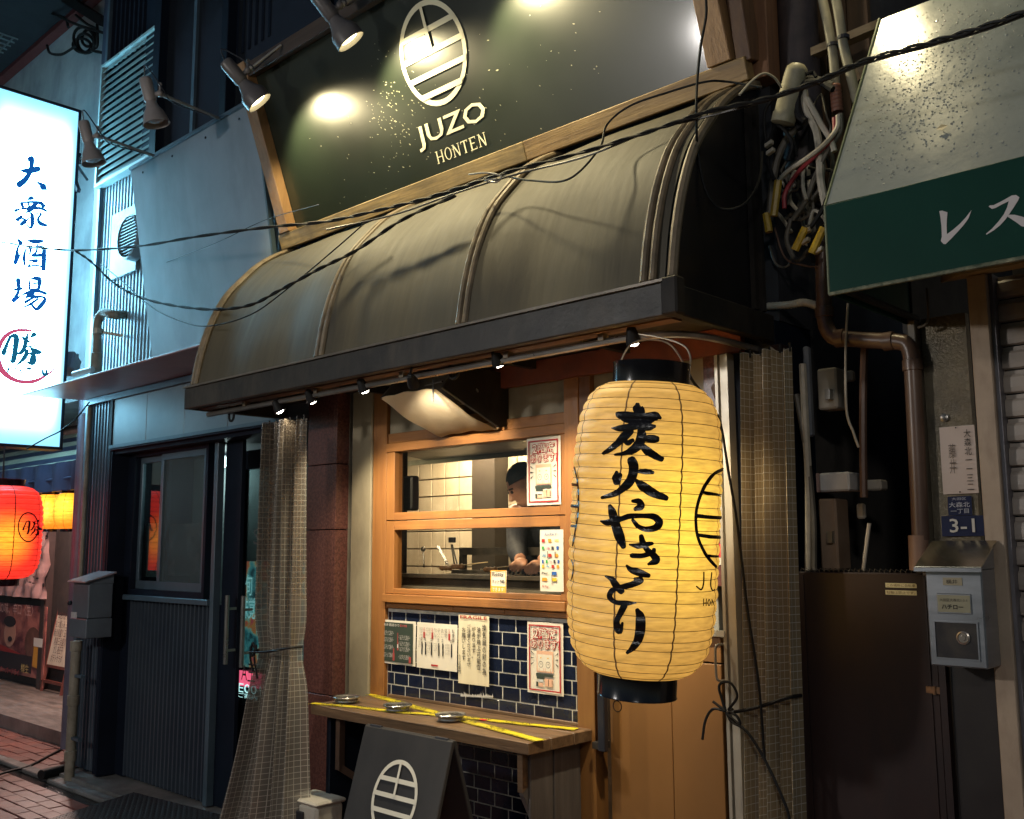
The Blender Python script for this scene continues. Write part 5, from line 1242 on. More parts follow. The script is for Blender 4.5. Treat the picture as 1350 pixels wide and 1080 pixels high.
mk('latch', G().tube([F(622+8*math.cos(a), 517-6*math.sin(a), -.2) for a in [math.pi*k/8 for k in range(9)]], .004, 6), m_steel, eh)
mk('hanger', G().tube([F(571, 500, -.42), F(571, 530, -.42)], .004, 6).tube([F(560, 508, -.42), F(583, 503, -.42)], .004, 6), m_dkm, eh)

# ================================================================ vinyl curtains with thread mesh
def vinyl(nm='mesh_vinyl', k=(1,1,1)):
    m = bpy.data.materials.new(nm); m.use_nodes = True; MATS[nm] = m
    n = m.node_tree.nodes; L = m.node_tree.links; b = n['Principled BSDF']
    uv = n.new('ShaderNodeUVMap'); sx = n.new('ShaderNodeSeparateXYZ'); L.new(uv.outputs[0], sx.inputs[0])
    def m_(op, a, c=None):
        q = n.new('ShaderNodeMath'); q.operation = op
        for i, v in enumerate((a, c)):
            if v is None: continue
            if isinstance(v, (int, float)): q.inputs[i].default_value = v
            else: L.new(v, q.inputs[i])
        return q.outputs[0]
    gx = m_('LESS_THAN', m_('FRACT', m_('MULTIPLY', sx.outputs[0], 1/.026)), .085); gy = m_('LESS_THAN', m_('FRACT', m_('MULTIPLY', sx.outputs[1], 1/.026)), .085)
    gr = m_('MAXIMUM', gx, gy)
    no = n.new('ShaderNodeTexNoise'); no.inputs['Scale'].default_value = 3; L.new(uv.outputs[0], no.inputs['Vector'])
    rp = n.new('ShaderNodeValToRGB'); rp.color_ramp.elements[0].color = (.20*k[0],.18*k[1],.145*k[2],1); rp.color_ramp.elements[1].color = (.30*k[0],.28*k[1],.235*k[2],1); L.new(no.outputs['Fac'], rp.inputs[0])
    mx = n.new('ShaderNodeMix'); mx.data_type = 'RGBA'; L.new(gr, mx.inputs[0]); L.new(rp.outputs[0], mx.inputs[6]); mx.inputs[7].default_value = (.60,.57,.48,1)
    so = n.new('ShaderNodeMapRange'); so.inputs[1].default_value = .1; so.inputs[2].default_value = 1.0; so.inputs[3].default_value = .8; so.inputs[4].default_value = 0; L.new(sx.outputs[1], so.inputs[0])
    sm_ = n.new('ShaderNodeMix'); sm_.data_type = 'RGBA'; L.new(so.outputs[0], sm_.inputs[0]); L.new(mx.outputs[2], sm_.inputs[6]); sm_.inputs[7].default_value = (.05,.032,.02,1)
    L.new(sm_.outputs[2], b.inputs['Base Color'])
    mr = n.new('ShaderNodeMapRange'); mr.inputs[3].default_value = .66; mr.inputs[4].default_value = .9; L.new(gr, mr.inputs[0]); L.new(mr.outputs[0], b.inputs['Alpha'])
    b.inputs['Roughness'].default_value = .2; b.inputs['Specular IOR Level'].default_value = .8
    return m
m_vin = vinyl(); m_vin_lit = vinyl('lantern_lit_vinyl', (1.7,1.45,1.05))  # second copy brighter and warmer: lantern glow put into the right curtain's colour
def curtain(name, label, top, bot, nf, amp0, amp1, grow, tie=None, v0=0., seg=170, jag=0., depthdir=(0,1,0), nz_=44, widen=1.25, uvw=None):
    """top/bot: (left point, right point); folded sheet"""
    t = thing(name, label, 'curtain', (Vector(top[0])+Vector(top[1]))/2)
    vs = []; fs = []; uv = []; dd = Vector(depthdir); m = seg+1
    rs = random.Random(hash(name) % 97 if 0 else 13); ph = [rs.uniform(-.5, .5) for _ in range(nf+2)]
    W = uvw
    for j in range(nz_+1):
        v = j/nz_; w_ = v**grow
        a = lerp(top[0], bot[0], v); b = lerp(top[1], bot[1], v)
        w2_ = max(0, (v-.5)/.5)**1.5 if tie else w_
        a.x = Vector(top[0]).x+(Vector(bot[0]).x-Vector(top[0]).x)*w2_; b.x = Vector(top[1]).x+(Vector(bot[1]).x-Vector(top[1]).x)*w_
        amp = amp0+(amp1-amp0)*v; pinch = 0
        if tie: pinch = math.exp(-((v-tie)/.05)**2)
        c = (a+b)/2
        for i in range(m):
            u = i/seg; k = u*nf; s_ = math.sin(2*math.pi*k+ph[int(k)]*.0+.6*math.sin(k*1.7)+v*.5)
            off = amp*s_*(1+.35*math.sin(k*2.3+v*2))*(1-.35*pinch)
            p = lerp(a, b, u+.028*math.sin(4*math.pi*k+.4)/nf*2)
            p = lerp(p, c, .12*pinch)+dd*off+Vector((0,0,.006*math.sin(k*9)*(1 if j == 0 else 0)))
            vs.append(p); uv.append((u*W, v0+v*(Vector(top[0])-Vector(bot[0])).length))
    for j in range(nz_):
        for i in range(seg): fs.append((j*m+i, j*m+i+1, (j+1)*m+i+1, (j+1)*m+i))
    g = G(); g.v = vs; g.f = fs
    mk('vinyl_sheet', g, m_vin_lit if v0 else m_vin, t, smooth='all', uv=uv)
    for k in range(nf*1+1):
        p = lerp(top[0], top[1], k/nf); mk('hook', G().tube([p+Vector((0,0,-.01)), p+Vector((0,0,.02))], .004, 6), m_hook, t)
    return t
tl_, tr_ = F(355, 562, -.45), F(401, 560, -.45); tl_.z = tr_.z = 2.20
bl_, br_ = F(290, 1110, -.46), F(394, 1110, -.46); bl_.z = br_.z = .12
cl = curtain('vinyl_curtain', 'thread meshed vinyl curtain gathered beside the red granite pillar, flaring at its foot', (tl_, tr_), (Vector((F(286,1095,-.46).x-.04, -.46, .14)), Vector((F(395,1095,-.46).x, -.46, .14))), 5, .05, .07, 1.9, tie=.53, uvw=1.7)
def wrapcord(t, pl, pr, y0, y1, zl, zr, nm='tie_cord'):
    pts = [Vector((pl, (y0+y1)/2, zl)), Vector((pl+.02, y0, zl-.005)), Vector(((pl+pr)/2, y0-.01, (zl+zr)/2-.01)), Vector((pr-.01, y0, zr)), Vector((pr+.01, (y0+y1)/2, zr+.004))]
    mk(nm, G().tube(cr(pts, 6), .006, 6), m_hook, t, smooth=True)
zt_ = F(340, 857, -.5).z
wrapcord(cl, F(338, 857, -.5).x, F(390, 850, -.5).x, -.54, -.4, zt_, zt_+.03)
q = F(338, 857, -.53)
for d in ((-.02, -.10), (.015, -.13)): mk('cord_end', G().tube(cr([q, q+Vector((d[0]-.02, 0, .02)), q+Vector((d[0]-.03, 0, -.04)), q+Vector((d[0], 0, d[1]))], 5), .005, 6), m_hook, cl)
mk('cord_loop', G().tube(cr([q, q+Vector((-.035,0,.03)), q+Vector((-.04,0,-.03)), q], 6), .005, 6), m_hook, cl)
a, b = F(976, 466, -.12), F(1042, 470, -.12)
cR = curtain('vinyl_curtain', 'thread meshed vinyl curtain gathered beside the dark alley gate', (Vector((a.x, -.12, 2.255)), Vector((b.x, -.12, 2.255))), (Vector((F(975,1080,-.12).x, -.12, .1)), Vector((F(1052,1080,-.12).x, -.12, .1))), 5, .035, .04, 1., uvw=1.3, v0=1.3)
z_ = F(965, 940, -.2).z
wrapcord(cR, F(955, 938, -.17).x, F(1045, 925, -.15).x, -.17, -.05, z_, F(1045, 920, -.15).z)
q = F(957, 938, -.18)
for pts in ([(957,938),(948,905),(962,900),(972,918),(960,936)], [(957,938),(940,935),(930,950),(926,975)], [(958,940),(965,952),(985,965),(1010,1005),(1035,1060),(1042,1085)], [(957,940),(975,955),(972,945),(962,938)], [(940,925),(957,938)]):
    mk('cord_end', G().tube(cr([F(a_, b_, -.19) for a_, b_ in pts], 6), .0048, 6), m_hook, cR, smooth=True)
# aluminium pole by the right curtain
po = thing('aluminium_post', 'upright beige aluminium channel post beside the right vinyl curtain', 'post', F(966, 900, -.1))
x0, x1 = F(958.5, 800, -.1).x, F(977, 800, -.1).x
g = G().box(x0, x0+.012, -.13, -.09, .05, 2.27).box(x0+.012, x0+.02, -.115, -.09, .05, 2.27).box(x0+.020, x1-.008, -.125, -.09, .05, 2.27).box(x1-.008, x1, -.135, -.09, .05, 2.27)
mk('channel', g, mat('beige_aluminium', (.50,.46,.37), (.42,.38,.30), rough=.35, metal=.4), po)
g = G(); p = F(954, 850, -.13); q = F(954, 897, -.13)
mk('pull_handle', G().tube(cr([Vector((x0, -.12, p.z)), Vector((x0-.012, -.15, p.z)), Vector((x0-.018, -.155, p.z-.02)), Vector((x0-.018, -.155, q.z+.02)), Vector((x0-.012, -.15, q.z)), Vector((x0, -.12, q.z))], 4), .0045, 8), m_steel, po, smooth=True)
a, b = F(944, 831, -.135), F(955, 840, -.135); mk('plate', G().box(a.x, b.x, -.137, -.133, b.z, a.z), flat('plate_white', (.5,.48,.4)), po)
fl_ = thing('vinyl_flap', 'short crumpled strip of amber vinyl at the top beside the aluminium post', 'vinyl strip', F(950, 500, -.1))
rows = []
for j in range(25):
    v = j/24; a_, b_ = F(941+3*v, 470+200*v, -.09), F(957, 470+200*v, -.09)
    rows.append([lerp(a_, b_, i/10)+Vector((0, .014*math.sin(i*1.3+j*.9)+.01*math.sin(j*2.1), 0)) for i in range(11)])
mk('strip', G().strip(rows), mat('amber_vinyl', (.22,.11,.04), (.12,.06,.03), rough=.2, alpha=.85), fl_, smooth='all')

# ================================================================ BIG PAPER LANTERN
LC = Vector((-1.852, -.60, 1.660)); 
c_top, c_bot = F(858, 508, -.60), F(841, 887, -.60)
Zt = (c_top-c_bot); Zt.y = 0; LH = Zt.length; LC = (c_top+c_bot)/2
pap = lantmat('lantern_paper', (.62,.42,.15), (1,.51,.095), .46, bright=(1,.62,.06), bs=1.05, bc=tuple(F(915, 690, -.72)), br=(.02,.40))
lan, lpaper, LXa, LYa, LZa = lantern('paper_lantern', 'huge cream paper lantern reading 炭火やきとり hanging under the awning corner', LC, .229, LH, pap, flat('bamboo_hoop', (.26,.13,.04)), flat('seam_brown', (.34,.19,.07)), .118, hoops=28, tilt=Zt, capm=m_cap, seg=96, shape=lambda u: max(0, 1-abs(2*u-1.0)**5.2)**.5, ph0=.37)
lpj = bvhproj(lpaper)
m_sumi = mat('lantern_ink', (.008,.007,.007), (.014,.012,.012), rough=.22, rvar=.08, bump=.3, bscale=80)
f1 = (780, 520, 9)
brush([[(545,128,60),(545,160,120),(565,200,135),(565,255,130)], [(330,245,80),(430,285,120),(560,290,110),(680,265,95),(760,250,80),(810,280,40)], [(310,235,50),(400,225,40),(490,228,30)],
       [(240,400,10),(340,405,75),(480,385,85),(620,350,90),(720,300,70),(790,270,50)], [(600,400,70),(690,390,80),(745,382,40)],
       [(450,440,110),(370,525,100),(270,620,72),(150,702,48)], [(400,560,60),(440,575,75),(490,545,50)], [(590,420,90),(590,520,120),(540,620,110),(420,695,70),(290,718,42)],
       [(640,525,70),(720,530,85),(770,532,70)], [(580,600,60),(690,695,100),(820,768,75)]], f1, lpj, m_sumi, lan, 'brush_character', across=6)
brush([[(478,790,110),(500,850,118),(490,950,112),(450,1040,110),(380,1110,92),(280,1180,70),(130,1225,40)], [(300,925,40),(300,985,110),(300,1035,90)], [(340,960,60),(310,1010,90)],
       [(560,920,40),(640,915,75),(725,932,40)], [(530,1020,50),(610,1095,105),(730,1170,110),(880,1232,62)]], f1, lpj, m_sumi, lan, 'brush_character', across=6)
brush([[(490,1265,40),(560,1270,75),(585,1330,90),(520,1362,50)], [(222,1330,50),(250,1400,98),(290,1550,112),(340,1700,118),(378,1800,70)],
       [(115,1505,20),(200,1520,72),(350,1478,68),(450,1448,72),(620,1443,62),(740,1455,85),(800,1515,92),(760,1580,88),(650,1600,72),(560,1570,58),(490,1495,40)]], f1, lpj, m_sumi, lan, 'brush_character', across=6)
f3 = (780, 700, 6)
brush([[(393,45,40),(405,90,50),(440,150,45),(490,195,58),(508,235,62),(450,262,22)], [(302,110,14),(370,120,45),(440,105,42),(475,100,34)], [(322,195,44),(400,196,44),(460,180,46)], [(492,150,34),(488,178,34)],
       [(280,272,20),(312,305,48),(390,335,54),(450,352,32)]], f3, lpj, m_sumi, lan, 'brush_character', across=6)
brush([[(115,358,20),(160,380,44),(195,430,58),(235,475,55)], [(345,378,28),(388,388,56),(330,420,48),(240,445,46),(170,468,44),(145,520,44),(190,562,40),(280,570,44),(350,568,16)]], f3, lpj, m_sumi, lan, 'brush_character', across=6)
brush([[(260,592,54),(230,650,50),(203,710,45),(205,760,62),(225,795,46),(245,730,22)], [(362,628,36),(385,680,74),(385,780,80),(365,865,68),(322,928,48),(285,962,28)]], f3, lpj, m_sumi, lan, 'brush_character', across=6)
# right emblem and JUZO letters wrapping the edge, traced where they show
f4 = (880, 600, 4.909)
brush([[(352,92,20),(300,120,22),(250,180,24),(210,260,22),(185,350,20),(180,430,20),(190,520,20),(220,600,20),(262,670,22),(310,722,18)], [(225,240,20),(280,250,22),(345,262,20)], [(185,393,24),(260,400,24),(338,405,22)],
       [(190,518,22),(260,528,24),(332,532,22)], [(255,652,22),(290,655,22),(322,656,20)]], f4, lpj, m_sumi, lan, 'emblem', across=3)
brush([[(232,760,9),(230,830,10),(215,870,10),(185,850,9)], [(282,762,8),(275,840,9),(288,876,9),(302,868,7)], [(230,930,6),(228,975,6)], [(230,955,5),(248,953,5)], [(246,930,6),(244,975,6)], [(262,932,6),(254,955,6),(262,976,6),(272,955,6),(264,932,5)], [(280,932,5),(280,975,5)], [(280,932,5),(294,975,5)]],
      f4, lpj, m_sumi, lan, 'lettering', across=2, off=.001)
f0 = (740, 440, 4.21875)
brush([[(72,735,7),(90,800,9),(99,880,9),(98,980,9),(88,1060,9),(75,1130,8),(66,1180,7)]], f0, lpj, m_sumi, lan, 'emblem', across=2)
brush([[(62,838,16),(88,842,16)], [(62,958,16),(96,962,16)], [(62,1070,14),(86,1072,14)]], f0, lpj, m_sumi, lan, 'emblem_bars', across=2)
brush([[(60,1262,6),(70,1290,6),(66,1340,6),(58,1370,5)]], f0, lpj, m_sumi, lan, 'lettering', across=2)
ct_ = c_top+LZa*LH*.075
wire = cr([F(908, 490, -.55), F(910, 470, -.53), F(900, 455, -.53), F(870, 445, -.53), Vector((-1.93, -.53, 2.30))], 6)
mk('wire_handle', G().tube(wire, .003, 6).tube(cr([F(812, 488, -.58), F(835, 452, -.55), F(880, 452, -.53), F(907, 488, -.57)], 6), .003, 6), m_steel, lan)
mk('power_cord', G().tube(cr([F(905, 487, -.48), F(915, 505, -.46), F(935, 530, -.40), F(950, 560, -.33), F(960, 620, -.26), F(972, 690, -.22), F(985, 800, -.2), F(1000, 900, -.19), F(1008, 1000, -.19)], 6), .005, 6), m_hook, lan, smooth=True)
cb_ = c_bot-LZa*LH*.078
mk('pull_ring', G().tube([cb_+Vector((math.cos(a)*.016, -.1, math.sin(a)*.016-.02)) for a in [2*math.pi*k/16 for k in range(16)]], .0015, 5, closed=True), m_hook, lan)

# ================================================================ A board and bin
ab = thing('a_board', 'black folding A board with white barred egg emblem in front of the counter', 'A board', (-3.1, -.5, .04))
TLb, TRb = F(481, 956, -.50), F(596, 978, -.50); zt_b = (TLb.z+TRb.z)/2
fr = [Vector((TLb.x, -.50, zt_b)), Vector((TRb.x, -.50, zt_b)), Vector((TRb.x, -.74, .045)), Vector((TLb.x, -.74, .045))]
m_ab = mat('chalk_black', (.028,.026,.025), (.018,.017,.017), rough=.5, scale=4, dirt=(.06,.055,.05), damt=.4)
mk('front_panel', G().prism(fr, (0, .02, .004)), m_ab, ab, bev=.003)
mk('back_panel', G().prism([Vector((TLb.x, -.475, zt_b)), Vector((TRb.x, -.475, zt_b)), Vector((TRb.x, -.23, .045)), Vector((TLb.x, -.23, .045))], (0, -.02, .004)), m_ab, ab, bev=.003)
mk('hinge', G().tube([fr[0]+Vector((.03,.01,0)), fr[0]+Vector((.1,.01,0))], .008, 8), m_frame, ab)
mk('hinge', G().tube([fr[1]+Vector((-.1,.01,0)), fr[1]+Vector((-.03,.01,0))], .008, 8), m_frame, ab)
Vb = (fr[0]-fr[3]).normalized(); Nb = Vector((1,0,0)).cross(Vb).normalized()
def AB(px, py):
    d = ray(px, py); return CAM+d*((fr[0]-CAM).dot(Nb)/d.dot(Nb))
e1, e2, e3, e4 = AB(523, 1002), AB(517, 1107), AB(487, 1058), AB(549, 1050)
g = G(); emblem((e1+e2)/2+Nb*.003, Vector(((e4.x-e3.x)/2, 0, 0)), Vb*((e1-e2).length/2), g, .115, .0006)
mk('emblem', g, flat('board_white', (.75,.72,.6)), ab)
bn_ = thing('white_bin', 'small dirty white lidded bin between the left curtain and the A board', 'bin', (-3.75, -.45, .04))
p1, p2, p3, p4 = Fz(383, 1053, .47), Fz(433, 1066, .47), Fz(450, 1047, .47), Fz(404, 1041, .47)
bx0_, bx1_ = (p1.x+p4.x)/2-.01, (p2.x+p3.x)/2; by0, by1 = (p1.y+p2.y)/2, (p3.y+p4.y)/2
m_bin = mat('dirty_white', (.60,.56,.46), (.48,.44,.36), rough=.5, scale=5, dirt=(.12,.09,.06), damt=.75, dscale=9)
mk('body', G().box(bx0_+.01, bx1_-.01, by0+.01, by1-.01, .04, .455), m_bin, bn_, bev=.012)
mk('lid', G().box(bx0_, bx1_, by0, by1, .456, .475), m_bin, bn_, bev=.008)
mk('latch', G().box((bx0_+bx1_)/2-.05, (bx0_+bx1_)/2+.02, by0-.004, by0+.01, .385, .425), m_frame, bn_, bev=.004)
# debris on the bin lid: dark grime already in paint
# ================================================================ rubber mat
mt = thing('rubber_mat', 'dark studded rubber mat sloping from the kerb to the door of the navy building', 'mat', Fz(170, 1060, .05))
c0, c1, c2 = Fz(176, 1047, .052), Fz(304, 1080, .052), Fz(66, 1082, .052)
u_, v_ = (c1-c0), (c2-c0); u_ = u_*1.15; v_ = v_*1.25
mk('base', G().prism([c0, c0+v_, c0+u_+v_, c0+u_], (0,0,.012)), mat('rubber', (.035,.028,.025), (.02,.018,.017), rough=.4), mt)
g = G(); N1 = 44; N2 = 34; ud, vd = u_/N1, v_/N2; c00 = c0+Vector((0,0,.012))
for i in range(N1):
    for j in range(N2):
        c = c00+ud*(i+.5)+vd*(j+.5); a_ = ud*.38 if (i+j) % 2 else vd*.38; b_ = (vd if (i+j) % 2 else ud)*.16
        k = len(g.v); g.add([c-a_, c-b_, c+a_, c+b_, c+Vector((0,0,.004))], [(0,1,4),(1,2,4),(2,3,4),(3,0,4)])
mk('studs', g, mat('rubber_stud', (.06,.045,.04), (.035,.03,.028), rough=.3), mt, kind='stuff')

# ================================================================ CORNER: meter box, drain pipes
mb = thing('meter_box', 'grey steel meter box with sloped lid on the corner of the navy building', 'meter box', F(110, 810, -.15))
xa, xb = F(89, 810, -.22).x, F(131, 780, -.02).x
zt0, zt1 = F(90, 768, -.22).z, F(110, 757, -.05).z; zb_ = F(92, 838, -.22).z
xr_ = F(112, 800, -.22).x
m_mb = mat('meter_grey', (.12,.14,.16), (.09,.105,.12), rough=.5, scale=4, dirt=(.1,.1,.1), damt=.3)
mk('body', G().box(xa+.02, xr_+.0, -.20, -.03, zb_+.12, zt0-.005), m_mb, mb, bev=.006)
mk('lid', G().prism([(xa, -.235, zt0), (xa, -.02, zt1+.01), (xa, -.02, zt1+.025), (xa, -.235, zt0+.012)], (xr_-xa+.02, 0, 0)), mat('meter_lid', (.28,.20,.20), (.2,.16,.16), rough=.45), mb, bev=.003)
mk('hopper', G().prism([(xa+.02, -.20, zt0-.005), (xa+.02, -.03, zt0-.005), (xa+.02, -.03, zt1+.008), (xa+.02, -.20, zt0+.004)], (xr_-xa-.02, 0, 0)), m_mb, mb)
mk('lower_box', G().box(xa+.01, xr_+.01, -.21, -.03, zb_-.01, zb_+.118), m_mb, mb, bev=.005)
p = F(97, 818, -.203); mk('sticker', G().box(p.x-.045, p.x+.045, -.204, -.2005, p.z-.055, p.z+.055), flat('sticker_grey', (.55,.53,.5)), mb)
p = F(92, 795, -.203); mk('knob', G().ball(p, .018, 10), m_frame, mb)
dp = thing('drain_pipe', 'old beige conduit pipe rising from the ground into the grey meter box', 'pipe', F(97, 1020, -.12))
pb, pt = F(97, 1027, -.12), F(95, 850, -.12); xx = (pb.x+pt.x)/2
m_pipe = mat('old_pipe', (.33,.29,.22), (.20,.17,.12), rough=.55, scale=9, dirt=(.10,.07,.05), damt=.6)
mk('pipe', G().tube([(xx, -.12, .0), (xx, -.12, pt.z)], .034, 14), m_pipe, dp, smooth=True)
for z in (.18, .55, .92): mk('coupling', G().lathe((xx, -.12, z), [(.034,-.035),(.041,-.033),(.041,.033),(.034,.035)], 14), m_pipe, dp, smooth=True); 
for z in (.30, .72): mk('clamp', G().box(xx, xx+.14, -.135, -.105, z-.01, z+.01), m_alu, dp)
dq = thing('conduit', 'thin beige conduit running up the corner of the navy building above the meter box', 'pipe', F(109, 700, -.03))
a, b = F(108, 765, -.03), F(118, 545, -.03); mk('pipe', G().tube([(a.x, -.04, a.z), (a.x, -.04, 2.63)], .016, 8), m_pipe, dq, smooth=True)
dr2 = thing('rain_pipe', 'pale violet rain pipe beside the navy building corner behind the yellow lanterns', 'pipe', F(104, 700, .1))
a = F(105, 700, .15); mk('pipe', G().tube([(a.x, .15, .1), (a.x, .15, 2.9)], .055, 12), mat('violet_pipe', (.16,.15,.20), (.12,.11,.15), rough=.4), dr2, smooth=True)
a = F(120, 380, .1); g6 = thing('gap_post', 'dark navy boxed pipe duct between the concrete building and the ribbed siding', 'duct', a)
mk('duct', G().box(X0-.19, X0-.03, .03, .3, 2.62, 9), mat('duct_navy', (.045,.06,.10), (.03,.04,.07), rough=.5), g6)
tb = thing('loose_pipe', 'short black pipe lying on the paving near the gutter', 'pipe', Fz(70, 1022, .04))
a, b = Fz(54, 1022, .05), Fz(93, 1012, .05); mk('pipe', G().tube([a, b], .035, 12), m_hook, tb, smooth=True)
cbk = thing('ground_cable', 'thin black cable trailing over the brick paving in front of the deck', 'cable', Fz(30, 1010, .0))
mk('cable', G().tube(cr([Fz(a_, b_, .02) for a_, b_ in [(-10,1024),(12,1017),(36,1011),(58,1000),(80,988),(94,978)]], 6), .009, 6), m_hook, cbk, smooth=True)
# elbow pipe
el = thing('elbow_pipe', 'beige elbow pipe coming out of the ribbed wall above the copper canopy', 'pipe', F(130, 450, -.12))
P_ = [F(164, 415, .0), F(150, 415, -.1), F(136, 413, -.13), F(129, 424, -.14), F(128, 450, -.14), F(127, 480, -.14), F(124, 488, -.14)]
mk('pipe', G().tube(cr(P_, 6), .032, 12), m_pipe, el, smooth=True)
p = F(129, 437, -.14); mk('clamp', G().bar(p, F(162, 443, .0), .02, .02).lathe(p, [(.033,-.02),(.04,-.018),(.04,.018),(.033,.02)], 12), m_steel, el)
p = F(127, 478, -.14); mk('socket', G().lathe(p, [(.033,-.07),(.042,-.065),(.042,.065),(.033,.07)], 12), m_pipe, el, smooth=True)
lm = thing('gutter_lamp', 'small tilted tube lamp fixture above the copper canopy beside the sign box', 'lamp', F(110, 488, -.2))
mk('tube', G().tube([F(97, 494, -.25), F(122, 487, -.2)], .022, 10), mat('pale_tube', (.45,.55,.58), (.4,.5,.52), rough=.3), lm, smooth=True)
fl2 = thing('floodlight', 'small white outdoor floodlight on a bracket behind the sign box', 'lamp', F(95, 476, .1))
p = F(92, 480, .1); mk('head', G().obox(p, (.05, -.05, .03), (.04, .04, .0), (-.02, .02, .07)), mat('white_plastic', (.6,.6,.58), rough=.4), fl2, bev=.01); mk('bracket', G().tube([p, F(102, 468, .2), F(103, 490, .4)], .012, 6), m_alu, fl2)
bk_ = thing('dark_bracket', 'dark triangular bracket on the concrete wall beside the upper sign box', 'bracket', F(105, 220, .2))
mk('arm', G().tube([F(98, 211, .1), F(122, 219, .3)], .02, 6).tube([F(98, 213, .1), F(115, 237, .3)], .012, 6), m_frame, bk_)
# cable coil at the top left
cc = thing('cable_coil', 'coil of black cable hanging on the pale concrete wall by the red eave trim', 'cable', F(110, 55, .4))
g = G()
for k, (cx_, cy_, rx_, ry_, a0) in enumerate(((111, 53, 14, 17, 0), (113, 57, 11, 14, .6), (108, 60, 12, 12, 1.2), (117, 50, 9, 14, 2))):
    g.tube([F(cx_+rx_*math.cos(a), cy_+ry_*math.sin(a)+3*math.cos(a+a0), .35+.02*k) for a in [2*math.pi*q_/22 for q_ in range(22)]], .014, 6, closed=True)
mk('loops', g, m_hook, cc, smooth=True)
for pts in ([(62,60),(66,70),(80,72),(92,66),(100,60)], [(78,22),(95,30),(118,38),(145,46)], [(20,5),(60,16),(85,24),(90,36)], [(100,20),(115,32),(128,38)], [(128,32),(128,60),(120,66),(137,70)]):
    mk('lead', G().tube(cr([F(a_, b_, .3) for a_, b_ in pts], 6), .013, 6), m_hook, cc, smooth=True)
mk('bracket', G().bar(F(84, -4, .3), F(138, 30, .3), .08, .08), m_hook, cc)

# ================================================================ overhead cables
def cable(lab, pts, r, strands=1, m_=None, tw=.008):
    t = thing('overhead_cable', lab, 'cable', F(*pts[0]))
    P = cr([F(*p) for p in pts], 14)
    if strands == 1: mk('strand', G().tube(P, r, 6), m_ or m_hook, t, smooth=True)
    else:
        for s_ in range(strands):
            Q = []
            for i, p in enumerate(P):
                a = i*.55+2*math.pi*s_/strands; Q.append(p+Vector((0, math.cos(a)*tw, math.sin(a)*tw)))
            mk('strand', G().tube(Q, r, 6), m_ or m_hook, t, smooth=True)
    return t
cable('thick twisted cable crossing the whole front from the lit sign box to the green awning', [(-30,318,-.55),(0,319,-.55),(45,326,-.56),(100,330,-.57),(180,325,-.6),(260,312,-.66),(350,300,-.68),(430,292,-.66),(500,277,-.64),(560,262,-.6),(620,243,-.6),(680,224,-.62),(770,200,-.62),(860,172,-.62),(930,148,-.62),(1010,130,-.62),(1080,106,-.65),(1140,80,-.68),(1220,58,-.72),(1300,34,-.75),(1380,4,-.78)], .0042, 2, tw=.0042)
cable('second black cable lying beside the twisted cable over the awning', [(430,303,-.64),(520,283,-.6),(600,255,-.58),(680,230,-.6),(770,207,-.6),(860,172,-.6),(935,153,-.6),(1010,133,-.6),(1080,109,-.63),(1140,84,-.66),(1220,62,-.7),(1300,39,-.73),(1380,9,-.76)], .004, m_=mat('cable_grey', (.06,.055,.05), rough=.4))
cable('twisted pair sagging below the blank signboard onto the awning', [(100,331,-.57),(120,345,-.56),(150,373,-.56),(185,392,-.58),(230,403,-.62),(283,408,-.66),(330,402,-.66),(370,382,-.62),(420,355,-.58),(470,330,-.52),(530,290,-.5),(600,258,-.5)], .0045, 2, tw=.0045)
cable('thin black wire running from the siding over the blank signboard to the awning', [(133,348,-.3),(160,370,-.4),(200,405,-.5),(240,424,-.56),(275,430,-.62),(330,415,-.63),(380,380,-.6),(440,330,-.52),(480,295,-.47)], .0035)
cable('fine wire from the round vent across the blank signboard', [(186,358,-.05),(230,342,-.14),(290,318,-.22),(350,290,-.3),(420,270,-.5)], .0022)
cable('loose thin cable looping over the lower sign frame and awning rib', [(600,250,-.5),(650,232,-.45),(700,238,-.5),(750,236,-.55),(790,196,-.5),(800,165,-.42),(830,140,-.40),(880,122,-.38),(930,108,-.36),(960,108,-.3),(1005,115,-.3)], .0042, m_=m_hook)
cable('thin cable hanging down at the right end of the signboard', [(930,-10,-.55),(931,20,-.54),(924,60,-.52),(919,110,-.5),(918,150,-.5),(920,200,-.42),(930,250,-.4),(950,275,-.35),(980,270,-.3),(1000,240,-.25),(1005,200,-.2)], .0045)
cable('pale tie wire near the cylinder and the timber frame end', [(975,125,-.4),(990,108,-.35),(1006,97,-.3),(1020,102,-.25),(1030,115,-.2)], .004, m_=mat('wire_pale', (.45,.42,.34), rough=.4))
cable('short pale wire tied to the cable bundle over the awning rib', [(618,230,-.62),(640,228,-.64),(660,232,-.62),(655,240,-.62),(640,238,-.64),(655,236,-.64)], .0035, m_=mat('wire_pale', (.45,.42,.34)))
cable('thin dark wire crossing the lower part of the lit sign box', [(35,592,-.55),(60,578,-.45),(80,568,-.35),(100,552,-.2),(118,530,-.1)], .005)

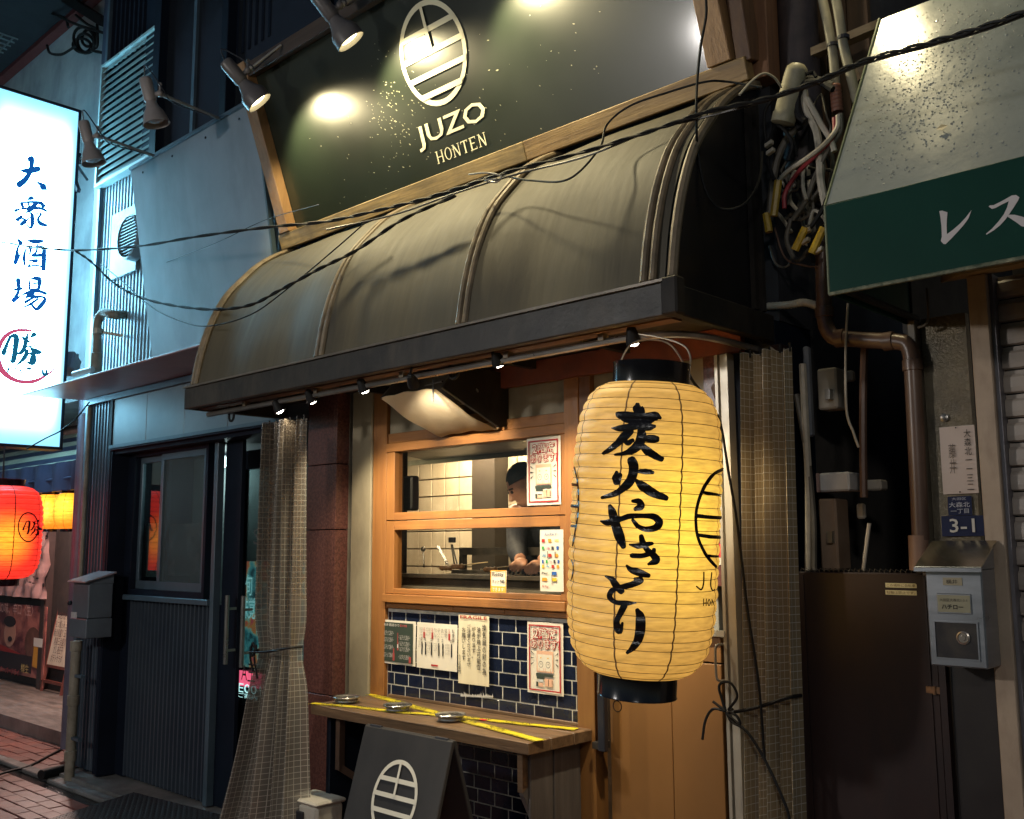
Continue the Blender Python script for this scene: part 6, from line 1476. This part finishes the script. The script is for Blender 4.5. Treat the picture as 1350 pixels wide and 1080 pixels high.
# ================================================================ ALLEY with pipes, cylinder, bundle
al = thing('alley_walls', 'narrow dark alley between the restaurant and the shuttered shop', 'alley', (-1.47, 1, 0))
m_dka = mat('alley_wall', (.10,.09,.08), (.05,.045,.04), rough=.8, scale=3, dirt=(.02,.02,.02))
mk('left_wall', G().box(-1.75, -1.705, .301, 3.5, .04, 9), m_dka, al)
mk('right_wall', G().box(-1.235, -1.2, .0, 3.5, .04, 2.6), m_dka, al)
mk('back_wall', G().box(-1.9, .2, 3.5, 3.6, .04, 9), m_dka, al)
mk('far_right_wall', G().box(-1.235, .6, 1.2, 1.3, 2.6, 9), mat('rough_stucco', (.34,.27,.17), (.22,.17,.10), rough=.85, scale=8, bump=1, bscale=40), al)
bm_ = thing('timber_beam', 'slanting pale timber beam beside the conduits over the green awning', 'beam', F(1100, 60, .1))
mk('beam', G().bar(F(1060, 76, .1), F(1160, 34, .15), .045, .03), wood('pale_beam', (.40,.30,.17), (.25,.17,.09), 'x'), bm_)
mk('stub', G().bar(F(1128, 98, .2), F(1150, 88, .25), .04, .05), wood('pale_beam', (.40,.30,.17)), bm_)
col_ = thing('steel_column', 'dark rusty steel column right of the timber post', 'column', F(1040, 60, .05))
a, b = F(1018, 60, .05), F(1064, 60, .05); mk('column', G().tube([((a.x+b.x)/2, .12, 2.95), ((a.x+b.x)/2, .12, 9)], .075, 20), mat('rusty_dark', (.06,.045,.045), (.035,.028,.03), rough=.5, scale=14, bump=.4), col_, smooth=True)
pl_ = thing('timber_planks', 'vertical timber planks behind the conduits', 'planks', F(1085, 60, .3))
a = F(1063, 60, .3).x
for k in range(3): mk('plank', G().box(a+k*.085, a+k*.085+.08, .30, .33, 2.9, 6), wood('old_plank', (.17,.10,.05), (.08,.05,.025), 'z'), pl_, bev=.002)
# cylinder
cy = thing('grey_cylinder', 'stained beige junction cylinder tilted above the tangle of cables', 'junction cylinder', F(1040, 120, -.12))
a, b = F(1051, 90, -.12), F(1033, 158, -.12); Zc = (a-b).normalized(); Xc = Zc.orthogonal().normalized()
L_c = (a-b).length
mk('cap', G().lathe(b, [(.030,-.015),(.041,-.012),(.042,.0),(.042,.02),(.039,.024),(.0385,L_c*.9),(.036,L_c),(.024,L_c+.012),(.001,L_c+.014)], 24, Xc, Zc.cross(Xc), Zc), mat('stained_beige', (.40,.37,.25), (.26,.24,.16), rough=.5, scale=12, dirt=(.08,.06,.03), damt=.6), cy, smooth=True)
mk('clip', G().tube([F(1062, 98, -.12), F(1072, 95, -.1), F(1076, 102, -.1)], .007, 6), m_hook, cy)
# conduits
for i, (pts, r, lab) in enumerate((([(1080,-20),(1090,25),(1098,70),(1102,120),(1104,150)], .0165, 'grey conduit coming down beside the green awning, left of the pair'), ([(1098,-20),(1106,20),(1112,60),(1122,100),(1130,135)], .0165, 'grey conduit touching the green awning edge, right of the pair'))):
    t = thing('conduit', lab, 'pipe', F(pts[0][0], pts[0][1], -.05), 'grey conduits beside the green awning')
    mk('pipe', G().tube(cr([F(a_, b_, -.05-.02*i) for a_, b_ in pts], 6), r, 10), mat('conduit_grey', (.26,.24,.17), (.16,.15,.11), rough=.5, scale=9), t, smooth=True)
    p = F(pts[2][0], pts[2][1]-10, -.05-.02*i); mk('strap', G().lathe(p, [(r*1.1,-.006),(r*1.25,-.006),(r*1.25,.006),(r*1.1,.006)], 12), m_frame, t)
tape_ = thing('wrapped_joint', 'red brown tape wrapped cable joint under the left conduit', 'cable joint', F(1101, 130, -.08))
g = G()
for k in range(7): p = F(1101+k*.5, 115+k*5, -.07); g.lathe(p, [(.018,-.007),(.0205,0),(.018,.007)], 12)
mk('windings', g, mat('joint_red', (.26,.10,.06), (.14,.06,.04), rough=.5), tape_, smooth=True)
bu = thing('cable_tangle', 'tangle of black, white, red and grey electric cables hanging beside the awning end', 'cable bundle', F(1050, 230, -.1))
def cb_w(nm, pts, r, mm, y=-.1): mk(nm, G().tube(cr([F(p[0], p[1], p[2] if len(p) > 2 else y) for p in pts], 7), r, 7), mm, bu, smooth=True)
m_cw2 = mat('cable_white', (.55,.50,.40), (.40,.36,.28), rough=.5, scale=20); m_crd = mat('cable_red', (.38,.04,.05), rough=.45); m_cg = mat('cable_taupe', (.16,.14,.11), (.10,.09,.07), rough=.5)
m_yel = mat('yellow_sleeve', (.60,.40,.03), (.40,.25,.02), rough=.45, scale=30, dirt=(.1,.07,.02), damt=.6)
cb_w('white_cable', [(1105,152),(1103,170),(1085,192),(1062,210),(1040,225),(1028,238),(1024,250)], .0085, m_cw2, -.13)
cb_w('white_cable', [(1060,120),(1063,145),(1075,170),(1080,200),(1082,240),(1090,280)], .013, m_cw2, -.10)
cb_w('white_cable', [(1064,130),(1080,160),(1095,185),(1100,200)], .010, m_cw2, -.11)
cb_w('red_cable', [(1100,155),(1098,180),(1075,205),(1050,230),(1035,255),(1034,275)], .0075, m_crd, -.12)
cb_w('grey_cable', [(1108,150),(1107,175),(1090,200),(1072,240),(1062,265),(1045,290)], .009, m_cg, -.10)
cb_w('grey_cable', [(1065,155),(1040,180),(1025,210),(1018,250),(1015,290)], .013, m_cg, -.06)
cb_w('black_cable', [(1098,118),(1080,108),(1062,110),(1052,125),(1052,150),(1062,160)], .012, m_hook, -.12)
cb_w('black_cable', [(1098,112),(1076,104),(1058,106),(1048,120),(1046,150),(1055,170)], .011, m_hook, -.08)
cb_w('black_cable', [(1120,235),(1095,255),(1085,275),(1070,298),(1062,300)], .008, m_hook, -.14)
cb_w('black_cable', [(1018,130),(1008,150),(1010,185),(1022,200)], .006, m_hook, -.1)
rs = random.Random(21)
for k in range(34):
    cx_, cy_ = rs.uniform(1015, 1085), rs.uniform(160, 330); y = rs.uniform(-.12, .1); a0 = rs.uniform(0, 6)
    pts = [(cx_+rs.uniform(8, 22)*math.cos(a0+q_*.9), cy_+rs.uniform(12, 45)*math.sin(a0+q_*.9), y) for q_ in range(rs.choice((4, 5, 6)))]
    cb_w(rs.choice(('black_cable', 'loop_cable')), pts, rs.uniform(.003, .009), rs.choice((m_hook, m_hook, m_hook, m_cg, m_cg, m_cw2)), y)
for (a_, b_, c_, d_) in ((1026,238,1020,285),(1062,300,1048,330),(1086,300,1070,334),(1010,282,1014,306)):
    cb_w('yellow_sleeve', [(a_, b_, -.15), ((a_+c_)/2, (b_+d_)/2, -.15), (c_, d_, -.15)], .013, m_yel)
for (a_, b_) in ((1064,305),(1062,318),(1080,330),(1014,190),(1016,200)): mk('connector', G().obox(F(a_, b_, -.14), (.014,0,.005), (0,.01,0), (0,0,.007)), m_cw2, bu, bev=.002)
# brown down pipe
bd = thing('brown_downpipe', 'brown rain downpipe with two elbows between the alley and the shutter', 'pipe', F(1150, 440, .05))
m_bp = mat('brown_pipe', (.15,.085,.055), (.10,.055,.038), rough=.35, scale=6, dirt=(.2,.15,.1), damt=.3)
yv = -.03
P_ = [F(1084, 320, yv), F(1086, 390, yv), F(1088, 425, yv), F(1096, 442, yv), F(1110, 446, yv), F(1150, 449, yv), F(1185, 451, yv), F(1197, 456, yv), F(1202, 472, yv), F(1204, 500, yv), F(1210, 620, yv), F(1214, 712, yv)]
mk('pipe', G().tube(cr(P_, 8), .0265, 16), m_bp, bd, smooth=True)
for q_, dd in (((1108, 446), (1,0,-.02)), ((1172, 450), (1,0,-.02)), ((1203, 482), (0,0,1)), ((1087, 412), (0,0,1))):
    Z_ = Vector(dd).normalized(); X_ = Z_.orthogonal().normalized(); mk('socket', G().lathe(F(*q_, yv), [(.026,-.018),(.031,-.016),(.031,.016),(.026,.018)], 16, X_, Z_.cross(X_), Z_), m_bp, bd, smooth=True)
a, b = F(1211, 706, yv), F(1213, 752, yv); mk('collar', G().tube([a, b], .031, 16), mat('collar_tan', (.30,.18,.12), (.24,.14,.09), rough=.5), bd, smooth=True)
hs = thing('ribbed_hose', 'pale ribbed hose joining the brown downpipe from the dark alley', 'hose', F(1050, 402, .02))
P_ = cr([F(1012, 404, .05), F(1040, 402, .03), F(1060, 399, .02), F(1078, 404, .0), F(1085, 408, -.02)], 12); mk('hose', G().tube(P_, [.0125+(.002 if i % 2 else 0) for i in range(len(P_))], 10), m_cw2, hs, smooth=True)
# things in the alley
def abox(name, lab, cat, px0, py0, px1, py1, y, d, mm, extra=None):
    a, b = F(px0, py0, y), F(px1, py1, y); t = thing(name, lab, cat, (a+b)/2); mk('case', G().box(a.x, b.x, y, y+d, b.z, a.z), mm, t, bev=.006); 
    if extra: extra(t, a, b, y)
    return t
m_ab1 = mat('alley_beige', (.55,.50,.42), (.40,.36,.30), rough=.5, scale=5)
abox('junction_box', 'pale slanted junction box in the alley left of the gate top', 'box', 1079, 624, 1120, 647, .12, .1, mat('alley_pale', (.75,.72,.68), (.6,.57,.54), rough=.5), lambda t, a, b, y: mk('edge', G().box(a.x-.01, a.x-.001, y, y+.1, b.z, a.z), mat('alley_pink', (.45,.30,.27), rough=.5), t))
abox('meter', 'beige electricity meter under the brown elbow pipe in the alley', 'meter', 1076, 487, 1104, 538, .10, .08, m_ab1, lambda t, a, b, y: mk('window', G().box(a.x+.06, b.x-.03, y-.03, y-.001, b.z+.03, a.z-.08), mat('meter_face', (.40,.38,.33), rough=.2), t))
abox('wall_board', 'long pale board standing in the alley behind the vinyl curtain', 'board', 1057, 457, 1070, 575, .07, .03, mat('alley_blue', (.22,.23,.25), (.15,.16,.18), rough=.6))
abox('cabinet', 'brown cabinet door in the alley above the gate', 'cabinet', 1078, 658, 1106, 752, .12, .1, mat('alley_brown', (.36,.25,.17), (.26,.17,.11), rough=.5), lambda t, a, b, y: mk('handle', G().box(b.x-.03, b.x-.01, y-.02, y, (a.z+b.z)/2-.03, (a.z+b.z)/2+.01), m_steel, t))
abox('switch_plate', 'small grey plate beside the brown cabinet in the alley', 'plate', 1128, 664, 1140, 684, .2, .02, m_ab1)
abox('wall_lamp', 'small pale fitting hanging in the alley right of the junction box', 'fitting', 1141, 633, 1162, 646, .3, .06, m_ab1)
abox('mesh_panel', 'dark framed panel in the alley behind the cable tangle', 'panel', 1108, 490, 1124, 502, .2, .03, m_ab1)
for i, (pts, r, mm, lab) in enumerate((([(1058,480),(1062,560),(1066,640),(1066,752)], .012, m_cw2, 'pale vertical pipe in the alley just right of the vinyl curtain'), ([(1050,520),(1064,600),(1072,680),(1073,752)], .010, m_cg, 'brown bent pipe in the alley beside the pale pipe'),
        ([(1118,400),(1115,460),(1116,540),(1125,570),(1132,590)], .004, m_cw2, 'thin pale wire dangling in front of the elbow pipe'), ([(1140,450),(1138,520),(1138,600),(1139,656)], .012, m_bp, 'thin brown pipe hanging in the middle of the alley'), ([(1146,690),(1138,752)], .006, m_ab1, 'slanting stick leaning at the gate top in the alley'),
        ([(1021,300),(1035,340),(1060,350),(1078,352)], .003, m_bp, 'thin brown wire under the cable tangle'), ([(1222,380),(1224,415),(1220,428),(1210,432)], .004, m_cg, 'short grey cable under the green awning'))):
    t = thing('alley_pipe', lab, 'pipe', F(pts[0][0], pts[0][1], .2)); yy = .05 if i not in (2, 5, 6) else -.06
    mk('pipe', G().tube(cr([F(a_, b_, yy) for a_, b_ in pts], 6), r*1.1, 8), mm, t, smooth=True)
# gate
gt = thing('alley_gate', 'rusty dark brown steel gate closing the alley beside the mailbox', 'gate', (-1.4, 0, .04))
m_gate = mat('gate_brown', (.026,.013,.012), (.014,.009,.009), rough=.42, scale=2, stretch=(1.5,1,.5), dirt=(.06,.022,.012), damt=.7, rvar=.1)
ga, gb = F(1054, 900, .0).x, F(1240, 905, .0).x; gz = F(1150, 755, 0).z
mk('leaf', G().box(ga, gb, -.005, .02, .05, gz), m_gate, gt, bev=.004)
mk('edge_strip', G().box(ga+.03, ga+.036, -.009, -.005, .06, gz-.01).box(gb-.03, gb-.024, -.009, -.005, .06, gz-.01), m_gate, gt)
mk('frame_post', G().box(ga-.045, ga-.004, -.02, .03, .05, 2.3), m_gate, gt, bev=.003)
g = G()
for k in range(26):
    x = ga+.02+k*(gb-ga-.04)/25; g.tube([(x, .005, gz), (x+.006, .0, gz+.012), (x+.014, .01, gz+.004)], .0015, 4)
mk('wire_fringe', g, m_cg, gt, kind='stuff')
hx = F(1231, 910, -.01); mk('hinge', G().box(hx.x-.022, hx.x+.02, -.014, -.0055, hx.z-.010, hx.z+.010).tube([(hx.x+.004, -.016, hx.z-.012), (hx.x+.004, -.016, hx.z+.012)], .005, 8), mat('rust', (.30,.15,.06), (.15,.08,.04), rough=.7, scale=60), gt)
for k, (py, s) in enumerate(((772, 'この場所に自転車'), (781.5, '駐輪は禁止です。'))):
    t = thing('gate_sticker', ('upper' if k == 0 else 'lower')+' cream warning strip sticker on the brown gate', 'sticker', F(1187, py, -.008))
    a, b = F(1167, py-3.4, -.007), F(1208.5, py+3.2, -.007); b.z = F(1187, py+3, -.007).z; a.z = F(1187, py-3, -.007).z
    mk('strip', G().prism([(a.x, -.0062, b.z), (b.x, -.0062, b.z), (b.x, -.0062, a.z-(.004 if k == 0 else 0)), (b.x-.004, -.0062, a.z), (a.x, -.0062, a.z)], (0, .001, 0)), flat('sticker_cream', (.70,.62,.35)), t)
    text(s, (a.x+.004, -.0068, b.z+.0025), (b.x-a.x-.008, 0, 0), (0, 0, a.z-b.z-.005), flat('print_brown_dark', (.12,.08,.03)), t)
# ---- wall strip with posts
ws = thing('shop_side_wall', 'bronze textured wall strip with posts between the alley and the shutter', 'wall', (-1.15, 0, .04))
pa, pb_, pc_ = F(1208, 700, -.01).x, F(1227, 700, -.01).x, F(1285, 600, 0).x
mk('post', G().box(pa+.02, pb_, -.035, .03, 1.5, 2.31), mat('olive_post', (.20,.17,.12), (.14,.12,.085), rough=.5, scale=6), ws, bev=.003)
mk('bronze_panel', G().box(pb_+.006, pc_, .0, .03, 1.5, 2.31), mat('bronze_textured', (.16,.13,.08), (.09,.075,.05), rough=.32, metal=.35, scale=10, bump=1, bscale=90), ws)
mk('dark_panel', G().box(pb_+.03, pc_+.06, .0, .03, .05, 1.498), mat('dark_panel_brown', (.030,.026,.024), (.022,.018,.018), rough=.4), ws)
mk('side_post', G().box(F(1243, 950, -.01).x, F(1252, 950, -.01).x, -.02, .02, .05, 1.30), m_gate, ws)
p = F(1245, 551, -.005); mk('knob', G().lathe(p, [(.013,0),(.013,.004),(.008,.006),(.008,.012),(.001,.014)], 20, (1,0,0), (0,0,1), (0,-1,0)), mat('knob_metal', (.35,.33,.3), rough=.3, metal=.8), ws, smooth=True)
# address sheet and plates
t, O, U, V = paper('name_sheet', 'off white handwritten address sheet pinned on the bronze wall', (1238.5, 564), (1284, 560), (1243.5, 652), (1291, 650), -.008, mat('address_paper', (.62,.52,.46), (.56,.46,.40), rough=.6))
tx(t, O, U, V, '大森北一ー三二', .70, .05, .90, .94, m_ink, vert=True, off=.001)
tx(t, O, U, V, '藤井', .24, .30, .44, .74, flat('ink_grey', (.16,.13,.11)), vert=True, off=.001)
mk('pins', G().ball(O+U*.5+V*.975+Vector((0,-.003,0)), .0025, 8).ball(O+U*.5+V*.025+Vector((0,-.003,0)), .0025, 8), m_hook, t)
m_bl = mat('plate_navy', (.010,.018,.070), (.008,.014,.055), rough=.5, spec=.2, rvar=.05)
t, O, U, V = paper('district_plate', 'small navy district plate 大森北 above the 3-1 plate', (1249, 655), (1280, 654), (1251, 680), (1283, 679), -.006, m_bl, 'address plate')
lt = flat('plate_grey', (.42,.44,.5))
tx(t, O, U, V, '大田区', .2, .80, .8, .94, lt, off=.001); tx(t, O, U, V, '大森北', .06, .42, .94, .70, lt, off=.001, bold=.01); tx(t, O, U, V, '一丁目', .12, .10, .88, .34, lt, off=.001, bold=.01)
t, O, U, V = paper('number_plate', 'navy block number plate reading 3-1 under the district plate', (1240.5, 681), (1298.5, 679), (1243, 708), (1299, 706), -.0075, m_bl, 'address plate')
tx(t, O, U, V, '3-1', .20, .18, .78, .86, flat('plate_white2', (.62,.60,.55)), off=.001, bold=.01)
# shutter
sf = thing('door_jamb_post', 'peeling cream steel jamb of the roller shutter', 'shutter frame', F(1300, 800, -.02))
a, b = F(1282, 480, -.03).x, F(1308, 480, -.03).x
m_jamb = mat('peeling_cream', (.50,.39,.28), (.42,.32,.23), rough=.5, scale=6, dirt=(.18,.11,.07), damt=.35, dscale=20)
mk('jamb', G().box(a+.0, b, -.03, .04, .05, 2.415), m_jamb, sf, bev=.003)
mk('guide', G().box(b+.001, b+.012, -.012, .06, .05, 2.415), mat('guide_grey', (.24,.22,.24), (.18,.17,.18), rough=.4, metal=.3), sf)
sh = thing('roller_shutter', 'beige grey roller shutter of the closed shop under the green awning', 'shutter', (-.4, .04, .05))
m_sh = mat('shutter_beige', (.46,.39,.33), (.38,.32,.27), rough=.4, scale=5, dirt=(.12,.09,.07), damt=.45, dscale=6, rvar=.1)
sx0_, sx1_ = b+.013, .5; pitch = .0735; z = .06; me0 = None
while z < 2.36:
    if me0 is None:
        pr_ = [(-.0, .002), (-.010, .006), (-.012, .020), (-.010, .050), (-.004, .058), (.004, .060), (.004, .0715), (.010, .0715), (.010, .002)]
        t_ = mk('slat', G().prism([(0, q_[0], q_[1]) for q_ in pr_], (sx1_-sx0_, 0, 0)), m_sh, None); me0 = t_.data; bpy.data.objects.remove(t_)
    o = bpy.data.objects.new('slat', me0); COL.objects.link(o); o.parent = sh; o.location = Vector((sx0_, .03+random.uniform(-.001, .001), z))-sh.location; z += pitch
mk('backing', G().box(sx0_, sx1_, .042, .05, .05, 2.4), m_nvd, sh)
sft = thing('shutter_box', 'cream soffit box over the roller shutter under the green awning', 'soffit', (-.4, -.1, 2.45))
a = F(1240, 368, .0).x; mk('box', G().prism([(a-.0, 0.0, 2.417), (a+.08, -.06, 2.417), (.5, -.06, 2.417), (.5, 0, 2.417)], (0, 0, .14)), mat('soffit_cream', (.55,.42,.24), (.48,.36,.2), rough=.5), sft)
# ---- mailbox
mx_ = thing('mailbox', 'brushed steel mailbox with sloping lid on the wall beside the shutter', 'mailbox', F(1262, 880, -.02))
yf = -.15; A_, B_ = F(1222, 800, yf).x, F(1297, 800, yf).x; Zt1 = F(1258, 750, yf).z; Zb1 = F(1265, 880, yf).z
m_stl = mat('mailbox_steel', (.46,.48,.52), (.36,.38,.42), rough=.3, metal=.88, scale=3, stretch=(1,1,8), rvar=.08, dirt=(.25,.22,.18), damt=.3)
mk('body', G().box(A_, B_, yf, -.036, Zb1, Zt1), m_stl, mx_, bev=.004)
zl1 = F(1228, 714.5, -.04).z
mk('lid', G().prism([(A_-.018, yf-.03, Zt1+.002), (A_-.018, -.036, zl1), (A_-.018, -.036, zl1+.004), (A_-.018, yf-.034, Zt1+.006)], (B_-A_+.03, 0, 0)), mat('lid_steel', (.60,.55,.42), (.42,.38,.28), rough=.22, metal=.9, scale=12, rvar=.1), mx_, bev=.002)
mk('lid_lip', G().box(A_-.018, B_+.012, yf-.036, yf-.028, Zt1-.008, Zt1+.003), m_stl, mx_)
mk('cheek', G().prism([(A_, yf, Zt1), (A_, -.036, Zt1), (A_, -.036, zl1-.002)], (.003, 0, 0)).prism([(B_-.003, yf, Zt1), (B_-.003, -.036, Zt1), (B_-.003, -.036, zl1-.002)], (.003, 0, 0)), m_stl, mx_)
H_ = Zt1-Zb1; Wm = B_-A_
def MBp(a_, b_): return Vector((A_+Wm*a_, yf, Zb1+H_*b_))
def mrect(nm, a_, b_, c_, d_, mm, o1=.002): mk(nm, G().box(A_+Wm*a_, A_+Wm*c_, yf-o1, yf+.001, Zb1+H_*b_, Zb1+H_*d_), mm, mx_)
mrect('name_holder', .32, .83, .66, .91, mat('label_tan', (.42,.38,.26), rough=.5)); text('横井', MBp(.38, .845)+Vector((0,-.003,0)), (Wm*.20,0,0), (0,0,H_*.045), m_ink, mx_)
mk('plate_rim', G().box(A_+Wm*.19, A_+Wm*.80, yf-.003, yf+.001, Zb1+H_*.54, Zb1+H_*.745), m_stl, mx_, bev=.0015)
mrect('name_plate', .21, .555, .78, .73, mat('label_olive', (.33,.32,.22), (.28,.27,.18), rough=.4), .0045)
text('大田区大森北1-3-1', MBp(.25, .665)+Vector((0,-.006,0)), (Wm*.48,0,0), (0,0,H_*.03), m_ink, mx_); text('ハチロー', MBp(.28, .585)+Vector((0,-.006,0)), (Wm*.38,0,0), (0,0,H_*.05), m_ink, mx_, bold=.03)
g = G(); x0, x1, z0, z1 = A_+Wm*.13, A_+Wm*.86, Zb1+H_*.09, Zb1+H_*.45
for (a_, b_, c_, d_) in ((x0-.004, z0-.004, x1+.004, z0), (x0-.004, z1, x1+.004, z1+.004), (x0-.004, z0, x0, z1), (x1, z0, x1+.004, z1)): g.box(a_, c_, yf-.004, yf+.001, b_, d_)
mk('window_rim', g, m_stl, mx_)
mk('window', G().box(x0, x1, yf-.0015, yf+.001, z0, z1), mat('mail_window', (.12,.11,.10), (.04,.045,.06), rough=.15, scale=6, metal=.3), mx_)
mk('lock', G().lathe((A_+Wm*.62, yf-.0016, Zb1+H_*.30), [(.019,0),(.019,.004),(.015,.006),(.013,.003),(.008,.003),(.007,.006),(.001,.006)], 28, (1,0,0), (0,0,1), (0,-1,0)), mat('lock_metal', (.42,.38,.33), rough=.3, metal=.7), mx_, smooth=True)

# ================================================================ green awning
ga_ = thing('green_awning', 'wet grey green vinyl awning with dark green fascia reading レス', 'awning', (-.5, -.3, 2.3))
gx = -1.21; gy = -.57; gz0, gz1 = 2.294, 2.552; gtop = (-.10, 3.311)
m_ga = mat('green_vinyl', (.20,.225,.215), (.27,.295,.28), rough=.22, scale=3, coat=.5, bump=.14, bscale=30, dirt=(.06,.075,.06), damt=.6, rvar=.1)
m_gf = mat('green_fascia', (.003,.040,.027), (.004,.047,.032), spec=.15, rough=.55, scale=3, rvar=.08, dirt=(.01,.03,.022), damt=.4)
rows = []
for i in range(31):
    x = gx+(.7-gx)*i/30; row = []
    for j in range(15):
        v = j/14; y = gy+(gtop[0]-gy)*v; zz = gz1+(gtop[1]-gz1)*v; s_ = min((x-gx)/.3, 1)*math.sin(math.pi*v)
        row.append(Vector((x, y+.0*s_, zz-.010*s_+.003*math.sin(x*9+v*3))))
    rows.append(row)
mk('slope', G().strip(rows), m_ga, ga_, smooth='all')
mk('fascia', G().box(gx, .7, gy-.003, gy+.004, gz0, gz1), m_gf, ga_, bev=.002)
mk('side_panel', G().prism([(gx-.001, gy+.006, gz0), (gx-.001, .0, gz0), (gx-.001, .0, gz1+.7), (gx-.001, gtop[0], gtop[1]-.006), (gx-.001, gy+.006, gz1)], (.004, 0, 0)), m_gf, ga_)
mk('edge_piping', G().tube([(gx, gy, gz1), (gx, gtop[0], gtop[1])], .005, 6).tube([(gx, gy, gz1), (gx, gy, gz0)], .005, 6), mat('piping_green', (.14,.17,.09), (.1,.12,.07), rough=.4), ga_)
mk('bottom_piping', G().tube([(gx, gy-.002, gz0), (.7, gy-.002, gz0)], .006, 6), mat('piping_worn', (.28,.28,.18), (.06,.08,.05), rough=.5, scale=40), ga_)
mk('top_cap', G().box(gx+.02, .7, gtop[0], .02, gtop[1]-.02, gtop[1]), m_ga, ga_)
g = G(); g.tube([(gx+.02, gy+.02, gz0+.02), (gx+.02, .0, gz0+.02)], .012, 8).tube([(gx+.01, gy+.02, gz0+.02), (.7, gy+.02, gz0+.02)], .012, 8)
mk('frame_tube', g, m_hook, ga_, smooth=True)
gfp = planeproj(lambda a_, b_: F(a_, b_, gy-.003), (0, -1, 0))
m_wl = mat('letter_white', (.66,.60,.58), (.60,.55,.53), rough=.5, rvar=0)
f8 = (1210, 220, 9)
def polyg(pts, nm='letter'):
    me_ = G().add([F(1210+a_/9, 220+b_/9, gy-.005) for a_, b_ in pts], [tuple(range(len(pts)))]); return mk(nm, me_, m_wl, ga_)
polyg([(255,525),(290,520),(352,540),(345,620),(342,700),(345,800),(420,745),(500,675),(570,600),(638,512),(600,615),(545,690),(470,775),(395,855),(330,918),(305,915),(272,880),(285,830),(280,700),(268,600)], 'letter')
polyg([(840,472),(855,458),(900,455),(1000,405),(1115,340),(1165,335),(1205,362),(1190,400),(1140,480),(1085,560),(1040,625),(975,695),(900,755),(815,805),(810,795),(880,735),(960,645),(1020,565),(1060,480),(1080,408),(1000,445),(920,490),(880,500)], 'letter')
polyg([(1055,585),(1085,568),(1150,570),(1230,590),(1330,620),(1400,660),(1380,690),(1300,720),(1230,705),(1170,660),(1110,620)], 'letter')
text('トラン', F(1385, 285, gy-.005), Vector((.30, 0, 0)), Vector((0, 0, .13)), m_wl, ga_, bold=.02)
# water drops on the slope
Ns = Vector((0, gz1-gtop[1], gtop[0]-gy)); Ns = Vector((0, -(gtop[1]-gz1), (gtop[0]-gy))).normalized(); rs = random.Random(2)
g = G()
for i in range(1300):
    if rs.random() < .7: x, v = rs.gauss(-1.0, .10), rs.gauss(.48, .25)
    else: x, v = rs.uniform(gx+.01, .3), rs.uniform(.05, .95)
    x += v*.02
    if not (0.02 < v < .98) or x < gx+.01: continue
    s_ = min((x-gx)/.3, 1)*math.sin(math.pi*v)
    p = Vector((x, gy+(gtop[0]-gy)*v, gz1+(gtop[1]-gz1)*v-.010*s_+.003*math.sin(x*9+v*3)))+Ns*.0005; r_ = rs.uniform(.0012, .0036)
    a_ = Vector((1,0,0))*r_; b_ = Ns.cross(Vector((1,0,0)))*r_*rs.uniform(1, 1.6)
    k = [p+a_*math.cos(q_)+b_*math.sin(q_) for q_ in (0, 1.05, 2.09, 3.14, 4.19, 5.24)]+[p+Ns*r_*.7]
    g.add(k, [(0,1,6),(1,2,6),(2,3,6),(3,4,6),(4,5,6),(5,0,6)])
mk('water_drops', g, mat('drop', (.38,.40,.36), rough=.1, coat=1, rvar=0, spec=1.), ga_, kind='stuff', smooth='all')
lf = thing('fallen_leaf', 'small tan leaf stuck on the wet green awning slope', 'leaf', F(1242, 170, -.35))
def GA(px, py):
    N_ = Ns; d = ray(px, py); p0 = Vector((0, gy, gz1)); return CAM+d*((p0-CAM).dot(N_)/d.dot(N_))
mk('leaf', G().add([GA(1235, 172)+Ns*.004, GA(1242, 166)+Ns*.006, GA(1250, 167)+Ns*.004, GA(1243, 174)+Ns*.006], [(0,1,2,3)]), mat('leaf_tan', (.50,.42,.26), rough=.6), lf)

# ================================================================ opposite side of the alley street: lamp posts that light the fronts
def street_lamp(lab, x, y, z, E, col, r=.12, tgt=None):
    t = thing('street_lamp', lab, 'street lamp', (x, y, 0))
    mk('pole', G().tube([(x, y, -.02), (x, y, z+.25)], .045, 12), m_alu, t, smooth=True)
    mk('arm', G().tube(cr([(x, y, z+.2), (x, y+.15, z+.3), (x, y+.4, z+.28)], 5), .02, 8), m_alu, t, smooth=True)
    mk('shade', G().lathe((x, y+.4, z+.12), [(.02,.14),(.05,.13),(.17,.02),(.18,.0),(.165,.0),(.04,.11)], 28, cap=False), m_alu, t, smooth=True)
    mk('bulb', G().ball((x, y+.4, z+.09), .06, 14), emis('street_bulb', (1,.85,.62), 12), t, smooth='all')
    l = light('street_light', 'POINT', (x, y+.4, z), E, col, r); l.parent = t; l.location = Vector((0, .4, z))
    return t
street_lamp('warm street lamp across the alley, left of the viewer', -4.2, -5.2, 2.9, 190, (1, .95, .90), .16)
street_lamp('warm street lamp across the alley, behind the viewer', .9, -4.8, 3.3, 85, (1, .94, .88), .14)

LAMP_E = 32; LAMP_C = 70
_p0 = GA(1182, 40); _i = (_p0-CAM).normalized(); _r = _i-2*_i.dot(Ns)*Ns; _h = _p0+_r*.98
spot_lamp('black spotlight aimed at the slope of the green awning', _h, GA(1225, 110), Vector((-1.45, .0, 3.75)), m_sp, 'spotlights over the glossy emblem signboard', lit=True)
